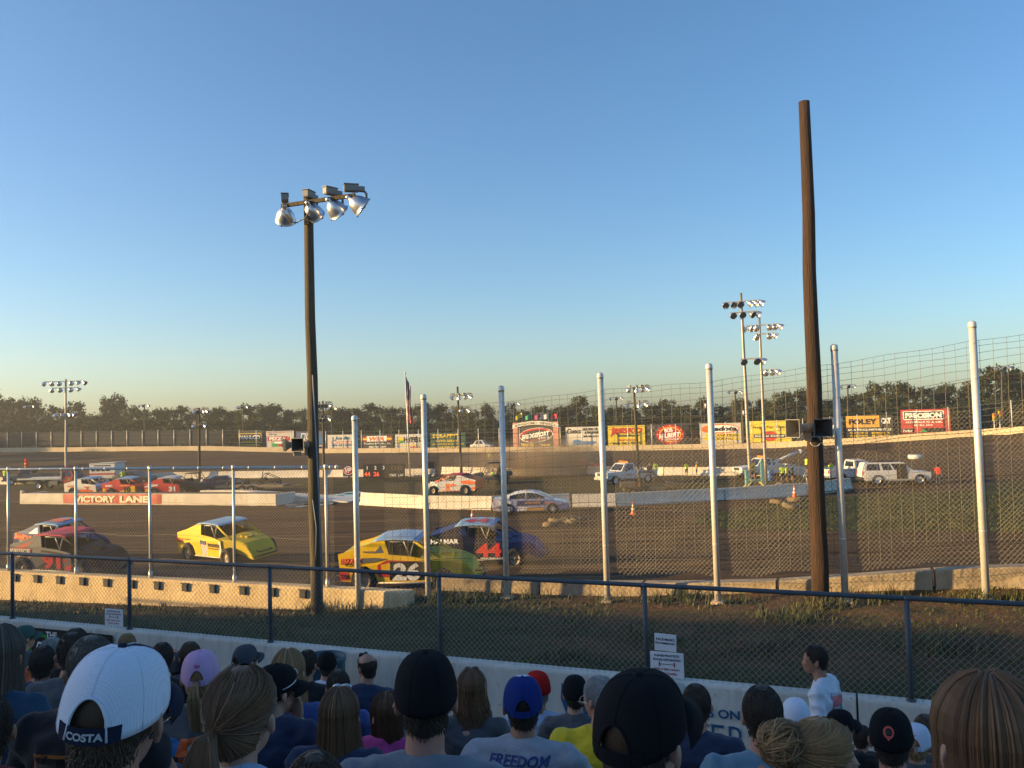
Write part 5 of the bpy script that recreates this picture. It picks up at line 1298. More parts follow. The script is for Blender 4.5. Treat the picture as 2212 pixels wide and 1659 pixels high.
race_car('dark blue race car with red 44 behind the yellow car', 1050, 1214, R(-10), CNAV, CBLU, CLBL, scale=0.97, zs=1.15, texts=
    [dict(s='44', x=0.34, y=0.62, w=1.0, h=0.46, mi=2, bold=0.045), dict(s='HALMAR', x=-1.42, y=0.93, w=1.15, h=0.16, mi=0, bold=0.05), dict(s='PERFORMANCE', x=0.45, y=0.34, w=0.9, h=0.06, mi=0)], hoodc=CBLU, roof_text=('44', 2),
    patches=[([(0.62, 0.70), (0.96, 0.68), (0.96, 0.86), (0.6, 0.90)], 4), ([(-0.9, 1.2), (-0.66, 1.33), (-0.56, 1.1)], 4)], tmats=[WHT, BLK, paint(0.70, 0.05, 0.035, 'signal_red'), CY_, CBLU, GRN, CORG])
race_car('yellow race car with a stars and stripes door shield at centre left', 496, 1207, R(-38), CY_, CYSHADE, CLBL,
    [dict(s='PIONEER', x=0.50, y=0.72, w=0.82, h=0.13, mi=1, bold=0.05), dict(s='K&A', x=-1.95, y=0.82, w=0.42, h=0.15, mi=2, bold=0.06), dict(s='Excavating', x=-1.42, y=0.86, w=0.5, h=0.08, mi=1, shear=0.3), dict(s='POLE BUILDINGS', x=0.5, y=0.60, w=0.8, h=0.06, mi=1), dict(s='* * *', x=-0.24, y=0.77, w=0.3, h=0.05, mi=0, bold=0.05)], hoodc=CYSHADE,
    patches=[([(-0.46, 0.72), (-0.04, 0.72), (-0.02, 0.86), (-0.22, 0.84), (-0.46, 0.88)], 4)]+[([(-0.44+0.085*k, 0.34), (-0.40+0.085*k, 0.34), (-0.40+0.085*k, 0.72), (-0.44+0.085*k, 0.72)], 2) for k in range(5)]+[([(-0.40+0.085*k, 0.34), (-0.355+0.085*k, 0.34), (-0.355+0.085*k, 0.72), (-0.40+0.085*k, 0.72)], 0) for k in range(5)]+[([(0.80, 0.36), (0.96, 0.36), (0.94, 0.86), (0.82, 0.88)], 0)], tmats=TM, texts_hood=[dict(s='32', x=-0.1, y=-0.2, w=0.4, mi=4, bold=0.05)])
race_car('grey and red race car with a rose roof at the far left', 156, 1237, R(-18), CGRY, CBLK, CPNK, scale=0.97, zs=1.1, texts=
    [dict(s='INTERSTATE', x=-1.45, y=0.92, w=0.95, h=0.11, mi=1, bold=0.04), dict(s='BATTERIES', x=-1.45, y=0.77, w=0.85, h=0.10, mi=1, bold=0.04), dict(s='91', x=0.05, y=0.60, w=0.85, h=0.50, mi=2, bold=0.05), dict(s='MOD', x=-1.97, y=0.46, w=0.3, h=0.1, mi=2, bold=0.05), dict(s='A A', x=0.72, y=0.66, w=0.3, h=0.10, mi=2, bold=0.05)], hoodc=CBLK,
    patches=[([(-0.8, 0.30), (0.6, 0.30), (0.6, 0.90), (-0.44, 0.98)], 1), ([(-2.05, 0.70), (-0.92, 0.70), (-0.92, 1.0), (-2.05, 1.0)], 2), ([(-2.0, 0.72), (-0.97, 0.72), (-0.97, 0.98), (-2.0, 0.98)], 0), ([(-1.7, 1.04), (-0.9, 1.25), (-1.3, 1.02)], 2), ([(0.62, 0.34), (0.96, 0.34), (0.95, 0.52), (0.7, 0.48)], 2)], tmats=TM)
race_car('blue race car with orange sponsor lettering behind the grey car', 142, 1206, R(-22), CBLU, CBLU, CLBL, scale=0.93, zs=1.2, texts=
    [dict(s='BANSONS', x=-1.50, y=0.95, w=1.1, h=0.22, mi=6, bold=0.06, rot=-0.1), dict(s='Pest Control', x=-1.4, y=0.82, w=0.6, h=0.07, mi=0), dict(s='98', x=0.3, y=0.62, w=0.8, h=0.4, mi=6, bold=0.06)], hoodc=CBLU, roof_text=('98', 6), tmats=TM,
    patches=[([(-2.14, 0.40), (-2.16, 0.72), (-1.85, 0.72), (-1.82, 0.36)], 0), ([(-1.2, 1.1), (-0.72, 1.32), (-0.62, 1.1)], 0)])
race_car('silver and orange race car parked facing left in the infield', 982, 1066, R(180-22), CSIL, CORG, CPNK,
    [dict(s='19', x=-0.2, y=0.60, w=0.85, h=0.46, mi=2, bold=0.08), dict(s='W', x=1.4, y=0.92, w=0.5, h=0.12, mi=0, bold=0.05)], hoodc=CSIL, tmats=[WHT, BLK, CORG, CY_, CBLU, GRN, CORG],
    patches=[([(-2.15, 0.8), (-1.2, 0.8), (-0.9, 0.98), (-1.5, 1.1), (-2.18, 0.98)], 6), ([(-2.15, 0.40), (-1.85, 0.40), (-1.85, 0.60), (-2.15, 0.60)], 6), ([(-0.8, 0.26), (0.9, 0.26), (0.9, 0.36), (-0.8, 0.36)], 6)])
race_car('white and orange race car behind the VICTORY LANE banner', 202, 1068, R(-10), CWHT, CWHT, CLBL, [dict(s='7', x=0.1, y=0.62, w=0.4, h=0.4, mi=6, bold=0.08), dict(s='RACE', x=-1.5, y=0.85, w=0.7, h=0.16, mi=6, bold=0.05)], hoodc=CLBL, tmats=TM, patches=[([(-0.8, 0.3), (0.9, 0.3), (0.5, 0.55), (-0.7, 0.6)], 6)])
race_car('red and gold race car parked behind the victory platform', 285, 1069, R(-8), CRED, CRED, CLBL, [dict(s='10', x=0.2, y=0.60, w=0.6, h=0.4, mi=1, bold=0.06), dict(s='SPEED', x=-1.5, y=0.9, w=0.7, h=0.14, mi=0, bold=0.05)], hoodc=CRED, tmats=TM, patches=[([(-0.6, 0.32), (0.9, 0.32), (0.9, 0.86), (-0.4, 0.95)], 3), ([(-2.1, 0.4), (-1.85, 0.4), (-1.85, 0.7), (-2.1, 0.7)], 3)])
race_car('red race car with white stripes right of the VICTORY LANE lettering', 377, 1068, R(-6), CRED, CBLK, CSIL, [dict(s='31', x=0.3, y=0.60, w=0.6, h=0.4, mi=0, bold=0.06), dict(s='PARTS', x=-1.5, y=0.95, w=0.7, h=0.10, mi=0, bold=0.05)], hoodc=CBLK, tmats=TM, patches=[([(-2.15, 0.74), (-0.95, 0.86), (-0.95, 0.98), (-2.15, 0.84)], 0), ([(-2.1, 0.4), (-1.85, 0.4), (-1.85, 0.62), (-2.1, 0.62)], 3)])

# -- road vehicles
def shell(mb, st, mi=0):
    """lower body: stations (x, half width, z bottom, z belt)"""
    mb.loft([[Vector((x, -h*0.93, zb)), Vector((x, -h, zb+0.12)), Vector((x, -h, zb+(zt-zb)*0.62)), Vector((x, -h*0.965, zt-0.02)), Vector((x, -h*0.90, zt)), Vector((x, h*0.90, zt)), Vector((x, h*0.965, zt-0.02)), Vector((x, h, zb+(zt-zb)*0.62)), Vector((x, h, zb+0.12)), Vector((x, h*0.93, zb))] for x, h, zb, zt in st], mi)
def house(mb, b0, b1, hb, zb, r0, r1, hr, zr, mi=0):
    """greenhouse: base from b0 to b1, roof from r0 to r1"""
    rings = []
    for t, ins in ((0, 0), (0.9, 0), (0.97, 0.05), (1.0, 0.14)):
        x0 = b0+(r0-b0)*t; x1 = b1+(r1-b1)*t; h = hb+(hr-hb)*t; z = zb+(zr-zb)*t
        x0 += ins; x1 -= ins; h -= ins*0.8
        rings.append([Vector((x0, -h, z)), Vector((x1, -h, z)), Vector((x1, h, z)), Vector((x0, h, z))])
    mb.loft(rings, mi)
    def side(s, fx, fz, off=0.006):
        t = fz; x0 = b0+(r0-b0)*t; x1 = b1+(r1-b1)*t; h = hb+(hr-hb)*t
        return Vector((x0+(x1-x0)*fx, s*(h+off), zb+(zr-zb)*t))
    def end(e, fy, fz, off=0.006):
        t = fz; x = (b0+(r0-b0)*t) if e < 0 else (b1+(r1-b1)*t); h = hb+(hr-hb)*t
        return Vector((x+e*off, (fy*2-1)*h, zb+(zr-zb)*t))
    return side, end
def glassq(root, name, pts, m=GLASS):
    mb = MB(); n = len(pts); c = sum(pts, Vector())/n
    nrm = (pts[1]-pts[0]).cross(pts[2]-pts[0]).normalized()
    mb.loft([list(pts), [p-nrm*0.004 for p in pts]]); return mb.build(name, m, root)
# pace car
PC = mat('pace_wrap_blue', (0.10, 0.13, 0.34), rough=0.25, var=0.5, scale=2.2, col2=(0.50, 0.48, 0.50), spec=0.6, coat=0.5)
pc = place('pace_car', 'blue and white sponsor-wrapped saloon pace car on the track edge', 'car', 1148, 1108, R(-4)); 
mb = MB(); shell(mb, [(-2.42, 0.74, 0.42, 0.86), (-2.36, 0.82, 0.28, 0.98), (-1.9, 0.90, 0.22, 1.03), (-1.0, 0.92, 0.20, 0.98), (0.6, 0.92, 0.20, 0.94), (1.2, 0.91, 0.20, 0.90), (2.0, 0.86, 0.22, 0.78), (2.36, 0.74, 0.28, 0.66), (2.43, 0.66, 0.36, 0.56)]); mb.build('body', PC, pc)
PRF = [(-2.05, 0.97), (-1.7, 1.12), (-1.3, 1.28), (-0.85, 1.39), (-0.35, 1.445), (0.1, 1.44), (0.5, 1.36), (0.9, 1.19), (1.25, 1.01), (1.45, 0.90)]
def gh(x): z = lerp_tab(PRF, x); return 0.82-0.20*clamp((z-0.92)/0.5), z
mb = MB(); mb.loft([[Vector((x, -0.82, 0.86)), Vector((x, -gh(x)[0], z-0.05)), Vector((x, -gh(x)[0]*0.82, z)), Vector((x, gh(x)[0]*0.82, z)), Vector((x, gh(x)[0], z-0.05)), Vector((x, 0.82, 0.86))] for x, z in PRF], smooth=True); mb.build('roof', paint(0.62, 0.63, 0.66, 'pace_white'), pc)
def sw(s, x, dz):
    w, z = gh(x); zz = max(0.955, z-0.05-dz); w2 = 0.82-0.20*clamp((zz-0.86)/0.53)
    return Vector((x, s*(w2+0.012), zz))
def en(e, fy, fz):
    tab = ((-1.98, -1.02) if e < 0 else (1.38, 0.42)); x = tab[0]+(tab[1]-tab[0])*fz; w, z = gh(x); return Vector((x+e*0.01, (fy*2-1)*w*0.92, z+0.012))
for s in (-1, 1):
    for xs in ((-1.32, -1.05, -0.7, -0.34), (-0.26, 0.05, 0.45, 0.85)):
        glassq(pc, 'window', [Vector((x, sw(s, x, 0)[1], 0.965)) - Vector((0, 0, 0)) if False else Vector((x, s*0.80, 0.97)) for x in (xs[0], xs[-1])]+[sw(s, x, 0.055) for x in reversed(xs)])
for s in (-1, 1):
    for x in (-1.42, 1.36): add_wheel(pc, x, s*0.80, 0.335, 0.23, RIMS, 10)
    mb = MB(); mb.rbox((0.55, s*0.98, 1.0), (0.14, 0.18, 0.12)); mb.build('mirror', PC, pc)
    mb = MB(); mb.rbox((2.22, s*0.66, 0.68), (0.36, 0.22, 0.10), (0, 0.3, -s*0.4)); mb.build('headlight', LITW, pc)
    mb = MB(); mb.rbox((-2.36, s*0.66, 0.86), (0.10, 0.30, 0.16), None, 0, 0.02); mb.build('tail_light', LITR, pc)
    for x in (-1.42, 1.36): 
        mb = MB(); RXm = Matrix.Rotation(PI/2, 3, 'X'); mb.lathe([(0.30, 0), (0.375, 0), (0.375, 0.02), (0.30, 0.02)], (x, s*0.915-0.01, 0.335), 24, RXm); mb.build('wheel_arch', TRIM, pc)
glassq(pc, 'windscreen', [en(1, 0.06, 0.08), en(1, 0.94, 0.08), en(1, 0.94, 0.5), en(1, 0.92, 0.92), en(1, 0.08, 0.92), en(1, 0.06, 0.5)]); glassq(pc, 'rear_window', [en(-1, 0.08, 0.1), en(-1, 0.92, 0.1), en(-1, 0.92, 0.5), en(-1, 0.9, 0.9), en(-1, 0.1, 0.9), en(-1, 0.08, 0.5)])
mb = MB(); mb.rbox((-0.3, 0, 1.475), (0.16, 0.3, 0.06)); mb.build('beacon', AMB, pc)
fn = lambda a, b: Vector((a, -0.928, b))
mb = MB()
mb.add([fn(*c) for c in [(-0.9, 0.56), (0.95, 0.60), (0.9, 0.86), (-0.8, 0.88)]], [(0, 1, 2, 3)], 4)
mb.add([fn(*c) for c in [(-2.0, 0.62), (-1.2, 0.66), (-1.2, 0.86), (-2.0, 0.88)]], [(0, 1, 2, 3)], 0); mb.add([fn(*c) for c in [(-0.4, 0.26), (0.8, 0.26), (0.78, 0.40), (-0.3, 0.40)]], [(0, 1, 2, 3)], 3)
fn = lambda a, b: Vector((a, -0.933, b))
put_text(mb, 'AUTO PARTS', fn, 0.12, 0.74, w=1.0, h=0.14, mi=3, bold=0.05, shear=0.2); put_text(mb, 'DIRT', fn, -0.48, 0.36, w=0.7, h=0.22, mi=0, bold=0.07, shear=0.3); put_text(mb, 'CAR', fn, -1.62, 0.74, w=0.5, h=0.12, mi=2, bold=0.05); put_text(mb, 'RACING', fn, 1.2, 0.70, w=0.6, h=0.10, mi=6, bold=0.05)
put_text(mb, '700', fn, -2.0, 0.5, w=0.3, h=0.1, mi=1)
mb.build('lettering', [WHT, BLK, CRED, BBO, CBLU, GRN, CORG], pc, fix=False)

def truck_wheels(r, xs, hw, rad=0.40, w=0.27, rim=RIMS):
    for x in xs:
        for s in (-1, 1): add_wheel(r, x, s*hw, rad, w, rim)
def arches(r, xs, hw, rad):
    for x in xs:
        for s in (-1, 1):
            mb = MB(); mb.lathe([(rad*0.92, 0), (rad*1.16, 0), (rad*1.16, 0.03), (rad*0.92, 0.03)], (x, s*hw-0.012, rad), 24, Matrix.Rotation(PI/2, 3, 'X')); mb.build('wheel_arch', TRIM, r)
PW = mat('white_truck_paint', (0.62, 0.61, 0.58), rough=0.35, var=0.08, spec=0.5)
def pickup(label, px, py, yaw, paintm, beacon=True, L=5.5, cabx=(-0.35, 0.95), group=None):
    r = place('pickup_truck', label, 'pickup truck', px, py, yaw, group)
    mb = MB(); shell(mb, [(2.66, 0.80, 0.50, 0.98), (2.60, 0.94, 0.46, 1.06), (1.6, 0.98, 0.46, 1.14), (1.0, 0.99, 0.44, 1.16), (-0.45, 0.99, 0.44, 1.16)]); mb.build('body', paintm, r)
    mb = MB(); sd, en = house(mb, -0.44, 1.10, 0.93, 1.14, -0.36, 0.55, 0.76, 1.84); mb.build('cab', paintm, r)
    for s in (-1, 1):
        glassq(r, 'window', [sd(s, 0.12, 0.12), sd(s, 0.84, 0.10), sd(s, 0.74, 0.84), sd(s, 0.14, 0.84)])
        mb = MB(); mb.box((-1.6, s*0.955, 0.82), (2.28, 0.06, 0.70)); mb.build('bed_side', paintm, r)
        mb = MB(); mb.rbox((2.64, s*0.70, 0.92), (0.08, 0.34, 0.2)); mb.build('headlight', LITW, r)
        mb = MB(); mb.rbox((-2.73, s*0.86, 0.92), (0.06, 0.16, 0.36)); mb.build('tail_light', LITR, r)
        mb = MB(); mb.rbox((0.75, s*1.10, 1.26), (0.12, 0.2, 0.24)); mb.build('mirror', TRIM, r)
    glassq(r, 'windscreen', [en(1, 0.06, 0.1), en(1, 0.94, 0.1), en(1, 0.92, 0.86), en(1, 0.08, 0.86)]); glassq(r, 'rear_window', [en(-1, 0.12, 0.2), en(-1, 0.88, 0.2), en(-1, 0.86, 0.8), en(-1, 0.14, 0.8)])
    mb = MB(); mb.box((-2.71, 0, 0.82), (0.06, 1.84, 0.66)); mb.build('tailgate', paintm, r)
    mb = MB(); mb.box((-1.6, 0, 0.60), (2.2, 1.84, 0.1)); mb.box((0, 0, 0.42), (4.8, 1.2, 0.2)); mb.build('bed_floor', TRIM, r)
    mb = MB(); mb.rbox((2.70, 0, 0.54), (0.14, 1.9, 0.20)); mb.rbox((-2.78, 0, 0.54), (0.14, 1.8, 0.16)); mb.build('bumper', RIMS, r)
    mb = MB(); mb.rbox((2.655, 0, 0.90), (0.06, 1.0, 0.24)); mb.build('grille', TRIM, r)
    truck_wheels(r, (1.72, -1.72), 0.86); arches(r, (1.72, -1.72), 0.99, 0.40)
    if beacon:
        mb = MB(); mb.rbox((0.1, 0, 1.93), (0.30, 1.4, 0.15), None, 0, 0.03); mb.build('beacon_bar', AMB, r)
    return r
wp = pickup('white pickup truck with an orange roof light bar facing left', 1352, 1044, R(180+28), PW)
mb = MB(); put_text(mb, 'SAFETY', lambda a, b: Vector((-a, 0.998, b)), -0.3, 0.85, w=0.7, h=0.12, bold=0.03); mb.build('lettering', [CRED], wp, fix=False)
mb = MB(); mb.tube([(-1.0, 0.2, 0.9), (-1.5, 0.3, 1.9), (-2.4, 0.4, 2.35)], 0.05, 8); mb.tube([(-1.9, -0.2, 0.9), (-1.9, -0.2, 1.8)], 0.05, 8); mb.build('tow_boom', TRIM, wp)
pickup('grey-green pickup truck facing left at the far left of the infield', 66, 1046, R(180+8), mat('grey_green_paint', (0.16, 0.16, 0.13), rough=0.4, var=0.1), beacon=False)
pickup('white pickup truck half hidden behind the white utility vehicle', 1846, 1040, R(8), PW, beacon=False)
wb = pickup('white wrecker truck with a raised boom behind the barrier', 1650, 1032, R(180+12), PW)
mb = MB(); mb.box((-1.0, 0, 1.2), (0.3, 1.4, 0.5)); mb.tube([(-0.9, 0, 1.3), (-3.6, 0.1, 2.3)], 0.13, 8); mb.tube([(-3.6, 0.1, 2.3), (-4.0, 0.1, 2.2)], 0.2, 10); mb.build('tow_boom', PW, wb)
# big white utility vehicle
sv = place('utility_vehicle', 'white estate-bodied four-wheel drive with its front door open', 'car', 1932, 1046, R(-6)); sv.scale = (0.94, 0.94, 0.97)
mb = MB(); shell(mb, [(2.72, 0.80, 0.46, 0.94), (2.64, 0.95, 0.40, 1.02), (1.5, 1.0, 0.38, 1.12), (0.9, 1.0, 0.36, 1.14), (-2.4, 1.0, 0.36, 1.16), (-2.74, 0.96, 0.42, 1.12)]); mb.build('body', PW, sv)
mb = MB(); sd, en = house(mb, -2.72, 1.25, 0.94, 1.12, -2.5, 0.55, 0.76, 1.84); mb.build('cabin', PW, sv)
for s in (-1, 1):
    for a, b in ((0.05, 0.34), (0.40, 0.60), (0.64, 0.88)): glassq(sv, 'window', [sd(s, a, 0.14), sd(s, b, 0.12), sd(s, min(b, 0.86), 0.84), sd(s, a, 0.84)])
    mb = MB(); mb.rbox((-2.74, s*0.84, 0.98), (0.06, 0.2, 0.34)); mb.build('tail_light', LITR, sv)
    mb = MB(); mb.rbox((2.66, s*0.72, 0.86), (0.08, 0.34, 0.18)); mb.build('headlight', LITW, sv)
    mb = MB(); mb.tube([(-2.2, s*0.6, 1.88), (0.3, s*0.6, 1.88)], 0.03, 6); mb.build('roof_rail', TRIM, sv)
glassq(sv, 'windscreen', [en(1, 0.06, 0.1), en(1, 0.94, 0.1), en(1, 0.92, 0.86), en(1, 0.08, 0.86)])
mb = MB(); mb.rbox((2.74, 0, 0.52), (0.14, 1.9, 0.26)); mb.rbox((-2.80, 0, 0.54), (0.14, 1.9, 0.24)); mb.build('bumper', TRIM, sv)
mb = MB(); mb.box((0.32, -1.008, 0.86), (0.86, 0.012, 0.70)); mb.box((0.32, -0.96, 1.45), (0.78, 0.02, 0.56)); mb.build('shaded_opening_sheet', COCK, sv)  # thin dark sheets on the closed side stand for the shaded interior
dr = bpy.data.objects.new('door', None); COL.objects.link(dr)
bpy.data.objects.remove(dr)
mb = MB(); Rd = Matrix.Rotation(R(-62), 3, 'Z'); mb.rbox(Vector((0.80, -1.0, 0.84))+Rd @ Vector((-0.48, 0, 0)), (0.96, 0.07, 0.76), Rd, 0, 0.02)
for q in ((-0.48, 0, 1.70, 0.9, 0.05), ): mb.box(Vector((0.80, -1.0, q[2]))+Rd @ Vector((q[0], 0, 0)), (0.75, 0.05, 0.05), Rd)
mb.box(Vector((0.80, -1.0, 1.45))+Rd @ Vector((-0.90, 0, 0)), (0.05, 0.05, 0.5), Rd); mb.box(Vector((0.80, -1.0, 1.42))+Rd @ Vector((-0.12, 0, 0)), (0.05, 0.05, 0.5), Rd)
mb.build('door', PW, sv)
mb = MB(); mb.rbox((-0.9, 0, 1.92), (1.6, 1.0, 0.12), None, 0, 0.04); mb.build('roof_rack', TRIM, sv)
truck_wheels(sv, (1.75, -1.65), 0.86); arches(sv, (1.75, -1.65), 1.0, 0.40)
# flatbed recovery truck
RT = mat('red_truck_paint', (0.42, 0.03, 0.025), rough=0.35, var=0.12)
ft = place('flatbed_truck', 'red and black flatbed recovery truck facing right behind the fence', 'truck', 138, 1056, R(-6))
mb = MB(); shell(mb, [(0.5, 1.0, 0.6, 1.25), (1.6, 1.0, 0.6, 1.25)]); sd, en = house(mb, 0.5, 1.75, 0.95, 1.25, 0.55, 1.2, 0.8, 2.15); mb.build('cab', RT, ft)
mb = MB(); shell(mb, [(1.6, 1.0, 0.6, 1.3), (2.8, 0.96, 0.6, 1.22), (3.3, 0.9, 0.6, 1.12), (3.36, 0.86, 0.66, 1.0)]); mb.build('hood', CBLK, ft)
for s in (-1, 1): glassq(ft, 'window', [sd(s, 0.2, 0.1), sd(s, 0.85, 0.1), sd(s, 0.78, 0.85), sd(s, 0.22, 0.85)])
glassq(ft, 'windscreen', [en(1, 0.06, 0.1), en(1, 0.94, 0.1), en(1, 0.92, 0.86), en(1, 0.08, 0.86)])
mb = MB(); mb.box((-2.0, 0, 1.12), (4.9, 2.2, 0.10)); mb.box((0.42, 0, 1.5), (0.08, 2.1, 0.8)); [mb.box((-2.0, s*1.12, 1.16), (4.9, 0.05, 0.16)) for s in (-1, 1)]; mb.build('flatbed', RIMS, ft)
mb = MB(); mb.box((-0.6, 0, 0.72), (6.6, 0.9, 0.26)); mb.box((-0.4, -0.98, 0.72), (0.9, 0.3, 0.45)); mb.build('chassis', mat('chassis_grey', (0.12, 0.12, 0.12), rough=0.6), ft)
mb = MB(); mb.rbox((0.75, 0, 2.27), (0.3, 1.7, 0.22), None, 0, 0.03); mb.build('light_bar', LITR, ft)
mb = MB(); put_text(mb, 'TOW', lambda a, b: Vector((a, -1.012, b)), 1.05, 1.0, w=0.7, h=0.26, bold=0.05); mb.build('lettering', [BBO], ft, fix=False)
truck_wheels(ft, (2.4, -2.2), 0.88, 0.44, 0.3, RIMS)
# grey saloon behind the cars and a covered dark blue car
gc = place('saloon_car', 'dark grey saloon behind the man in the bright vest at left', 'car', 292, 1044, R(-4))
def saloon(r, paintm, tall=0.0):
    mb = MB(); shell(mb, [(-2.2, 0.80, 0.3, 0.90), (-1.4, 0.88, 0.24, 0.98), (1.0, 0.88, 0.24, 0.92), (2.1, 0.80, 0.3, 0.74), (2.2, 0.7, 0.36, 0.62)]); mb.build('body', paintm, r)
    mb = MB(); sd, en = house(mb, -1.7, 1.0, 0.78, 0.92, -0.9, 0.25, 0.60, 1.42+tall); mb.build('roof', paintm, r)
    for s in (-1, 1):
        glassq(r, 'window', [sd(s, 0.16, 0.12), sd(s, 0.5, 0.12), sd(s, 0.5, 0.86), sd(s, 0.14, 0.86)]); glassq(r, 'window', [sd(s, 0.54, 0.12), sd(s, 0.88, 0.12), sd(s, 0.84, 0.86), sd(s, 0.54, 0.86)])
    glassq(r, 'windscreen', [en(1, 0.06, 0.1), en(1, 0.94, 0.1), en(1, 0.92, 0.86), en(1, 0.08, 0.86)])
    truck_wheels(r, (1.35, -1.35), 0.78, 0.32, 0.22)
saloon(gc, mat('dark_grey_paint', (0.06, 0.06, 0.06), rough=0.4))
gc = place('saloon_car', 'dark blue car parked left of the flat trailer', 'car', 486, 1061, R(14)); saloon(gc, mat('dark_blue_paint', (0.03, 0.045, 0.09), rough=0.35), 0.05)
# flat trailer with two bare frames
tr = place('flat_trailer', 'flat trailer beside the victory platform', 'trailer', 548, 1062, R(-6))
mb = MB(); mb.box((0, 0, 0.62), (6.4, 2.0, 0.08)); mb.box((0, -0.98, 0.52), (6.4, 0.06, 0.16)); mb.box((0, 0.98, 0.52), (6.4, 0.06, 0.16)); mb.box((3.9, 0, 0.55), (1.6, 0.12, 0.1)); mb.build('deck', mat('trailer_planks', (0.26, 0.2, 0.13), rough=0.8, var=0.25), tr)
for x in (-0.7, 0.2):
    for s in (-1, 1): add_wheel(tr, x, s*1.08, 0.33, 0.22)
mb = MB(); mb.tube([(-3.1, -0.9, 0.66), (-3.1, -0.9, 1.1), (3.0, -0.9, 1.1), (3.0, -0.9, 0.66)], 0.03, 6); mb.build('rail', TRIM, tr)
for k, (px, py) in enumerate(((528, 1050), (566, 1050))):
    p = onz(px, py, 0.68); p = Vector((tr.location.x-1.5+3.0*k, tr.location.y+0.1-0.3*k, 0.66))
    kt = empty('kart', ('small black kart frame on the left half of the flat trailer', 'taller tube-framed kart on the right half of the flat trailer')[k], 'kart', p, R(-6))
    mb = MB()
    for s in (-1, 1): mb.tube([(-0.9, s*0.4, 0.25), (0.9, s*0.35, 0.22), (1.1, s*0.25, 0.45), (-0.2, s*0.35, 0.6+0.4*k), (-0.9, s*0.4, 0.25)], 0.035, 6)
    mb.box((-0.5, 0, 0.45), (0.5, 0.5, 0.35)); mb.tube([(-0.2, -0.35, 0.6+0.4*k), (-0.2, 0.35, 0.6+0.4*k)], 0.035, 6); mb.build('frame', TRIM, kt)
    for x in (-0.75, 0.75):
        for s in (-1, 1): add_wheel(kt, x, s*0.55, 0.18, 0.16)
# side-by-side buggies
def buggy(name, label, px, py, yaw, col, L=1.6, axles=(1.0, -1.0), roofm=TRIM, bed=True, z=None, r_=0.32, k=1.0):
    r = place(name, label, 'buggy', px, py, yaw, z=z); r.scale = (k, k, k)
    mb = MB(); mb.rbox((0, 0, 0.48), (2*L, 1.1, 0.24), None, 0, 0.05); mb.rbox((L-0.35, 0, 0.78), (0.9, 1.25, 0.36), (0, 0.18, 0), 0, 0.08); mb.build('body', col, r)
    mb = MB(); 
    for s in (-1, 1): mb.tube([(L-0.7, s*0.62, 0.85), (0.25, s*0.56, 1.75), (-0.75, s*0.56, 1.78), (-0.95, s*0.62, 0.7)], 0.03, 6)
    for x, z_ in ((0.25, 1.75), (-0.75, 1.78)): mb.tube([(x, -0.56, z_), (x, 0.56, z_)], 0.03, 6)
    mb.build('roll_cage', TRIM, r)
    mb = MB(); mb.rbox((-0.25, 0, 1.81), (1.1, 1.2, 0.05)); mb.build('roof', roofm, r)
    for s in (-0.3, 0.3):
        mb = MB(); mb.rbox((-0.35, s, 0.68), (0.5, 0.5, 0.16), None, 0, 0.04); mb.rbox((-0.62, s, 1.02), (0.14, 0.5, 0.62), (0, -0.2, 0), 0, 0.04); mb.build('seat', COCK, r)
    if bed:
        mb = MB(); mb.rbox((-L+0.35, 0, 0.86), (1.15, 1.3, 0.36), None, 0, 0.03); mb.build('cargo_bed', col, r)
    for x in axles:
        for s in (-1, 1): add_wheel(r, x, s*0.66, r_, 0.26)
    return r
BUGB = mat('muddy_black_plastic', (0.10, 0.086, 0.064), rough=0.6, var=0.4, scale=3)
buggy('six_wheel_buggy', 'muddy black six-wheeled buggy beside the shaded barrier', 1404, 1071, R(-4), BUGB, 1.95, (1.35, -0.55, -1.35))
buggy('track_buggy', 'red and black buggy driving on the far track', 1281, 1013, R(170), mat('red_plastic', (0.45, 0.04, 0.05), rough=0.45), 1.4, (0.95, -0.95), bed=False, k=1.1)
buggy('work_buggy', 'dusty work buggy driven through the dust behind the orange car', 1062, 1045, R(190), mat('dusty_grey_plastic', (0.12, 0.11, 0.10), rough=0.8), 1.5, (1.0, -1.0), k=1.1)
buggy('parked_buggy', 'black buggy parked behind the fence right of the red race car', 424, 1063, R(-10), BUGB, 1.5, (1.0, -1.0), bed=False)

# ------------------------------------------------------------------ infield furniture
# scoring trailer
stn = place('scoring_trailer', 'white scoring trailer with a red stripe and dark windows', 'trailer', 232, 1044, R(-6))
mb = MB(); mb.rbox((0, 0, 1.45), (3.1, 2.0, 1.7), None, 0, 0.05); mb.box((0.1, 0, 2.34), (3.2, 2.1, 0.06), (0, -0.04, 0)); mb.build('box', PW, stn)
mb = MB(); mb.box((0, -1.008, 1.12), (3.08, 0.015, 0.18)); mb.build('stripe', CRED, stn)
for x in (-1.1, -0.5, 0.1, 0.7): 
    mb = MB(); mb.box((x, -1.008, 1.62), (0.38, 0.02, 0.34)); mb.build('window', GLASS, stn)
for s in (-1, 1): add_wheel(stn, 0, s*0.95, 0.36, 0.22)
mb = MB(); mb.box((0, -1.01, 2.05), (2.0, 0.015, 0.12)); mb.build('sign_strip', BLK, stn)
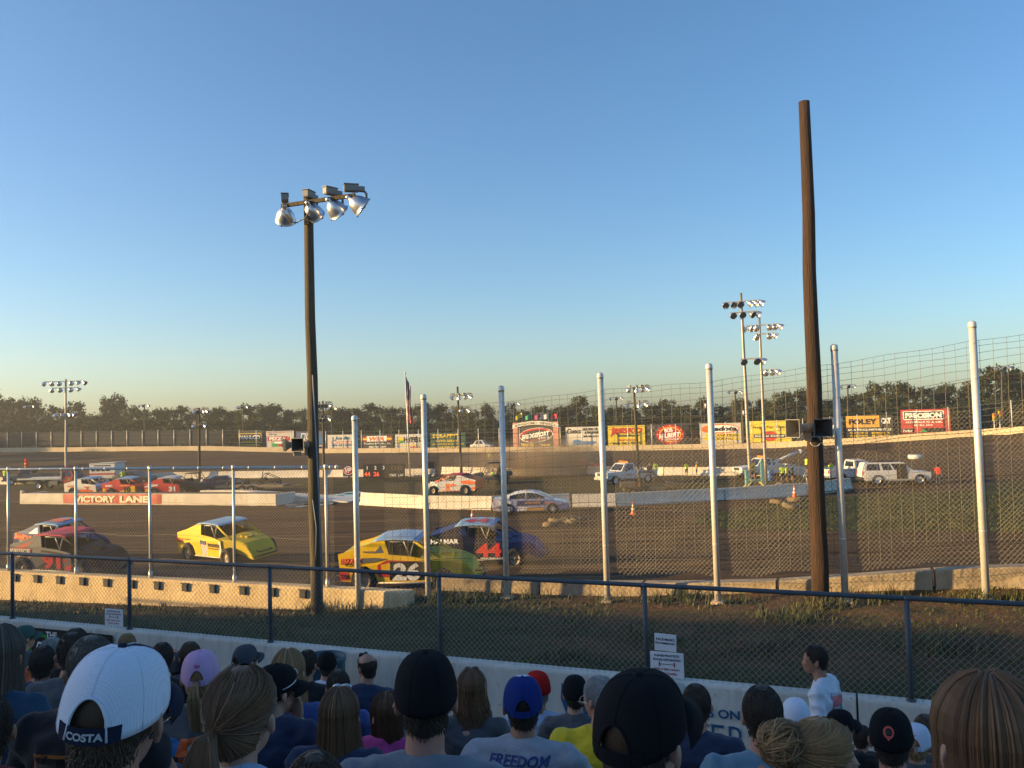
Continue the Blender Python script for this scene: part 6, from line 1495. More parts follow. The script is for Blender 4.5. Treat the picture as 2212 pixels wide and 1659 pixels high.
# scoreboard
sbp = place('scoreboard', 'black scoreboard with white 1 2 3 and red digits', 'scoreboard', 830, 1034, R(-8))
scale_ = sbp.location.y/FPX
w = 92*scale_; h = 29*scale_
mb = MB(); mb.rbox((0, 0, 0.12+h/2), (w, 0.2, h), None, 0, 0.03); mb.build('panel', TRIM, sbp)
for x in (-0.42, 0.42): 
    mb = MB(); mb.box((x*w, 0.1, 0.3), (0.12, 0.12, 0.9)); mb.build('post', TRIM, sbp)
fn = lambda a, b: Vector((a*w, -0.112, 0.12+b*h))
f2 = lambda a, b: Vector((a, -0.112, b))
LED = mat('red_led', (0.75, 0.10, 0.04), rough=0.4, emit=0.35, var=0.0); LEDD = mat('unlit_led', (0.10, 0.07, 0.05), rough=0.5)
mb = MB()
for s_, x in (('1', -0.40), ('2', -0.20), ('3', 0.0)): put_text(mb, s_, f2, x*w, 0.12+0.74*h, h=0.26*h, mi=0, bold=0.04)
for s_, x in (('44', -0.40), ('26', -0.18)): put_text(mb, s_, f2, x*w, 0.12+0.28*h, h=0.34*h, mi=1, bold=0.03)
put_text(mb, 'TIME  LAP', f2, 0.30*w, 0.12+0.17*h, w=0.34*w, h=0.18*h, mi=0, bold=0.03)
for k in range(4): mb.box((w*(0.2+0.075*k), -0.112, 0.12+0.7*h), (0.05*w, 0.004, 0.3*h), None, 2)
mb.build('digits', [WHT, LED, LEDD], sbp, fix=False)
vp = place('fuel_sign', 'dark square sign with a red and white oval emblem left of the scoreboard', 'sign', 753, 1034, R(-6))
k = vp.location.y/FPX; w = 24*k; h = 26*k
mb = MB(); mb.rbox((0, 0, 0.25+h/2), (w, 0.12, h), None, 0, 0.03); mb.build('panel', mat('sign_grey_black', (0.06, 0.06, 0.07), rough=0.6), vp)
mb = MB(); mb.box((0, 0.1, 0.3), (0.12, 0.12, 0.7)); mb.build('post', TRIM, vp)
mb = MB()
mb.add([Vector((w*0.44*math.cos(t*PI/12), -0.066, 0.25+h*0.48+h*0.36*math.sin(t*PI/12))) for t in range(24)], [tuple(range(24))], 0); mb.add([Vector((w*0.40*math.cos(t*PI/12), -0.070, 0.25+h*0.48+h*0.31*math.sin(t*PI/12))) for t in range(24)], [tuple(range(24))], 1)
put_text(mb, 'VP', lambda a, b: Vector((a, -0.074, b)), 0, 0.25+h*0.5, w=w*0.6, h=h*0.42, mi=0, bold=0.05, shear=0.3)
mb.build('emblem', [WHT, CRED], vp, fix=False)
# small board on a post
sb2 = place('board_on_post', 'small black board on a thin post behind the second silver post', 'sign', 931, 1031, 0)
k = sb2.location.y/FPX
mb = MB(); mb.tube([(0, 0, 0), (0, 0, 19*k)], 0.05, 8); mb.build('post', TRIM, sb2)
mb = MB(); mb.rbox((0, -0.08, 26*k), (16*k, 0.08, 15*k), None, 0, 0.02); mb.build('panel', TRIM, sb2)
# flagpole with a hanging flag
fp = place('flagpole', 'tall white flagpole carrying a hanging stars and stripes flag', 'flagpole', 886, 1030, 0)
k = fp.location.y/FPX; Hf = (1030-806)*k
mb = MB(); mb.tube([(0, 0, -0.2), (-0.3, 0, Hf)], [0.09, 0.05], 10); mb.ell((-0.3, 0, Hf), 0.11); mb.build('pole', GALVF, fp)
mb = MB()
cols = 10
for i in range(cols):
    for j in range(24):
        def fpnt(a, b):
            u = a/cols; v = b/24
            return Vector((-0.27+0.06+0.75*u*(0.5+0.5*v)+0.12*math.sin(v*5+u*2)*u, 0.22*math.sin(u*14+v*3)*(0.3+u), Hf-0.35-v*5.2-u*1.2*(1-v)+0.0))
        mi = 2 if (i < 5 and j < 11) else (0 if ((i+j//3) % 2) else 1)
        mb.add([fpnt(i, j), fpnt(i+1, j), fpnt(i+1, j+1), fpnt(i, j+1)], [(0, 1, 2, 3)], mi)
mb.build('flag', [paint(0.55, 0.50, 0.46, 'flag_white'), paint(0.36, 0.04, 0.05, 'flag_red'), paint(0.04, 0.05, 0.14, 'flag_blue')], fp, fix=False)
# cones, tyres, barrels
CONE = mat('cone_orange', (0.80, 0.16, 0.03), rough=0.5); CONEW = mat('cone_white', (0.7, 0.68, 0.62), rough=0.5)
def cone(label, p, h, group=None):
    r = empty('traffic_cone', label, 'traffic cone', p)
    mb = MB(); mb.rbox((0, 0, 0.025), (0.42*h/0.9, 0.42*h/0.9, 0.05), None, 0, 0.015); mb.lathe([(0.17*h/0.9, 0.05), (0.095*h/0.9, h*0.45), (0.03, h), (0.0, h)], n=18); mb.build('body', CONE, r)
    mb = MB(); mb.lathe([(0.118*h/0.9, h*0.40), (0.098*h/0.9, h*0.52)], n=18); mb.lathe([(0.083*h/0.9, h*0.66), (0.062*h/0.9, h*0.80)], n=18); mb.build('reflective_band', CONEW, r); return r
p = hit(1368, 1112); cone('orange and white traffic cone standing alone by the shaded barriers', p, 27*p.y/FPX)
TYD = mat('dusty_tyre', (0.16, 0.12, 0.075), rough=0.95, var=0.4, scale=3)
def tyre(label, p, rx, ry, group, r=0.55):
    mb = MB(); n = 14
    mb.lathe([(r*0.55, -0.13), (r*0.6, -0.15), (r*0.9, -0.15), (r, -0.08), (r, 0.08), (r*0.9, 0.15), (r*0.6, 0.15), (r*0.55, 0.13), (r*0.62, 0.0), (r*0.55, -0.13)], n=26)
    o = mb.build('tyre', TYD); o.location = p+Vector((0, 0, 0.14)); o.rotation_euler = (rx, ry, random.random()*3); tag(o, label, 'tyre', group); return o
gt = 'half buried tyres on the track edge right of the blue 44 car'
for (px, py, rx, ry) in ((1188, 1136, 0.25, 0.2), (1213, 1134, 0.35, -0.15), (1236, 1132, 0.3, 0.3), (1200, 1126, 0.1, 0.1), (1222, 1124, -0.1, 0.2), (1244, 1124, 0.2, 0.0)):
    tyre('dusty half-buried tyre in the cluster right of the blue race car', hit(px, py)+Vector((0, 0, -0.12)), rx, ry, gt, 0.42)
for (px, py, rx, ry, lb) in ((1682, 1090, 0.25, 0.1, 'left tyre of the three lying left of the brown pole'), (1709, 1098, 0.2, -0.1, 'front tyre of the three lying left of the brown pole'), (1719, 1083, 0.05, 0, 'tyre under the cone left of the brown pole')):
    tyre(lb, hit(px, py), rx, ry, 'tyres left of the brown pole', 0.56)
p = hit(1717, 1084)+Vector((0, 0, 0.25)); cone('orange traffic cone standing on the tyres left of the brown pole', p, 27*p.y/FPX)
p = hit(1021, 1140); cone('slim orange marker cone showing above the roof of the blue race car', p, 38*p.y/FPX)
mb = MB(); mb.lathe([(0.5, -0.25), (0.9, -0.3), (1.0, -0.1), (1.0, 0.1), (0.9, 0.3), (0.5, 0.25)], n=24); o = mb.build('painted_tyre', PW); p = hit(1977, 991); o.location = p+Vector((0, 0, 0.22)); o.scale = (0.8, 0.8, 0.9); tag(o, 'white painted tractor tyre lying on the far track at right', 'tyre')
def barrel(name, label, px, py, h, r, m, cat='barrel'):
    p = hit(px, py); root = empty(name, label, cat, p)
    mb = MB(); mb.lathe([(r*0.96, 0), (r, 0.03), (r, h*0.32), (r*1.03, h*0.34), (r, h*0.36), (r, h*0.64), (r*1.03, h*0.66), (r, h*0.68), (r, h-0.03), (r*0.97, h), (r*0.90, h), (r*0.90, h-0.05), (0, h-0.05)], n=24); mb.build('drum', m, root); return root
barrel('blue_barrel', 'blue plastic barrel beside the lamp tower', 1664, 1038, 0.9, 0.32, mat('blue_plastic', (0.02, 0.10, 0.32), rough=0.45))
barrel('tan_barrel', 'tan cardboard drum behind the white utility vehicle', 1852, 1012, 1.0, 0.35, mat('tan_board', (0.42, 0.26, 0.12), rough=0.8))
# turquoise posts and rubble by the towers
mb = MB()
p = hit(1704, 1054)
for k in range(46):
    a = random.random()*6.28; d = random.random()**0.6*1.5; s = 0.10+0.16*random.random()
    mb.rbox((d*math.cos(a), d*math.sin(a)*0.6, 0.05+0.35*(1-d/1.6)*random.random()+s*0.2), (s*1.4, s, s*0.8), (random.random()*3, random.random()*3, random.random()*3), 0, s*0.2)
o = mb.build('rubble_heap', mat('grey_rubble', (0.22, 0.22, 0.2), rough=0.9, var=0.3)); o.location = p; tag(o, 'heap of grey broken rubble on the grass left of the brown pole', 'rubble', kind='stuff')
ld = place('step_stand', 'turquoise box stand with yellow legs at the foot of the taller lamp tower', 'stand', 1631, 1060, 0)
k = ld.location.y/FPX
mb = MB()
for sx in (-1, 1):
    for sy in (-0.5, 0.5): mb.tube([(sx*0.16, sy*0.3, 42*k*0.55), (sx*1.0, sy, 0)], 0.05, 8)
mb.build('leg', mat('yellow_leg', (0.72, 0.56, 0.12), rough=0.5), ld)
mb = MB(); mb.rbox((0, 0, 42*k*0.55), (0.7, 0.6, 0.10), None, 0, 0.02); mb.rbox((-0.5, 0.2, 1.0), (0.3, 0.3, 1.2), None, 0, 0.03); mb.build('platform', mat('turquoise_paint', (0.16, 0.36, 0.36), rough=0.5), ld)
tb = place('ticket_post', 'turquoise painted upright board at the foot of the shorter lamp tower', 'post', 1648, 1047, 0)
k = tb.location.y/FPX
mb = MB(); mb.rbox((0, 0, 26*k), (8*k, 0.2, 52*k), None, 0, 0.04); mb.build('board', mat('turquoise_paint', (0.16, 0.36, 0.36)), tb)
mb = MB(); mb.tube([(0.1, 0.15, 0), (0.1, 0.15, 54*k)], 0.05, 8); mb.build('post', TRIM, tb)
# step ladder under the official
sl_ = place('step_ladder', 'aluminium step ladder under the official right of the wrecker truck', 'ladder', 1745, 1044, 0.2)
k = sl_.location.y/FPX; Hl = 22*k
mb = MB()
for sx in (-1, 1): mb.tube([(sx*0.3, -0.45, 0), (sx*0.2, 0, Hl)], 0.03, 6); mb.tube([(sx*0.3, 0.5, 0), (sx*0.2, 0.05, Hl)], 0.03, 6)
mb.build('rail', RIMS, sl_)
mb = MB()
for i in range(4): t = (i+1)/4; mb.box((0, -0.45*(1-t), Hl*t), (0.5, 0.12, 0.03))
mb.build('step', RIMS, sl_)
# traffic signals beyond the far wall
YS = mat('signal_yellow', (0.62, 0.36, 0.03), rough=0.5)
def signal(label, px, py, Y, h=1.1, m=YS):
    p = at(px, py, Y); r = empty('traffic_signal', label, 'traffic light', (p.x, p.y, 0)); z = p.z
    mb = MB(); mb.tube([(0, 0.1, 0), (0, 0.1, z+0.3)], 0.07, 8); mb.build('post', GALVF, r)
    mb = MB(); mb.rbox((0, 0, z), (0.42, 0.3, h), None, 0, 0.03); mb.build('housing', m, r)
    for i, c in enumerate((CRED, AMB, GRN)):
        mb = MB(); mb.lathe([(0.0, 0), (0.13, 0), (0.13, 0.02), (0, 0.02)], (0, -0.16, z+(1-i)*h*0.31), 14, Matrix.Rotation(PI/2, 3, 'X')); mb.box((0, -0.24, z+(1-i)*h*0.31+0.13), (0.26, 0.18, 0.02)); mb.build('lamp', [c], r)
    return r
signal('left traffic signal of the yellow pair beyond the far wall', 2148, 901, 120); signal('right traffic signal of the yellow pair beyond the far wall', 2160, 896, 120)
signal('red-backed traffic signal at the far left of the infield', 57, 1002, 108, 1.4, mat('signal_red', (0.40, 0.05, 0.03), rough=0.5))
# orange digger behind the far wall
dg = place('digger', 'orange digger parked behind the far wall left of the excavating billboard', 'digger', 1495, 960, 0, z=None)
dg.location = at(1497, 945, far_y(30)+5); dg.location.z = 0
k = dg.location.y/FPX
OD = mat('digger_orange', (0.45, 0.17, 0.05), rough=0.6, var=0.2)
mb = MB(); mb.rbox((0, 0, 1.5), (2.6, 1.8, 1.0), None, 0, 0.1); mb.build('body', OD, dg)
mb = MB(); mb.rbox((0.5, 0, 2.5), (1.2, 1.2, 1.2), None, 0, 0.08); mb.build('cab', OD, dg)
mb = MB(); mb.tube([(-0.6, 0, 1.9), (-1.8, 0, 3.4), (-3.0, 0, 2.0)], 0.16, 8); mb.build('arm', OD, dg)
mb = MB(); [mb.rbox((0, s*0.9, 0.45), (2.9, 0.4, 0.9), None, 0, 0.3) for s in (-1, 1)]; mb.build('track', TRIM, dg)
# road vehicles parked beyond the far wall, seen between the boards
for px, c, lb in ((1165, PW, 'white car roof showing below the brick gate sign'), (1345, PW, 'white car roof showing below the yellow lowboy billboard'), (1425, mat('teal_paint', (0.05, 0.15, 0.2)), 'teal car roof showing left of the round emblem board'), (1745, mat('dark_blue_paint', (0.03, 0.045, 0.09)), 'dark blue car showing behind the brown pole'), (1040, PW, 'white van roof right of the green billboard')):
    r_ = ray(px, 930); Y = 150
    for _ in range(10): Y = far_y(r_.x*Y/r_.y)+12
    r = empty('parked_car', lb, 'car', (r_.x*Y/r_.y, Y, far_z(r_.x*Y/r_.y)*0.6+0.2), R(-20)); saloon(r, c, 0.35)
# blue litter drum by the white wall
p = at(700, 1440, g_wall(-2.3)-0.65)
cn = empty('litter_drum', 'open blue-green plastic drum beside the white wall', 'litter bin', (p.x, p.y, 1.68))
top = at(700, 1417, p.y).z-1.68
mb = MB(); rr = 0.30*1.0; mb.lathe([(rr*0.92, 0), (rr, 0.04), (rr, top*0.35), (rr*1.04, top*0.38), (rr, top*0.41), (rr, top-0.08), (rr*1.05, top-0.06), (rr*1.05, top), (rr*0.93, top), (rr*0.90, top-0.1), (rr*0.88, 0.3), (0, 0.3)], n=32)
mb.build('drum', mat('teal_drum_plastic', (0.02, 0.075, 0.11), rough=0.5, var=0.15), cn)
# dust kicked up behind the orange car
dm = bpy.data.materials.new('dust_volume'); N, L = nodes_of(dm); N.remove(N['Principled BSDF'])
pv = N.new('ShaderNodeVolumePrincipled'); pv.inputs['Color'].default_value = (0.75, 0.55, 0.36, 1); pv.inputs['Anisotropy'].default_value = 0.3
tc = N.new('ShaderNodeTexCoord'); nz = N.new('ShaderNodeTexNoise'); nz.inputs['Scale'].default_value = 0.28; nz.inputs['Detail'].default_value = 3
gr = N.new('ShaderNodeTexGradient'); gr.gradient_type = 'SPHERICAL'
mp = N.new('ShaderNodeMapping'); mp.inputs['Scale'].default_value = (1/8.6, 1/3.4, 1/2.9)
L.new(tc.outputs['Object'], nz.inputs['Vector']); L.new(tc.outputs['Object'], mp.inputs['Vector']); L.new(mp.outputs['Vector'], gr.inputs['Vector'])
m1 = N.new('ShaderNodeMapRange'); m1.inputs['From Min'].default_value = 0.36; m1.inputs['From Max'].default_value = 0.75; L.new(nz.outputs['Fac'], m1.inputs['Value'])
m2 = N.new('ShaderNodeMath'); m2.operation = 'MULTIPLY'; L.new(m1.outputs['Result'], m2.inputs[0]); L.new(gr.outputs['Fac'], m2.inputs[1])
m3 = N.new('ShaderNodeMath'); m3.operation = 'MULTIPLY'; m3.inputs[1].default_value = 1.9; L.new(m2.outputs[0], m3.inputs[0]); L.new(m3.outputs[0], pv.inputs['Density'])
L.new(pv.outputs['Volume'], N['Material Output'].inputs['Volume'])
p = onz(1155, 1034, 0); mb = MB(); mb.ell((0, 0, 0), (8.4, 3.3, 2.8), nu=24, nv=12); o = mb.build('dust_cloud', dm); o.location = (p.x, p.y+2, 1.7); tag(o, 'pale brown dust drifting behind the work buggy', 'dust', kind='stuff')
# ------------------------------------------------------------------ people
def skin(i): return [mat('skin_light', (0.42, 0.24, 0.165), rough=0.55, var=0.10, scale=12, spec=0.3), mat('skin_tan', (0.32, 0.165, 0.105), rough=0.55, var=0.12, scale=12, spec=0.3), mat('skin_ruddy', (0.38, 0.19, 0.135), rough=0.55, var=0.15, scale=10, spec=0.3)][i]
def cloth(r, g, b, name): return mat('cloth_'+name, (r, g, b), rough=0.9, var=0.13, scale=9, bump=0.25, bscale=160, spec=0.1, sheen=0.15)
def hairm(r, g, b, name): return mat('hair_'+name, (r, g, b), rough=0.5, var=0.25, scale=14, stretch=(1, 1, 0.25), island=0.28, spec=0.3)
HB = hairm(0.030, 0.019, 0.012, 'dark_brown'); HBR = hairm(0.060, 0.036, 0.020, 'brown'); HLB = hairm(0.125, 0.064, 0.030, 'light_brown'); HBL = hairm(0.26, 0.15, 0.065, 'blonde'); HGR = hairm(0.24, 0.24, 0.235, 'grey'); HGB = hairm(0.085, 0.07, 0.055, 'grey_brown'); HRD = hairm(0.085, 0.038, 0.018, 'auburn')
def fuse(mb, voxel, name, m, parent, smooth=3, fold=0.0, seed=0):
    o = mb.build(name, m)
    md = o.modifiers.new('r', 'REMESH'); md.mode = 'VOXEL'; md.voxel_size = voxel
    ms = o.modifiers.new('s', 'SMOOTH'); ms.factor = 0.5; ms.iterations = smooth
    dg = bpy.context.evaluated_depsgraph_get()
    me = bpy.data.meshes.new_from_object(o.evaluated_get(dg))
    old = o.data; o.modifiers.clear(); o.data = me; bpy.data.meshes.remove(old); me.name = name
    if fold:
        n = len(me.vertices); co = [v.co.copy() for v in me.vertices]; no = [v.normal.copy() for v in me.vertices]
        for i in range(n):
            p = co[i]
            f = mnoise.noise(Vector((p.x*9+seed, p.y*9, p.z*16)))+0.6*mnoise.noise(Vector((p.x*22+seed, p.y*22, p.z*30)))
            f2 = abs(mnoise.noise(Vector((p.x*6+p.z*8+seed, p.y*7, p.z*6-p.x*5))))
            me.vertices[i].co = p+no[i]*(fold*(f*0.6-f2*1.4))
        me.update()
    me.polygons.foreach_set('use_smooth', [True]*len(me.polygons))
    o.parent = parent
    return o
def limb(mb, pts, rs, n=12):
    pts = [Vector(p) for p in pts]
    mb.tube(pts, rs, n)
    mb.ell(pts[0], rs[0], nu=n, nv=8); mb.ell(pts[-1], rs[-1], nu=n, nv=8)
    for p, r in zip(pts[1:-1], rs[1:-1]): mb.ell(p, r, nu=n, nv=8)
def hand(mb, w, d, up, side, curl=0.6, k=1.0):
    """palm, four unequal bent fingers and a thumb from wrist w towards d"""
    d = d.normalized(); lat = d.cross(up).normalized()*side; up = lat.cross(d).normalized()*side
    c = w+d*0.05*k
    M = Matrix((lat, d, up)).transposed()
    mb.ell(c, (0.040*k, 0.052*k, 0.017*k), M, 10, 8)
    for i, (off, ln) in enumerate(((-0.030, 0.066), (-0.010, 0.078), (0.011, 0.072), (0.030, 0.055))):
        p0 = w+d*0.088*k+lat*off*k; a = curl*0.5; p1 = p0+(d*math.cos(a)-up*math.sin(a))*ln*0.45*k; a = curl*1.3
        p2 = p1+(d*math.cos(a)-up*math.sin(a))*ln*0.33*k; a = curl*2.0; p3 = p2+(d*math.cos(a)-up*math.sin(a))*ln*0.25*k
        limb(mb, [p0-d*0.02*k, p1, p2, p3], [0.0095*k, 0.009*k, 0.0082*k, 0.0072*k], 8)
    t0 = w+d*0.025*k-lat*0.030*k; t1 = t0+(d*0.6-lat*0.75-up*0.15).normalized()*0.038*k; t2 = t1+(d*0.9-lat*0.2-up*0.35).normalized()*0.030*k
    limb(mb, [t0, t1, t2], [0.013*k, 0.0105*k, 0.0085*k], 8)
def head_geo(mb, M, face=True):
    def E(c, r, rx=0): 
        Rm = M.to_3x3() @ Matrix.Rotation(rx, 3, 'X'); mb.ell(M @ Vector(c), r, Rm, 18, 12)
    E((0, -0.008, 0.02), (0.076, 0.096, 0.095)); E((0, 0.028, -0.045), (0.058, 0.064, 0.072)); E((0, 0.055, -0.095), (0.030, 0.028, 0.024))
    E((0, -0.036, -0.055), (0.052, 0.046, 0.06))
    for s in (-1, 1):
        Re = M.to_3x3() @ Matrix.Rotation(s*0.5, 3, 'Z'); mb.ell(M @ Vector((s*0.083, -0.010, -0.020)), (0.009, 0.019, 0.031), Re, 12, 10); mb.ell(M @ Vector((s*0.089, -0.018, -0.012)), (0.006, 0.014, 0.026), Re, 12, 8)
        if face: E((s*0.033, 0.074, -0.028), (0.020, 0.018, 0.014)); E((s*0.030, 0.080, 0.006), (0.026, 0.012, 0.008))
    if face:
        mb.tube([M @ Vector(p) for p in ((0, 0.086, 0.0), (0, 0.104, -0.035), (0, 0.098, -0.050), (0, 0.085, -0.056))], [0.008, 0.012, 0.015, 0.010], 8)
        E((0, 0.088, -0.074), (0.022, 0.010, 0.006)); E((0, 0.087, -0.083), (0.019, 0.010, 0.006))
def hairline(th):
    """lowest hair height at azimuth th (0 = front)"""
    a = abs(th)
    return lerp_tab([(0, 0.072), (0.6, 0.068), (1.0, 0.02), (1.35, -0.03), (1.75, -0.015), (2.1, -0.07), (PI, -0.085)], a)
def scalp_pt(th, z, g=1.0):
    """point on the head surface at azimuth th and height z"""
    zc = 0.02; t = clamp((z-zc)/0.0955, -1, 1); c = math.sqrt(max(0.0, 1-t*t))
    if z < zc: c = max(c, 0.93-0.12*clamp((zc-z)/0.12)) if abs(th) > 1.5 else c
    return Vector((math.sin(th)*0.077*c*g, -0.008+math.cos(th)*0.097*c*g, zc+(z-zc)*(1 if z < zc else g)))
def hair_shell(mb, M, g=1.06, lift=0.0, crown_gap=None, line=hairline, rough=0.0, seed=0):
    nu, nv = 30, 14; vs = []; fs = []
    for j in range(nv+1):
        for i in range(nu):
            th = -PI+2*PI*i/nu; hl = line(th)+lift; top = 0.1155
            if crown_gap: top = crown_gap(th)
            z = hl+(top-hl)*math.sin(PI/2*j/nv)**0.9
            gg = g if j > 0 else 0.97
            gg += rough*mnoise.noise(Vector((th*6+seed, z*60, seed)))
            vs.append(M @ scalp_pt(th, z, gg))
    for j in range(nv):
        for i in range(nu):
            i2 = (i+1) % nu; fs.append((j*nu+i, j*nu+i2, (j+1)*nu+i2, (j+1)*nu+i))
    if not crown_gap: fs.append(tuple(nv*nu+i for i in range(nu)))
    mb.add(vs, fs, 0, True)
def ribbon(mb, pts, w, out):
    """a lock of hair: flat strand with a raised outer ridge"""
    vs = []; n = len(pts)
    for i, p in enumerate(pts):
        d = (pts[min(i+1, n-1)]-pts[max(i-1, 0)]).normalized(); o = out(p)
        s = d.cross(o).normalized(); u = s.cross(d)
        if u.dot(o) < 0: u = -u
        k = w*(1 if i < n-1 else 0.25)
        vs += [p-s*k, p+u*k*0.8, p+s*k]
    fs = []
    for i in range(n-1):
        for q in range(3):
            q2 = (q+1) % 3; fs.append((3*i+q, 3*i+q2, 3*i+3+q2, 3*i+3+q))
    mb.add(vs, fs, 0, False)
def short_tufts(mb, M, n, ln, seed, line=hairline, gap=None, g=1.055):
    rn = random.Random(seed); c = M @ Vector((0, -0.01, 0.0))
    for _ in range(n):
        th = rn.uniform(-PI, PI); hl = line(th); top = 0.112 if not gap else gap(th)
        z = hl+(top-hl)*rn.random()**0.8
        p = scalp_pt(th, z, g-0.01); q = scalp_pt(th+rn.uniform(-0.12, 0.12), z-ln*rn.uniform(0.3, 1.0) if z < 0.09 else z-ln*0.3, g+0.01+0.03*rn.random())
        P, Q = M @ p, M @ q
        ribbon(mb, [P, (P+Q)/2+(P-c).normalized()*0.002, Q], 0.0017, lambda x: (x-c).normalized())
def long_strands(mb, M, n, length, seed, curl=0.0, spread=0.0, width=0.0042, front=1.2, up=Vector((0, 0, 1))):
    rn = random.Random(seed); c = M @ Vector((0, -0.01, 0.0)); Mi = M.to_3x3()
    for _ in range(n):
        th = rn.uniform(front, 2*PI-front); th = th-2*PI if th > PI else th
        part = rn.uniform(-0.02, 0.02)
        pts = []; z0 = 0.118
        g0 = 1.07+0.05*rn.random()+(0.09*rn.random() if rn.random() < 0.06 else 0)
        pts.append(M @ (Vector((part+0.01*math.copysign(1, math.sin(th)), 0.03-0.05*rn.random(), 0.116))*1.0))
        for zz in (0.114, 0.108, 0.097, 0.08, 0.055, 0.028, 0.0): pts.append(M @ scalp_pt(th, zz, g0))
        L_ = length*(0.8+0.28*rn.random()); base = scalp_pt(th, 0.0, g0); ph = rn.random()*6.28
        m = 9
        for i in range(1, m+1):
            t = i/m; inw = 1-0.18*t+spread*t
            wv = curl*math.sin(t*16+ph)*min(1, t*3); wv2 = curl*math.cos(t*13+ph*1.7)*min(1, t*3)
            wob = 0.010*math.sin(t*5+ph)*t; wv += wob
            y = base.y*(1-0.05*t)-(0.03*t if base.y < 0 else 0.0)
            pts.append(M @ Vector((base.x*inw+wv, y+wv2*0.6, -L_*t)))
        ribbon(mb, pts, width*(0.35+0.7*rn.random()), lambda x: Vector((x.x-c.x, x.y-c.y, 0.25*(x.z-c.z))).normalized())
def tied_strands(mb, M, n, tie, tie_len=None, seed=0, width=0.0024, fan=0.045, droop=0.02, zlim=None, tie_g=None, length=None):
    """hair combed back to the point tie, then a tail"""
    length = length if length is not None else tie_len
    rn = random.Random(seed); c = M @ Vector((0, -0.01, 0.0)); tie = Vector(tie)
    for _ in range(n):
        th = rn.uniform(-PI, PI); hl = hairline(th); z = hl+(0.112-hl)*rn.random(); g = 1.05+0.045*rn.random()+(0.07*rn.random() if rn.random() < 0.05 else 0)
        if zlim is not None: z = hl+(max(hl+0.004, zlim+0.03*math.cos(th)-0.02)-hl)*rn.random(); g = 1.02+0.02*rn.random()
        p0 = scalp_pt(th, z, g); pts = [M @ p0]
        th_t = math.atan2(tie.x, tie.y+0.008)
        for i in range(1, 7):
            t = i/7; dth = (th_t-th+PI) % (2*PI)-PI; a = th+dth*t; zz = z+(tie.z-z)*t
            pts.append(M @ scalp_pt(a, zz, g+0.04*t*t))
        pts.append(M @ (tie+Vector((rn.gauss(0, 0.008), -0.004, rn.gauss(0, 0.008)))))
        ribbon(mb, pts, width, lambda x: (x-c).normalized())
    for _ in range(int(n*0.7)):
        a = rn.uniform(-1, 1); L_ = length*(0.65+0.4*rn.random()); pts = []; b = rn.uniform(-1, 1)
        for i in range(9):
            t = i/8; f = fan*math.sin(min(1, t*1.5)*PI/2)*(1-0.45*t)
            pts.append(M @ (tie+Vector((a*f+0.006*math.sin(t*5+a*3), -0.012-0.055*math.sin(min(1, t*2.2)*PI/2)-b*0.018*(1-t)+droop*t, -L_*t**1.15+0.012*math.sin(min(1, t*4)*PI)))))
        ribbon(mb, pts, width*1.1, lambda x: (M.to_3x3() @ Vector((0.35*a, -1, 0.1))).normalized())
def bun_strands(mb, M, n, c0, r, seed):
    rn = random.Random(seed); c0 = Vector(c0)
    for _ in range(n):
        ax = Vector((rn.gauss(0, 1), rn.gauss(0, 0.6), rn.gauss(0, 1))).normalized(); u = ax.orthogonal().normalized(); v = ax.cross(u); a0 = rn.random()*6.28; rr = r*(0.75+0.4*rn.random())
        pts = [M @ (c0+(u*math.cos(a0+t*0.35)+v*math.sin(a0+t*0.35))*rr*(1+0.04*t)) for t in range(8)]
        cc = M @ c0
        ribbon(mb, pts, 0.0026, lambda x: (x-cc).normalized())
CAPG = (0.0885, 0.1105)
def cap_pt(th, v, puff=1.0, tall=0.122):
    """crown of a cap: th azimuth from front, v from rim 0 to top 1"""
    zb = 0.024*math.cos(th)+0.006
    a = v*PI/2; c = max(0.0, math.cos(a))**0.62 if v < 1 else 0.0
    z = zb+(tall-zb)*math.sin(a)**0.95
    seam = 1-0.006*abs(math.cos(3*th))**8*(1 if v > 0.05 else 0)
    return Vector((math.sin(th)*CAPG[0]*c*puff*seam, -0.010+math.cos(th)*CAPG[1]*c*puff*seam, z))
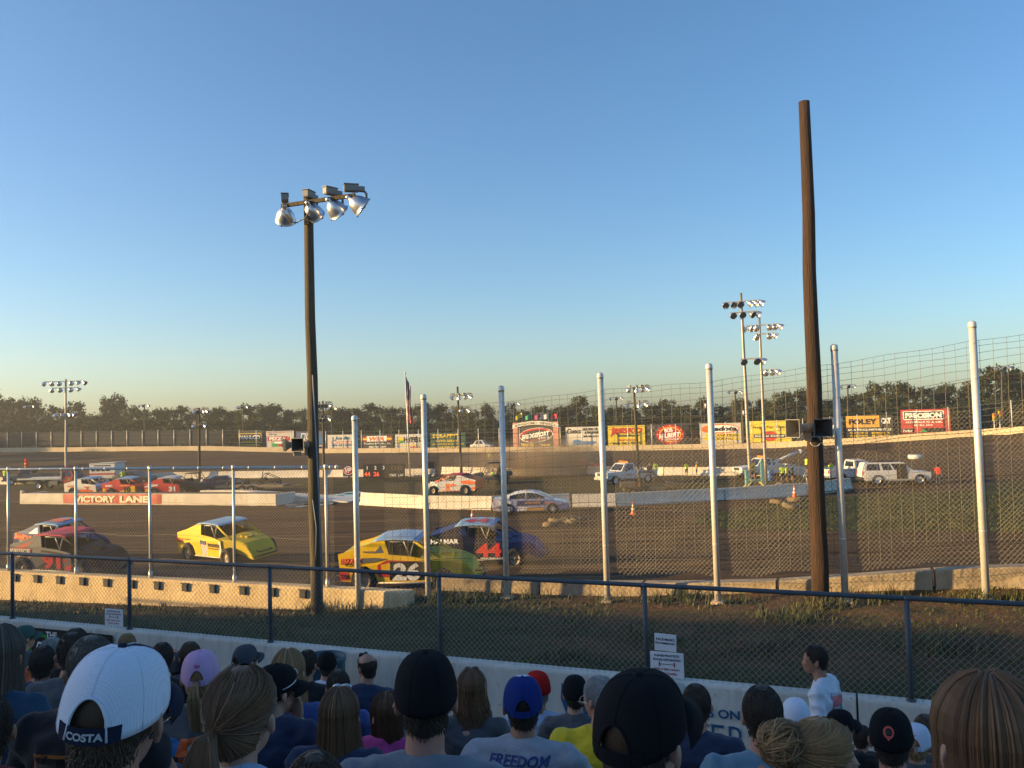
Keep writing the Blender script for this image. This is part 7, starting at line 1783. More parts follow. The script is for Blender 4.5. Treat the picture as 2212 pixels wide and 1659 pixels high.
def make_cap(root, M, crown_m, brim_m, opening=False, front_m=None, brim_len=0.075, text=None, label=None, strap_m=None, button_m=None, backward=False, tall=0.122, mesh_m=None, emblem=None, puff=1.0, curve=0.030):
    if backward: M = M @ Matrix.Rotation(PI, 4, 'Z')
    nu, nv = 96, 16; vs = []
    HW = 0.42
    def v0(th):
        q = (PI-abs(th))/HW
        return 0.34*math.sqrt(1-q*q) if opening and q < 1 else 0.0
    for j in range(nv+1):
        for i in range(nu):
            th = -PI+2*PI*i/nu; a_ = v0(th); vs.append(M @ cap_pt(th, a_+(1-a_)*j/nv, puff, tall))
    mb = MB(); mb.v = [tuple(v) for v in vs]
    for j in range(nv):
        for i in range(nu):
            th = -PI+2*PI*(i+0.5)/nu
            i2 = (i+1) % nu; mb.f.append((j*nu+i, j*nu+i2, (j+1)*nu+i2, (j+1)*nu+i)); mb.sm.append(True)
            mb.m.append(1 if (front_m and abs(th) < 1.05) else 0)
    # seams between the panels and the eyelets
    sm = MB()
    for q in range(6):
        th = q*PI/3+PI/6 if not opening else q*PI/3
        lo = v0(th if th <= PI else th-2*PI)
        sm.tube([M @ cap_pt(th, lo+(0.97-lo)*t/8, puff*1.004, tall+0.0005) for t in range(9)], 0.0011, 5)
    if opening:
        sm.tube([M @ cap_pt(PI-HW+2*HW*t/16, v0(PI-HW+2*HW*t/16 if t <= 8 else -(PI-(HW*(t-8)/8)))+0.004, puff*1.006, tall) for t in range(17)], 0.0026, 6)
    cp = mb.build('cap', [crown_m, front_m or crown_m], root, fix=False)
    md = cp.modifiers.new('thickness', 'SOLIDIFY'); md.thickness = 0.003; md.offset = 1
    if label: cp['label'] = label
    sm.build('seam', button_m if (front_m is None and button_m) else crown_m, cp)
    mb = MB(); secs = []
    for i in range(17):
        t = -1+2*i/16; th = t*1.12; p = cap_pt(th, 0, puff, tall); d = Vector((math.sin(th)*0.35, 1, 0)).normalized(); ln = brim_len*math.sqrt(max(0.02, 1-abs(t)**2.6))
        dz = -curve*(t*t); z0 = -0.004
        q = p+d*ln+Vector((0, 0, dz*1.2-0.012)); m_ = p+d*ln*0.5+Vector((0, 0, dz*0.6-0.002)); e = Vector((0, 0, 0.004))
        secs.append([M @ (p+Vector((0, 0, z0))), M @ m_, M @ q, M @ (q+e*0.7), M @ (m_+e), M @ (p+Vector((0, 0, z0))+e)])
    mb.loft(secs, smooth=True); mb.build('brim', brim_m, cp)
    mb = MB(); mb.ell(M @ Vector((0, -0.010, tall+0.002)), (0.009, 0.009, 0.005), M.to_3x3(), 10, 6); mb.build('button', button_m or crown_m, cp)
    def rimfn(s_=1.02, dz=0.0): return lambda a, b: M @ (lambda th: Vector((math.sin(th)*CAPG[0]*puff*s_, -0.010+math.cos(th)*CAPG[1]*puff*s_, 0.024*math.cos(th)+0.006+b+dz)))(PI-a/0.097)
    if opening:
        mb = MB(); f = rimfn(1.012); n = 14
        mb.loft([[f(-0.064+0.128*i/n, -0.002), f(-0.064+0.128*i/n, 0.026), rimfn(0.985)(-0.064+0.128*i/n, 0.026), rimfn(0.985)(-0.064+0.128*i/n, -0.002)] for i in range(n+1)]); st = mb.build('strap', strap_m or crown_m, cp)
        if text:
            mb = MB(); put_text(mb, text, rimfn(1.024), 0, 0.012, w=0.070, h=0.0135, bold=0.04); mb.build('lettering', paint(0.42, 0.43, 0.46, 'grey_thread'), st, fix=False)
    if emblem:
        emblem(cp, M, puff, tall)
    return cp
def capfn(M, puff, tall, th0, v0, off=1.012):
    """paint on a cap: a, b in metres round (th0, v0)"""
    return lambda a, b: M @ (cap_pt(th0-a/0.095, clamp(v0+b/0.15, 0.01, 0.97), puff*off, tall))
def shades_on_head(root, M, z=0.085, m=None):
    mb = MB(); pts = []
    for i in range(13):
        th = -1.75+3.5*i/12; p = scalp_pt(th, z-0.05*abs(th)/1.75, 1.13); pts.append(M @ p)
    mb.tube(pts, 0.0035, 6)
    for s in (-1, 1): mb.ell(M @ scalp_pt(s*0.36, z, 1.14), (0.026, 0.006, 0.018), M.to_3x3(), 12, 8)
    return mb.build('sunglasses', m or GLASS, root)
PLIST = []
def person(label, head, yaw=0.0, hyaw=0.0, hpitch=0.0, k=1.0, wide=1.0, sk=0, shirt=None, pants=None, sleeve=0.55, arms='knees', pose='sit', hair=None, cap=None, female=False, seat=None, voxel=0.012, lean=0.08, group=None, tz=1.0, finish=None, tank=False, hroll=0.0, name='person', lower=True, hand_vox=None):
    """head: world position of the head centre (seated) - the figure is hung below it"""
    Mh_l = None
    S = k
    up0 = 0.0 if pose == 'sit' else 0.86
    hz = up0+0.745*tz
    ly = 0.04+math.sin(lean)*0.5
    headc = Vector((0, ly, hz))*1.0
    Rz = Matrix.Rotation(yaw, 3, 'Z')
    rp = Vector(head)-Rz @ (headc*S)
    r = empty(name, label, 'person', rp, yaw, group); r.scale = (S, S, S)
    M = Matrix.Translation(headc) @ (Euler((hpitch, hroll, hyaw), 'XYZ').to_matrix().to_4x4())
    def tp(x, y, z):      # trunk point leaning forward, stretched
        return Vector((x, y+math.sin(lean)*max(0, z)*0.62, up0+z*tz))
    W_ = 0.92*wide if female else 1.0*wide
    sh = [tp(s*0.175*W_, -0.005, 0.525) for s in (-1, 1)]
    def arm_pts(i):
        s = -1 if i == 0 else 1; a = arms[i] if isinstance(arms, (list, tuple)) else arms
        if a == 'knees': return tp(s*0.255*W_, 0.10, 0.27), tp(s*0.15, 0.36, 0.155) 
        if a == 'cross': return tp(s*0.25*W_, 0.10, 0.26), tp(-s*0.03, 0.27, 0.30)
        if a == 'chin': return tp(s*0.20*W_, 0.23, 0.30), headc+M.to_3x3() @ Vector((s*0.055, 0.105, -0.15))
        if a == 'phone': return tp(s*0.22*W_, 0.14, 0.28), tp(s*0.07, 0.34, 0.36)
        if a == 'hang': return tp(s*0.24*W_, -0.03, 0.24), tp(s*0.25*W_, 0.05, -0.02)
        if a == 'hips': return tp(s*0.33*W_, -0.06, 0.28), tp(s*0.17*W_, 0.06, 0.10)
        if a == 'fold': return tp(s*0.25*W_, 0.05, 0.26), tp(s*0.05, 0.20, 0.28)
        return tp(s*0.25*W_, 0.02, 0.26), tp(s*0.2, 0.2, 0.12)
    def legs():
        out = []
        for s in (-1, 1):
            if pose == 'sit': out.append([Vector((s*0.095, 0.03, 0.075)), Vector((s*0.15, 0.45, 0.10)), Vector((s*0.13, 0.47, -0.34)), Vector((s*0.14, 0.60, -0.395))])
            elif pose == 'walk': out.append([Vector((s*0.09, 0, 0.90)), Vector((s*0.10, 0.05+s*0.09, 0.49)), Vector((s*0.10, s*0.16-0.02, 0.08)), Vector((s*0.11, s*0.16+0.11, 0.03))])
            else: out.append([Vector((s*0.09, 0, 0.90)), Vector((s*0.12, 0.02, 0.48)), Vector((s*0.12, 0.0, 0.08)), Vector((s*0.14, 0.13, 0.03))])
        return out
    def trunk(mb, f, top=0.585):
        secs = []
        for z, rx, ry, yc in ((0.0, 0.165, 0.13, 0.0), (0.08, 0.172, 0.128, 0.0), (0.18, 0.158 if not female else 0.145, 0.112, 0.0), (0.28, 0.152 if not female else 0.135, 0.108, -0.005), (0.38, 0.165, 0.112, -0.008), (0.46, 0.172, 0.108, -0.010), (0.52, 0.160, 0.088, -0.010), (0.56, 0.105, 0.068, -0.004), (top, 0.062, 0.060, 0.004)):
            c = tp(0, yc, z)
            secs.append([c+Vector((math.cos(2*PI*q/18)*(rx*W_+f), math.sin(2*PI*q/18)*(ry+f), 0)) for q in range(18)])
        mb.loft(secs)
        for s in (0, 1): mb.ell(sh[s]+Vector((0, 0, -0.02)), (0.060+f, 0.062+f, 0.060+f), nu=14, nv=10); limb(mb, [tp(0, -0.01, 0.565), sh[s]+Vector((0, 0, -0.012))], [0.048+f, 0.050+f], 12)
    # body
    mb = MB(); trunk(mb, -0.004)
    limb(mb, [tp(0, 0.0, 0.55), headc+M.to_3x3() @ Vector((0, -0.022, -0.07))], [0.060 if not female else 0.052, 0.054 if not female else 0.047], 14)
    head_geo(mb, M)
    for i in (0, 1):
        e, w = arm_pts(i); s = -1 if i == 0 else 1
        limb(mb, [sh[i], (sh[i]+e)/2, e], [0.050, 0.047, 0.039]); limb(mb, [e, e+(w-e)*0.35, w], [0.040, 0.041, 0.027])
        a = arms[i] if isinstance(arms, (list, tuple)) else arms
        if a == 'chin': hand(mb, w, M.to_3x3() @ Vector((-s*0.15, -0.05, 1)), M.to_3x3() @ Vector((0, 1, 0.1)), -s, 0.9)
        else: hand(mb, w, (w-e)+Vector((-s*0.05, 0.1, 0)), Vector((0, 0, 1)), s, 0.5)
    if lower:
        for L_ in legs():
            limb(mb, L_[:3], [0.080, 0.055, 0.040]); limb(mb, [L_[2]+Vector((0, -0.03, -0.03)), L_[3]], [0.040, 0.032])
    fuse(mb, voxel, 'body', skin(sk), r, 3)
    # shirt
    if shirt:
        mb = MB(); trunk(mb, 0.015, 0.575)
        for i in (0, 1):
            e, w = arm_pts(i); full = [sh[i], e, w]
            if tank: continue
            if sleeve <= 1: limb(mb, [sh[i]+Vector((0, 0, -0.005)), sh[i]+(e-sh[i])*sleeve], [0.068, 0.072])
            else: limb(mb, [sh[i], e, e+(w-e)*(sleeve-1)], [0.068, 0.058, 0.05])
        so_ = fuse(mb, max(voxel, 0.012), 'shirt', shirt, r, 3, 0.015, len(PLIST)*3.7)
    else: so_ = None
    if pants and lower:
        mb = MB()
        for L_ in legs():
            limb(mb, L_[:3] if pose == 'sit' or not isinstance(pants, tuple) else [L_[0], L_[0]+(L_[1]-L_[0])*0.92], ([0.094, 0.072, 0.062] if pose == 'sit' or not isinstance(pants, tuple) else [0.096, 0.084]))
        mb.ell(tp(0, 0, 0.06), (0.172*W_, 0.135, 0.10)); 
        fuse(mb, max(voxel, 0.016), 'trousers', pants[0] if isinstance(pants, tuple) else pants, r, 2, 0.006)
        if pose == 'sit' or True:
            for L_ in legs():
                mb = MB(); mb.ell((L_[2]+L_[3])/2+Vector((0, 0.01, -0.035)), (0.048, 0.135, 0.042), nu=12, nv=8); mb.build('shoe', TRIM, r)
    # hair
    if hair:
        kind, hm = hair[0], hair[1]; opt = hair[2] if len(hair) > 2 else {}
        mb = MB(); sd = len(PLIST)+5; det = opt.get('n', 1.0)
        if kind == 'short': hair_shell(mb, M, 1.05, 0, None, hairline, 0.02, sd); short_tufts(mb, M, int(2600*det), 0.02, sd)
        elif kind == 'bald':
            gap = lambda th: lerp_tab([(0, 0.06), (1.2, 0.045), (PI, 0.072)], abs(th)); ln = lambda th: max(hairline(th), -0.08) if abs(th) > 1.2 else 0.05
            hair_shell(mb, M, 1.025, 0, gap, ln); short_tufts(mb, M, int(1400*det), 0.012, sd, ln, gap, 1.03)
        elif kind == 'rim':        # hair showing under a cap
            gap = lambda th: 0.002+0.024*math.cos(th); hair_shell(mb, M, 1.015, 0, None, hairline, 0.004, sd); short_tufts(mb, M, int(900*det), 0.018, sd, lambda th: min(hairline(th), gap(th)-0.005), gap, 1.02)
        elif kind in ('long', 'curly'):
            hair_shell(mb, M, 1.06, 0, None, hairline, 0.01, sd)
            # under-volume
            secs = []; L_ = opt.get('len', 0.34); sp = opt.get('spread', 0.0)
            for i in range(9):
                t = i/8; z = 0.05-(L_*0.92+0.05)*t; w = 0.080*(1-0.18*t+sp*t)*(1 if kind == 'long' else 1.1); d = 0.085*(1-0.25*t)
                secs.append([M @ Vector((math.sin(a)*w, -0.02-0.02*t+math.cos(a)*d if math.cos(a) < 0 else -0.02-0.02*t+math.cos(a)*0.02, z)) for a in [2*PI*q/16 for q in range(16)]])
            mb.loft(secs, smooth=True)
            long_strands(mb, M, int(1400*det), L_, sd, 0.016 if kind == 'curly' else 0.002, sp, 0.0042 if kind == 'long' else 0.0034, opt.get('front', 1.2))
            if kind == 'curly': long_strands(mb, M, int(500*det), L_, sd+1, 0.022, sp+0.1, 0.003, 1.2)
        elif kind == 'pony':
            hair_shell(mb, M, 1.05, 0, None, hairline, 0.01, sd); tied_strands(mb, M, int(1300*det), opt.get('tie', (0, -0.112, 0.0)), opt.get('len', 0.26), sd, fan=opt.get('fan', 0.05))
        elif kind == 'tail':       # tail through a cap
            hair_shell(mb, M, 1.015, 0, None, hairline, 0.004, sd); tied_strands(mb, M, int(420*det), (0, -0.118, 0.002), tie_len=opt.get('len', 0.2), seed=sd, fan=0.04, zlim=0.0)
        elif kind == 'bun':
            hair_shell(mb, M, 1.05, 0, None, hairline, 0.01, sd); tied_strands(mb, M, int(1100*det), opt.get('tie', (0, -0.10, 0.06)), 0.05, sd)
            c0 = opt.get('c', (0, -0.135, 0.075)); mb.ell(M @ Vector(c0), 0.046, None, 12, 10); bun_strands(mb, M, 420, c0, 0.052, sd)
        hr = mb.build('hair', hm, r, fix=False)
    if cap: make_cap(r, M, **cap)
    PLIST.append(label)
    if finish: finish(r, M, so_, tp)
    return r
def decal(shirt, items, mats, parent, name='print', z0=0.0):
    """print on the back of a shirt by dropping the lettering on to it"""
    vs = [v.co for v in shirt.data.vertices]; fs = [tuple(p.vertices) for p in shirt.data.polygons]
    bv = BVHTree.FromPolygons(vs, fs)
    def fn(off):
        def f(a, b):
            h = bv.ray_cast(Vector((a, -1.5, b)), Vector((0, 1, 0)))
            y = h[0].y if h[0] is not None else 0
            return Vector((a, y-off, b))
        return f
    mb = MB()
    for it in items:
        it = dict(it); t = it.pop('t', 'text')
        if t == 'quad':
            p = it['p']; n = 8; f = fn(it.get('off', 0.003)); g = []
            for j in range(n+1):
                for i in range(n+1):
                    u, v = i/n, j/n
                    a = (p[0][0]*(1-u)+p[1][0]*u)*(1-v)+(p[3][0]*(1-u)+p[2][0]*u)*v; b = (p[0][1]*(1-u)+p[1][1]*u)*(1-v)+(p[3][1]*(1-u)+p[2][1]*u)*v
                    g.append(f(a, b))
            mb.add(g, [(j*(n+1)+i, j*(n+1)+i+1, (j+1)*(n+1)+i+1, (j+1)*(n+1)+i) for j in range(n) for i in range(n)], it['mi'])
        else:
            off = it.pop('off', 0.005); put_text(mb, it.pop('s'), fn(off), it.pop('x'), it.pop('y'), **it)
    return mb.build(name, mats, parent, fix=False)
# ------------------------------------------------------------------ the crowd
DEN = cloth(0.035, 0.05, 0.09, 'denim'); KHK = cloth(0.20, 0.16, 0.10, 'khaki'); BKC = cloth(0.022, 0.022, 0.025, 'black'); CHC = cloth(0.085, 0.09, 0.10, 'charcoal'); NVC = cloth(0.03, 0.042, 0.085, 'navy'); GYC = cloth(0.30, 0.32, 0.37, 'grey'); SLC = cloth(0.17, 0.20, 0.24, 'slate'); WHC = cloth(0.60, 0.64, 0.72, 'white'); LBC = cloth(0.32, 0.44, 0.62, 'light_blue'); BLC = cloth(0.045, 0.08, 0.25, 'royal'); TLC = cloth(0.12, 0.22, 0.30, 'teal'); PKC = cloth(0.55, 0.07, 0.26, 'pink'); YLC = cloth(0.70, 0.50, 0.03, 'yellow'); NEO = cloth(0.28, 0.62, 0.08, 'neon_green'); RDC = cloth(0.22, 0.015, 0.02, 'dark_red'); ORC = cloth(0.45, 0.09, 0.03, 'coral')
CW = mat('cap_white_mesh', (0.60, 0.65, 0.75), rough=0.9, var=0.05, spec=0.1)
def mesh_cap_mat():
    m = CW; N, L = nodes_of(m); b = N['Principled BSDF']
    tc = N.new('ShaderNodeTexCoord'); v = N.new('ShaderNodeTexVoronoi'); v.inputs['Scale'].default_value = 300; v.inputs['Randomness'].default_value = 0.15
    L.new(tc.outputs['Object'], v.inputs['Vector'])
    mr = N.new('ShaderNodeMapRange'); mr.inputs['From Min'].default_value = 0.22; mr.inputs['From Max'].default_value = 0.34; L.new(v.outputs['Distance'], mr.inputs['Value'])
    mx = N.new('ShaderNodeMix'); mx.data_type = 'RGBA'; mx.inputs['A'].default_value = (0.42, 0.46, 0.55, 1)
    src = b.inputs['Base Color'].links[0].from_socket
    L.new(mr.outputs['Result'], mx.inputs['Factor']); L.new(src, mx.inputs['B']); L.new(mx.outputs['Result'], b.inputs['Base Color'])
mesh_cap_mat()
CAPB = mat('cap_black', (0.010, 0.010, 0.012), rough=0.9, var=0.15, spec=0.1); CAPN = mat('cap_navy', (0.016, 0.02, 0.04), rough=0.9, var=0.12, spec=0.1); CAPG_ = mat('cap_grey', (0.06, 0.065, 0.075), rough=0.9, var=0.12, spec=0.1); CAPP = mat('cap_pink', (0.50, 0.32, 0.50), rough=0.9, var=0.08, spec=0.1); CAPR = mat('cap_red', (0.38, 0.015, 0.012), rough=0.9, var=0.08, spec=0.1); CAPBL = mat('cap_blue', (0.012, 0.03, 0.16), rough=0.9, var=0.08, spec=0.1); CAPO = mat('cap_offwhite', (0.36, 0.34, 0.31), rough=0.9, var=0.15, spec=0.1); CAPGN = mat('cap_green', (0.05, 0.10, 0.09), rough=0.9, var=0.15, spec=0.1); CAPWP = mat('cap_plain_white', (0.52, 0.57, 0.68), rough=0.9, var=0.05, spec=0.1)
FACE = -0.384           # facing the track
def crowd(label, x, yt, w, hw=0.165, top=0.119, **kw):
    """head centre from the place, height and width of the head in the picture"""
    Y = hw/w*FPX
    P = at(x, yt, Y); k = kw.get('k', 1.0); c = P-Vector((0, 0, top*k))
    view = math.atan2(-(x-CX), FPX)
    yaw = kw.pop('yaw', FACE*0.45+0.4*view)
    u = c.x*NV.x+(c.y-0.05)*NV.y
    if kw.get('pose', 'sit') == 'sit': kw['tz'] = clamp((c.z-seat_z(u))/k/0.745, 0.8, 1.22)
    hy = clamp(view+kw.pop('hyaw', 0.0)-yaw, -1.35, 1.35)     # hyaw: turn of the head against the line of sight, right is negative
    return person(label, c, yaw=yaw, hyaw=hy, **kw)
def capd(m, brim=None, **kw): return dict(crown_m=m, brim_m=brim or m, **kw)
CAPW = 0.186
# nearest row
def f_mesh(r, M, sh, tp):
    mb = MB()
    for s in (-1, 1): mb.tube([M @ Vector((s*0.082, 0.07, -0.018)), M @ Vector((s*0.085, 0.0, -0.012)), M @ Vector((s*0.078, -0.03, -0.03))], 0.003, 6); mb.ell(M @ Vector((s*0.035, 0.094, -0.022)), (0.028, 0.008, 0.02), M.to_3x3(), 12, 8)
    mb.build('sunglasses', GLASS, r)
crowd('man in a white mesh cap with a dark strap and light blue shirt', 252, 1400, 214, CAPW, hyaw=-0.45, hroll=0.10, hpitch=-0.06, sk=1, shirt=LBC, pants=KHK, hair=('rim', HBR), cap=capd(CW, CAPN, opening=True, front_m=CAPN, text='COSTA', strap_m=CAPN, button_m=CAPN), arms='knees', voxel=0.009, finish=f_mesh, wide=1.08)
crowd('woman with brown hair tied in a low ponytail and pale shirt', 522, 1440, 150, 0.178, hyaw=-0.45, sk=0, shirt=LBC, pants=DEN, hair=('pony', HLB, dict(tie=(-0.02, -0.112, 0.0), len=0.30, n=1.5, fan=0.07)), female=True, voxel=0.010)
def f_brim(r, M, sh, tp): pass
crowd('man in a plain black cap with his hair showing through the strap gap', 1383, 1454, 196, CAPW, hyaw=-0.5, hpitch=0.05, hroll=0.06, sk=0, shirt=WHC, pants=DEN, hair=('rim', HBR), cap=capd(CAPB, opening=True), voxel=0.009, wide=1.05)
crowd('woman with shoulder-length brown hair cut off by the right edge', 2128, 1460, 226, 0.19, hyaw=0.5, sk=0, shirt=CHC, pants=DEN, hair=('long', HLB, dict(len=0.26, n=1.7, spread=0.3, front=1.0)), female=True, voxel=0.010)
crowd('woman with long grey-brown hair cut off by the left edge', 2, 1352, 96, 0.185, hyaw=-0.5, sk=1, shirt=cloth(0.03, 0.07, 0.12, 'blue_lace'), pants=DEN, hair=('long', HGB, dict(len=0.34, n=1.3)), female=True)
def f_sung(r, M, sh, tp): shades_on_head(r, M, 0.095, mat('silver_frame', (0.5, 0.5, 0.52), rough=0.2, metal=0.7))
crowd('woman with long straight hair and silver sunglasses pushed up', 733, 1487, 84, 0.178, hyaw=-0.2, sk=0, shirt=NVC, pants=DEN, hair=('long', HLB, dict(len=0.40, n=1.4, spread=0.55)), female=True, finish=f_sung)
crowd('dark-haired woman whose crown just shows at the bottom edge', 678, 1627, 140, 0.178, hyaw=0.1, sk=0, shirt=WHC, pants=DEN, hair=('short', HBR), female=True, tank=True)
def f_center(r, M, sh, tp): pass
crowd('man in a tall black cap and grey-blue shirt at the centre', 918, 1406, 137, CAPW, top=0.134, hyaw=-0.03, sk=2, shirt=SLC, pants=DEN, hair=('rim', HB), cap=capd(CAPB, tall=0.132, puff=1.02), wide=1.12, voxel=0.010)
def f_free(r, M, sh, tp):
    ms = [paint(0.02, 0.04, 0.16, 'print_blue'), paint(0.40, 0.42, 0.46, 'print_pale')]
    z = tp(0, 0, 0.53).z; q = []
    q.append(dict(s='FREEDOM', x=0.0, y=z, w=0.27, h=0.042, mi=0, bold=0.03, shear=0.25))
    q.append(dict(t='quad', p=[(-0.135, z-0.27), (0.0, z-0.27), (0.0, z-0.045), (-0.135, z-0.045)], mi=0))
    for k in range(3): q.append(dict(t='quad', p=[(0.020+0.045*k, z-0.27), (0.043+0.045*k, z-0.27), (0.055+0.045*k, z-0.05), (0.03+0.045*k, z-0.05)], mi=0))
    for i in range(3):
        for j in range(3): q.append(dict(s='*', x=-0.11+0.042*i, y=z-0.08-0.05*j, h=0.02, mi=1, off=0.007))
    decal(sh, q, ms, sh)
crowd('man in a blue and white cap with FREEDOM printed on his grey shirt', 1128, 1463, 89, CAPW, hyaw=0, sk=1, shirt=GYC, pants=DEN, hair=('rim', HB), cap=capd(CAPBL, opening=True, front_m=CAPWP), finish=f_free, wide=1.15, lean=0.02)
crowd('dark-haired man in a teal shirt left of the standing man', 1645, 1481, 86, 0.17, hyaw=0.05, sk=2, shirt=TLC, pants=DEN, hair=('short', HB), wide=1.1)
crowd('blonde woman with a messy bun seen in right profile', 1775, 1553, 138, 0.19, hyaw=-1.1, hpitch=-0.05, sk=0, shirt=CHC, pants=DEN, hair=('bun', HBL, dict(c=(0, -0.128, 0.050), tie=(0, -0.10, 0.04))), female=True, voxel=0.009)
def em_red(cp, M, puff, tall):
    f = capfn(M, puff, tall, PI, 0.38, 1.016); mb = MB()
    vs = [f(0.0+0.026*math.cos(t*PI/12), 0.020*math.sin(t*PI/12)) for t in range(24)]; mb.add(vs, [tuple(range(24))], 0)
    f = capfn(M, puff, tall, PI, 0.38, 1.022); mb.add([f(0.013*math.cos(t*PI/12), 0.009*math.sin(t*PI/12)) for t in range(24)], [tuple(range(24))], 1)
    mb.add([f(a, b) for a, b in ((-0.016, -0.012), (0.016, -0.012), (0.0, -0.026))], [(0, 1, 2)], 0)
    mb.build('emblem', [paint(0.50, 0.08, 0.06, 'thread_red'), BLK], cp, fix=False)
crowd('man in a black cap with a small red emblem on its back', 1923, 1537, 91, CAPW, top=0.118, hyaw=-0.08, sk=2, shirt=BKC, pants=DEN, hair=('rim', HB), cap=capd(CAPB, tall=0.128, emblem=em_red))
def em_tick(cp, M, puff, tall):
    f = capfn(M, puff, tall, PI, 0.42, 1.016); mb = MB(); mb.add([f(a, b) for a, b in ((-0.022, 0.004), (-0.016, -0.008), (-0.006, -0.008), (0.024, 0.008), (-0.006, -0.001), (-0.014, -0.002))], [(0, 1, 5), (1, 2, 4, 5), (2, 3, 4)]); mb.build('emblem', BLK, cp, fix=False)
crowd('person in a white cap with a black tick mark at lower right', 1978, 1565, 62, CAPW, hyaw=-0.1, hpitch=-0.1, sk=0, shirt=CHC, pants=DEN, hair=('tail', HBL, dict(len=0.06)), cap=capd(CAPWP, opening=True, emblem=em_tick), female=True)
# second and third rows
def f_motor(r, M, sh, tp):
    z = tp(0, 0, 0.36).z
    decal(sh, [dict(t='quad', p=[(-0.11, z-0.10), (0.11, z-0.10), (0.13, z+0.10), (-0.13, z+0.10)], mi=0), dict(t='quad', p=[(-0.10, z-0.09), (0.10, z-0.09), (0.12, z+0.09), (-0.12, z+0.09)], mi=1, off=0.006), dict(s='MOTOR', x=0, y=z, w=0.2, h=0.07, mi=2, bold=0.02, off=0.009)], [paint(0.40, 0.14, 0.03, 'print_orange'), BLK, paint(0.45, 0.44, 0.42, 'print_white')], sh)
crowd('man with cropped grey-brown hair behind the white mesh cap', 196, 1374, 98, 0.172, hyaw=0, sk=1, shirt=BKC, pants=DEN, hair=('short', HGB), finish=f_motor, wide=1.1)
def f_98(r, M, sh, tp):
    z = tp(0, 0, 0.34).z; B_ = paint(0.03, 0.16, 0.42, 'print_sky'); O_ = paint(0.62, 0.12, 0.03, 'print_bright_orange')
    q = [dict(t='quad', p=[(-0.14, z+0.02), (0.15, z-0.01), (0.16, z+0.06), (-0.12, z+0.12)], mi=0), dict(t='quad', p=[(-0.05, z+0.03), (0.10, z+0.02), (0.06, z+0.12), (-0.02, z+0.11)], mi=1, off=0.006), dict(t='quad', p=[(-0.15, z-0.02), (0.06, z-0.03), (0.06, z+0.02), (-0.15, z+0.03)], mi=1, off=0.006), dict(s='98', x=0.05, y=z+0.06, w=0.07, h=0.055, mi=2, bold=0.05, off=0.009), dict(t='quad', p=[(-0.09, z-0.03), (-0.03, z-0.03), (-0.03, z+0.03), (-0.09, z+0.03)], mi=3, off=0.008),
         dict(s='Schouer', x=0.0, y=z-0.09, w=0.26, h=0.065, mi=2, bold=0.04, off=0.007), dict(s='CUSTOM TRAILERS', x=0.0, y=z-0.145, w=0.27, h=0.026, mi=2, bold=0.03, off=0.007)]
    decal(sh, q, [B_, O_, paint(0.50, 0.52, 0.56, 'print_white2'), BLK], sh)
def em_hope(cp, M, puff, tall):
    f = capfn(M, puff, tall, PI, 0.44, 1.016); mb = MB(); put_text(mb, 'Hope', f, 0.0, 0.0, w=0.036, h=0.02, shear=0.3, bold=0.02); mb.build('lettering', paint(0.45, 0.02, 0.10, 'thread_crimson'), cp, fix=False)
crowd('woman in a pink cap with a blonde ponytail through its strap', 432, 1407, 80, CAPW, hyaw=-0.15, sk=0, shirt=CHC, pants=DEN, hair=('tail', HBL, dict(len=0.24)), cap=capd(CAPP, opening=True, emblem=em_hope), female=True, finish=f_98)
crowd('dark-haired man in front of the black wall banner', 156, 1366, 62, 0.168, hyaw=0.05, sk=1, shirt=CHC, pants=DEN, hair=('short', HB), finish=f_98)
crowd('person with dark hair right behind the man before the black banner', 163, 1357, 50, 0.168, hyaw=0.2, sk=1, shirt=BKC, pants=DEN, hair=('short', HB), voxel=0.014)
crowd('man in a green cap looking right at the far left', 53, 1352, 39, CAPW, hyaw=-1.1, sk=0, shirt=CHC, pants=DEN, hair=('rim', HBR), cap=capd(CAPGN), voxel=0.014)
def f_shade(r, M, sh, tp): shades_on_head(r, M, 0.09)
crowd('grey-haired woman in a coral top with sunglasses on her head', 113, 1377, 40, 0.17, hyaw=-0.2, sk=0, shirt=ORC, pants=DEN, hair=('bun', HGR, dict(n=0.5)), female=True, finish=f_shade, voxel=0.014)
crowd('blond child in front of the red painted ribbon', 274, 1368, 42, 0.165, k=0.85, hyaw=0.2, sk=0, shirt=WHC, pants=DEN, hair=('short', HBL), voxel=0.014)
crowd('black-haired man below the red painted ribbon', 350, 1388, 46, 0.168, hyaw=0, sk=2, shirt=BKC, pants=DEN, hair=('short', HB), voxel=0.013)
crowd('man in a grey cap half hidden by the pink cap', 390, 1409, 48, CAPW, hyaw=-0.3, sk=0, shirt=CHC, pants=DEN, hair=('rim', HBR), cap=capd(CAPG_), voxel=0.013)
crowd('brown-haired person right of the man below the painted ribbon', 410, 1386, 44, 0.168, hyaw=0.1, sk=0, shirt=NVC, pants=DEN, hair=('short', HBR), voxel=0.013)
crowd('man in a charcoal cap against the bare white wall', 530, 1394, 50, CAPW, hyaw=-0.75, sk=0, shirt=CHC, pants=DEN, hair=('rim', HB), cap=capd(CAPG_, opening=True), voxel=0.013)
def f_chin(r, M, sh, tp): shades_on_head(r, M, 0.07, mat('silver_frame', (0.5, 0.5, 0.52)))
crowd('man in a black cap turned right with a hand to his chin', 596, 1437, 82, CAPW, hyaw=-0.95, hpitch=-0.12, sk=0, shirt=NVC, pants=DEN, hair=('rim', HB), cap=capd(CAPB), arms=('knees', 'chin'), finish=f_chin, voxel=0.0085)
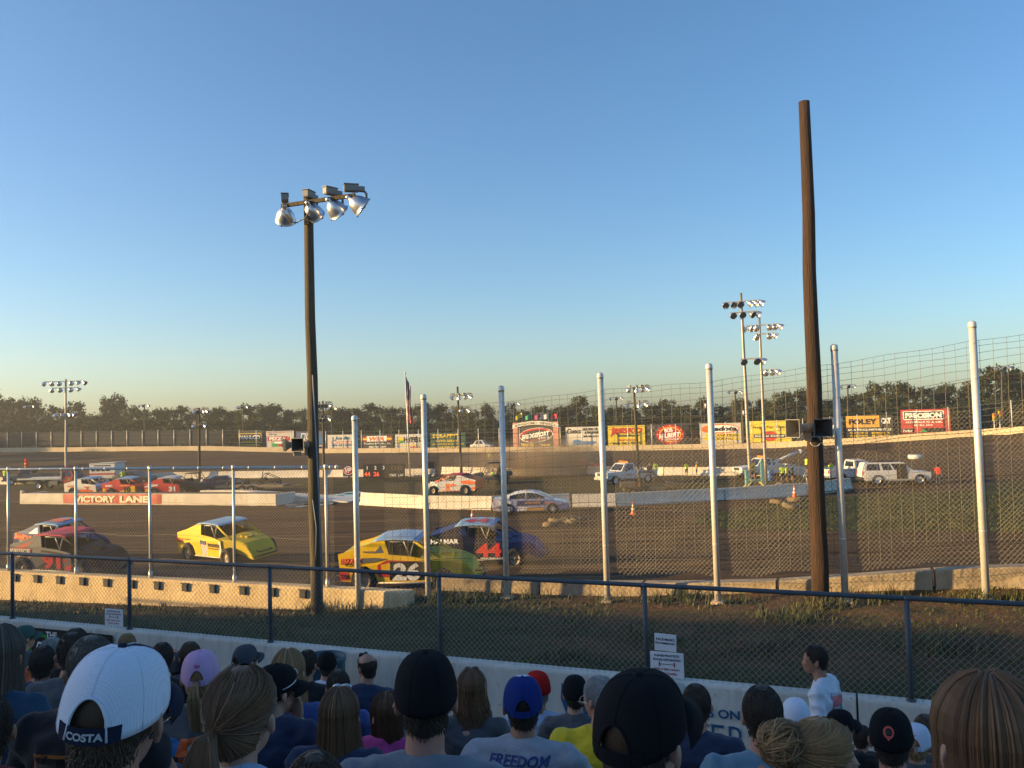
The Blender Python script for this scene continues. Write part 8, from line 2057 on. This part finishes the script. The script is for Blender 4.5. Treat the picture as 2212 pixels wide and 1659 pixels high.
crowd('blonde woman in a blue shirt left of the plastic drum', 622, 1404, 68, 0.175, hyaw=-0.25, sk=0, shirt=BLC, pants=DEN, hair=('long', HBL, dict(len=0.20, n=0.9, spread=0.3)), female=True, voxel=0.013)
crowd('dark-haired person in a dark top beside the plastic drum', 664, 1404, 42, 0.168, hyaw=-0.5, sk=1, shirt=BKC, pants=DEN, hair=('short', HB), voxel=0.014)
def em_txt(cp, M, puff, tall):
    f = capfn(M, puff, tall, PI, 0.52, 1.016); mb = MB(); put_text(mb, 'RACING', f, 0.0, 0.0, w=0.05, h=0.018, bold=0.04); mb.build('lettering', WHT, cp, fix=False)
crowd('person in a dark cap in front of the plastic drum', 706, 1409, 42, CAPW, hyaw=0.1, sk=0, shirt=WHC, pants=DEN, hair=('rim', HB), cap=capd(CAPB), voxel=0.014)
crowd('child with dark hair in front of the bald man', 730, 1447, 56, 0.168, k=0.9, hyaw=0.05, sk=1, shirt=BLC, pants=DEN, hair=('short', HB), voxel=0.013)
crowd('balding man in a navy shirt beside the white wall', 792, 1413, 40, 0.165, top=0.112, hyaw=0.5, sk=2, shirt=NVC, pants=DEN, hair=('bald', HB), finish=f_shade, voxel=0.012, wide=1.12)
crowd('auburn-haired woman in a pink top left of the tall black cap', 832, 1496, 64, 0.172, hyaw=0.5, sk=0, shirt=PKC, pants=DEN, hair=('long', HRD, dict(len=0.28)), female=True)
crowd('woman with very long wavy fair-brown hair right of the tall black cap', 1018, 1446, 62, 0.172, hyaw=0, sk=0, shirt=CHC, pants=DEN, hair=('curly', HLB, dict(len=0.46, spread=0.55, n=1.2)), female=True, finish=f_shade)
crowd('man in a red cap looking left beyond the blue cap', 1160, 1451, 54, CAPW, hyaw=0.5, sk=2, shirt=LBC, pants=DEN, hair=('rim', HGR), cap=capd(CAPR), voxel=0.013)
def f_grid(r, M, sh, tp):
    z = tp(0, 0, 0.40).z; q = []
    for i in range(6): q.append(dict(t='quad', p=[(-0.13+0.05*i, z-0.04), (-0.125+0.05*i, z-0.04), (-0.115+0.05*i, z+0.05), (-0.12+0.05*i, z+0.05)], mi=0))
    for j in range(3): q.append(dict(t='quad', p=[(-0.13, z-0.04+0.042*j), (0.13, z-0.04+0.042*j), (0.13, z-0.035+0.042*j), (-0.13, z-0.035+0.042*j)], mi=0))
    decal(sh, q, [paint(0.20, 0.60, 0.06, 'print_green')], sh)
crowd('man in a black and grey cap with a green grid print on his shirt', 1241, 1460, 56, CAPW, hyaw=0.05, sk=0, shirt=CHC, pants=DEN, hair=('rim', HB), cap=capd(CAPB, front_m=CAPG_), finish=f_grid, voxel=0.012)
def f_glass(r, M, sh, tp):
    mb = MB()
    for s in (-1, 1): mb.tube([M @ Vector((s*0.075, -0.01, -0.012)), M @ Vector((s*0.078, 0.09, -0.02))], 0.002, 5); mb.lathe([(0.02, -0.001), (0.023, -0.001), (0.023, 0.001), (0.02, 0.001)], M @ Vector((s*0.035, 0.098, -0.025)), 16, M.to_3x3() @ Matrix.Rotation(PI/2, 3, 'X'))
    mb.build('glasses', RIMS, r)
crowd('grey-haired man in glasses and a yellow shirt', 1294, 1460, 66, 0.168, hyaw=0.8, sk=2, shirt=YLC, pants=DEN, hair=('short', HGR), finish=f_glass, wide=1.2, voxel=0.011)
crowd('person in an off-white cap behind the plain black cap', 1462, 1478, 58, CAPW, hyaw=-0.3, sk=0, shirt=CHC, pants=DEN, hair=('rim', HGB), cap=capd(CAPO), voxel=0.013)
crowd('dark-haired man in a navy shirt in front of the blue wall lettering', 1503, 1478, 60, 0.168, hyaw=0.2, sk=2, shirt=NVC, pants=DEN, hair=('short', HB), wide=1.15, voxel=0.012)
crowd('person in a white mesh cap and neon green top below the standing man', 1718, 1510, 62, CAPW, hyaw=0, sk=0, shirt=NEO, pants=DEN, hair=('tail', HLB, dict(len=0.12)), cap=capd(CW), female=True, voxel=0.013)
crowd('person in a black cap right of the standing man', 1814, 1535, 58, CAPW, hyaw=-0.6, sk=2, shirt=BKC, pants=DEN, hair=('rim', HB), cap=capd(CAPB), voxel=0.013)
crowd('dark-haired child left of the cap with the red emblem', 1862, 1567, 40, 0.165, k=0.9, hyaw=-0.5, sk=1, shirt=BKC, pants=DEN, hair=('short', HB), voxel=0.014)
crowd('brown-haired person beside the white wall at lower right', 2000, 1544, 52, 0.168, hyaw=0.3, sk=0, shirt=CHC, pants=DEN, hair=('short', HBR), voxel=0.013)
crowd('person in a dark red top at the bottom left corner', -34, 1500, 110, 0.17, hyaw=0, sk=1, shirt=RDC, pants=DEN, hair=('short', HB), wide=1.25)
crowd('dark-haired person low at the left behind the mesh cap', 92, 1395, 52, 0.168, hyaw=-0.2, sk=1, shirt=NVC, pants=DEN, hair=('short', HB), voxel=0.014)
# the man standing at the wall
def f_tee(r, M, sh, tp):
    z = tp(0, 0, 0.36).z; q = [dict(t='quad', p=[(-0.11, z+0.05), (0.11, z+0.02), (0.11, z+0.10), (-0.11, z+0.13)], mi=0), dict(t='quad', p=[(-0.10, z-0.17), (0.10, z-0.17), (0.10, z+0.03), (-0.10, z+0.05)], mi=1, off=0.002), dict(t='quad', p=[(-0.11, z-0.19), (-0.095, z-0.19), (-0.095, z+0.05), (-0.11, z+0.05)], mi=0, off=0.005), dict(t='quad', p=[(-0.06, z-0.10), (0.08, z-0.13), (0.06, z+0.02), (-0.05, z+0.0)], mi=2, off=0.005), dict(t='quad', p=[(0.0, z+0.0), (0.09, z-0.02), (0.08, z+0.03), (0.0, z+0.04)], mi=3, off=0.006)]
    for i in range(6): q.append(dict(t='quad', p=[(-0.10+0.036*i, z+0.12-0.004*i), (-0.094+0.036*i, z+0.12-0.004*i), (-0.094+0.036*i, z+0.155-0.004*i), (-0.10+0.036*i, z+0.155-0.004*i)], mi=2))
    decal(sh, q, [paint(0.48, 0.10, 0.14, 'print_rose'), paint(0.34, 0.36, 0.44, 'print_greyblue'), paint(0.08, 0.07, 0.12, 'print_plum'), paint(0.05, 0.20, 0.10, 'print_leaf')], sh)
Y_ = 8.35; P_ = at(1759, 1399, Y_); c_ = P_-Vector((0, 0, 0.116))
kk = (c_.z-1.66)/(0.86+0.745)
person('man in a white printed T-shirt standing at the white wall looking left', c_, yaw=R(52), hyaw=R(22), k=kk, sk=1, shirt=WHC, pants=DEN, sleeve=0.75, arms=('hang', 'hang'), pose='stand', hair=('short', HB), lean=0.10, finish=f_tee, voxel=0.012, wide=1.08)

# ------------------------------------------------------------------ people in the infield
VEST = mat('hi_vis_vest', (0.55, 0.75, 0.04), rough=0.7, var=0.1); SKB = cloth(0.30, 0.15, 0.09, 'bare')
def infield(label, px, yb, hpx, yaw, shirt, shorts=True, pose='stand', arms='hang', sk=1, cap=None, hair=None, z=None, group=None, Y=None, wide=1.15):
    p = hit(px, yb) if z is None else onz(px, yb, z)
    if Y: p = at(px, yb, Y)
    H = hpx*p.y/FPX; k = clamp(H/1.74, 0.8, 1.12)
    if pose == 'sit': k = 1.0; c = p+Vector((0, 0, 0.745*k))
    else: c = p+Vector((0, 0, (0.86+0.745)*k))
    kw = dict(hair=hair or ('short', HB, dict(n=0.05)))
    if cap: kw['cap'] = capd(cap); kw['hair'] = ('rim', HB, dict(n=0.05))
    return person(label, c, yaw=yaw, k=k, sk=sk, shirt=shirt, pants=(BKC,) if shorts else DEN, pose=pose, arms=arms, voxel=0.028, lean=0.03, group=group, wide=wide, **kw)
g_ = 'track officials in bright vests'
infield('official in a bright vest standing left of the pair by the pale barrier', 1483, 1029, 27, R(20), VEST, cap=CAPB, arms='fold', group=g_)
infield('official in an orange and yellow vest standing right of the pair by the pale barrier', 1506, 1029, 30, R(-100), mat('orange_vest', (0.62, 0.30, 0.05), rough=0.7), cap=CAPO, arms='fold', group=g_)
infield('photographer in a dark vest on the step stand at the taller lamp tower', 1627, 1035, 35, R(150), cloth(0.06, 0.09, 0.03, 'dark_vest'), cap=CAPB, arms='phone', Y=hit(1631, 1060).y, group=g_)
infield('man in a bright vest drinking beside the shorter lamp tower', 1663, 1026, 31, R(-60), VEST, cap=CAPB, arms='chin', group=g_)
infield('official in a yellow vest standing with his back turned near the step ladder', 1690, 1040, 36, R(10), VEST, cap=CAPB, group=g_)
infield('second official in a yellow vest right beside the one with his back turned', 1699, 1040, 36, R(60), VEST, cap=CAPG_, group=g_)
infield('official in a bright vest standing on the step ladder', 1744, 1022, 35, R(-80), VEST, cap=CAPB, arms='phone', Y=hit(1745, 1044).y, group=g_)
infield('man in a neon shirt right of the brown pole', 1785, 1040, 38, R(180), NEO, cap=CAPBL, group=g_)
infield('man in a neon shirt folding his arms beside the silver post', 1797, 1037, 40, R(200), VEST, arms='fold', group=g_)
infield('official in a neon vest behind the hood of the white utility vehicle', 1935, 1029, 34, R(90), VEST, cap=CAPB, arms='phone', group=g_)
infield('man in a red shirt and dark cap standing alone right of the white utility vehicle', 2028, 1046, 43, R(-60), cloth(0.50, 0.03, 0.03, 'red'), cap=CAPB, shorts=False)
infield('man in a bright vest standing behind the race cars at left', 265, 1046, 32, R(10), VEST)
infield('person in a red shirt behind the parked race cars', 447, 1062, 28, R(60), cloth(0.50, 0.03, 0.03, 'red'), arms='fold')
infield('person in a white shirt behind the parked race cars', 437, 1062, 27, R(-40), WHC)
infield('man in a grey shirt and khaki shorts beside the white pickup', 1380, 1052, 42, R(70), cloth(0.20, 0.19, 0.18, 'dusty_grey'), arms='fold', sk=1)
infield('man in a checked shirt sitting on the side of the white pickup', 1404, 1020, 0, R(200), cloth(0.12, 0.09, 0.07, 'check'), pose='sit', Y=hit(1352, 1044).y-0.6, arms='fold')
infield('official in a yellow vest behind the white pickup', 1417, 1031, 34, R(20), VEST)
infield('official in a green shirt at the far left edge', 12, 1045, 34, R(0), VEST, cap=CAPB)
infield('marshal in a yellow vest on the far track left of the brick gate sign', 1058, 998, 17, R(180), VEST, group='marshals by the far wall')
infield('marshal in a khaki vest on the far track nearest the silver post', 1081, 998, 19, R(160), KHK, group='marshals by the far wall')
# driver of the work buggy
infield('driver in a neon shirt sitting in the work buggy', 1064, 1033, 0, R(190-90), NEO, pose='sit', Y=hit(1062, 1045).y-0.15)

infield('man in a dark shirt standing behind the two officials in yellow vests', 1711, 1038, 33, R(40), CHC, cap=CAPB, arms='phone')
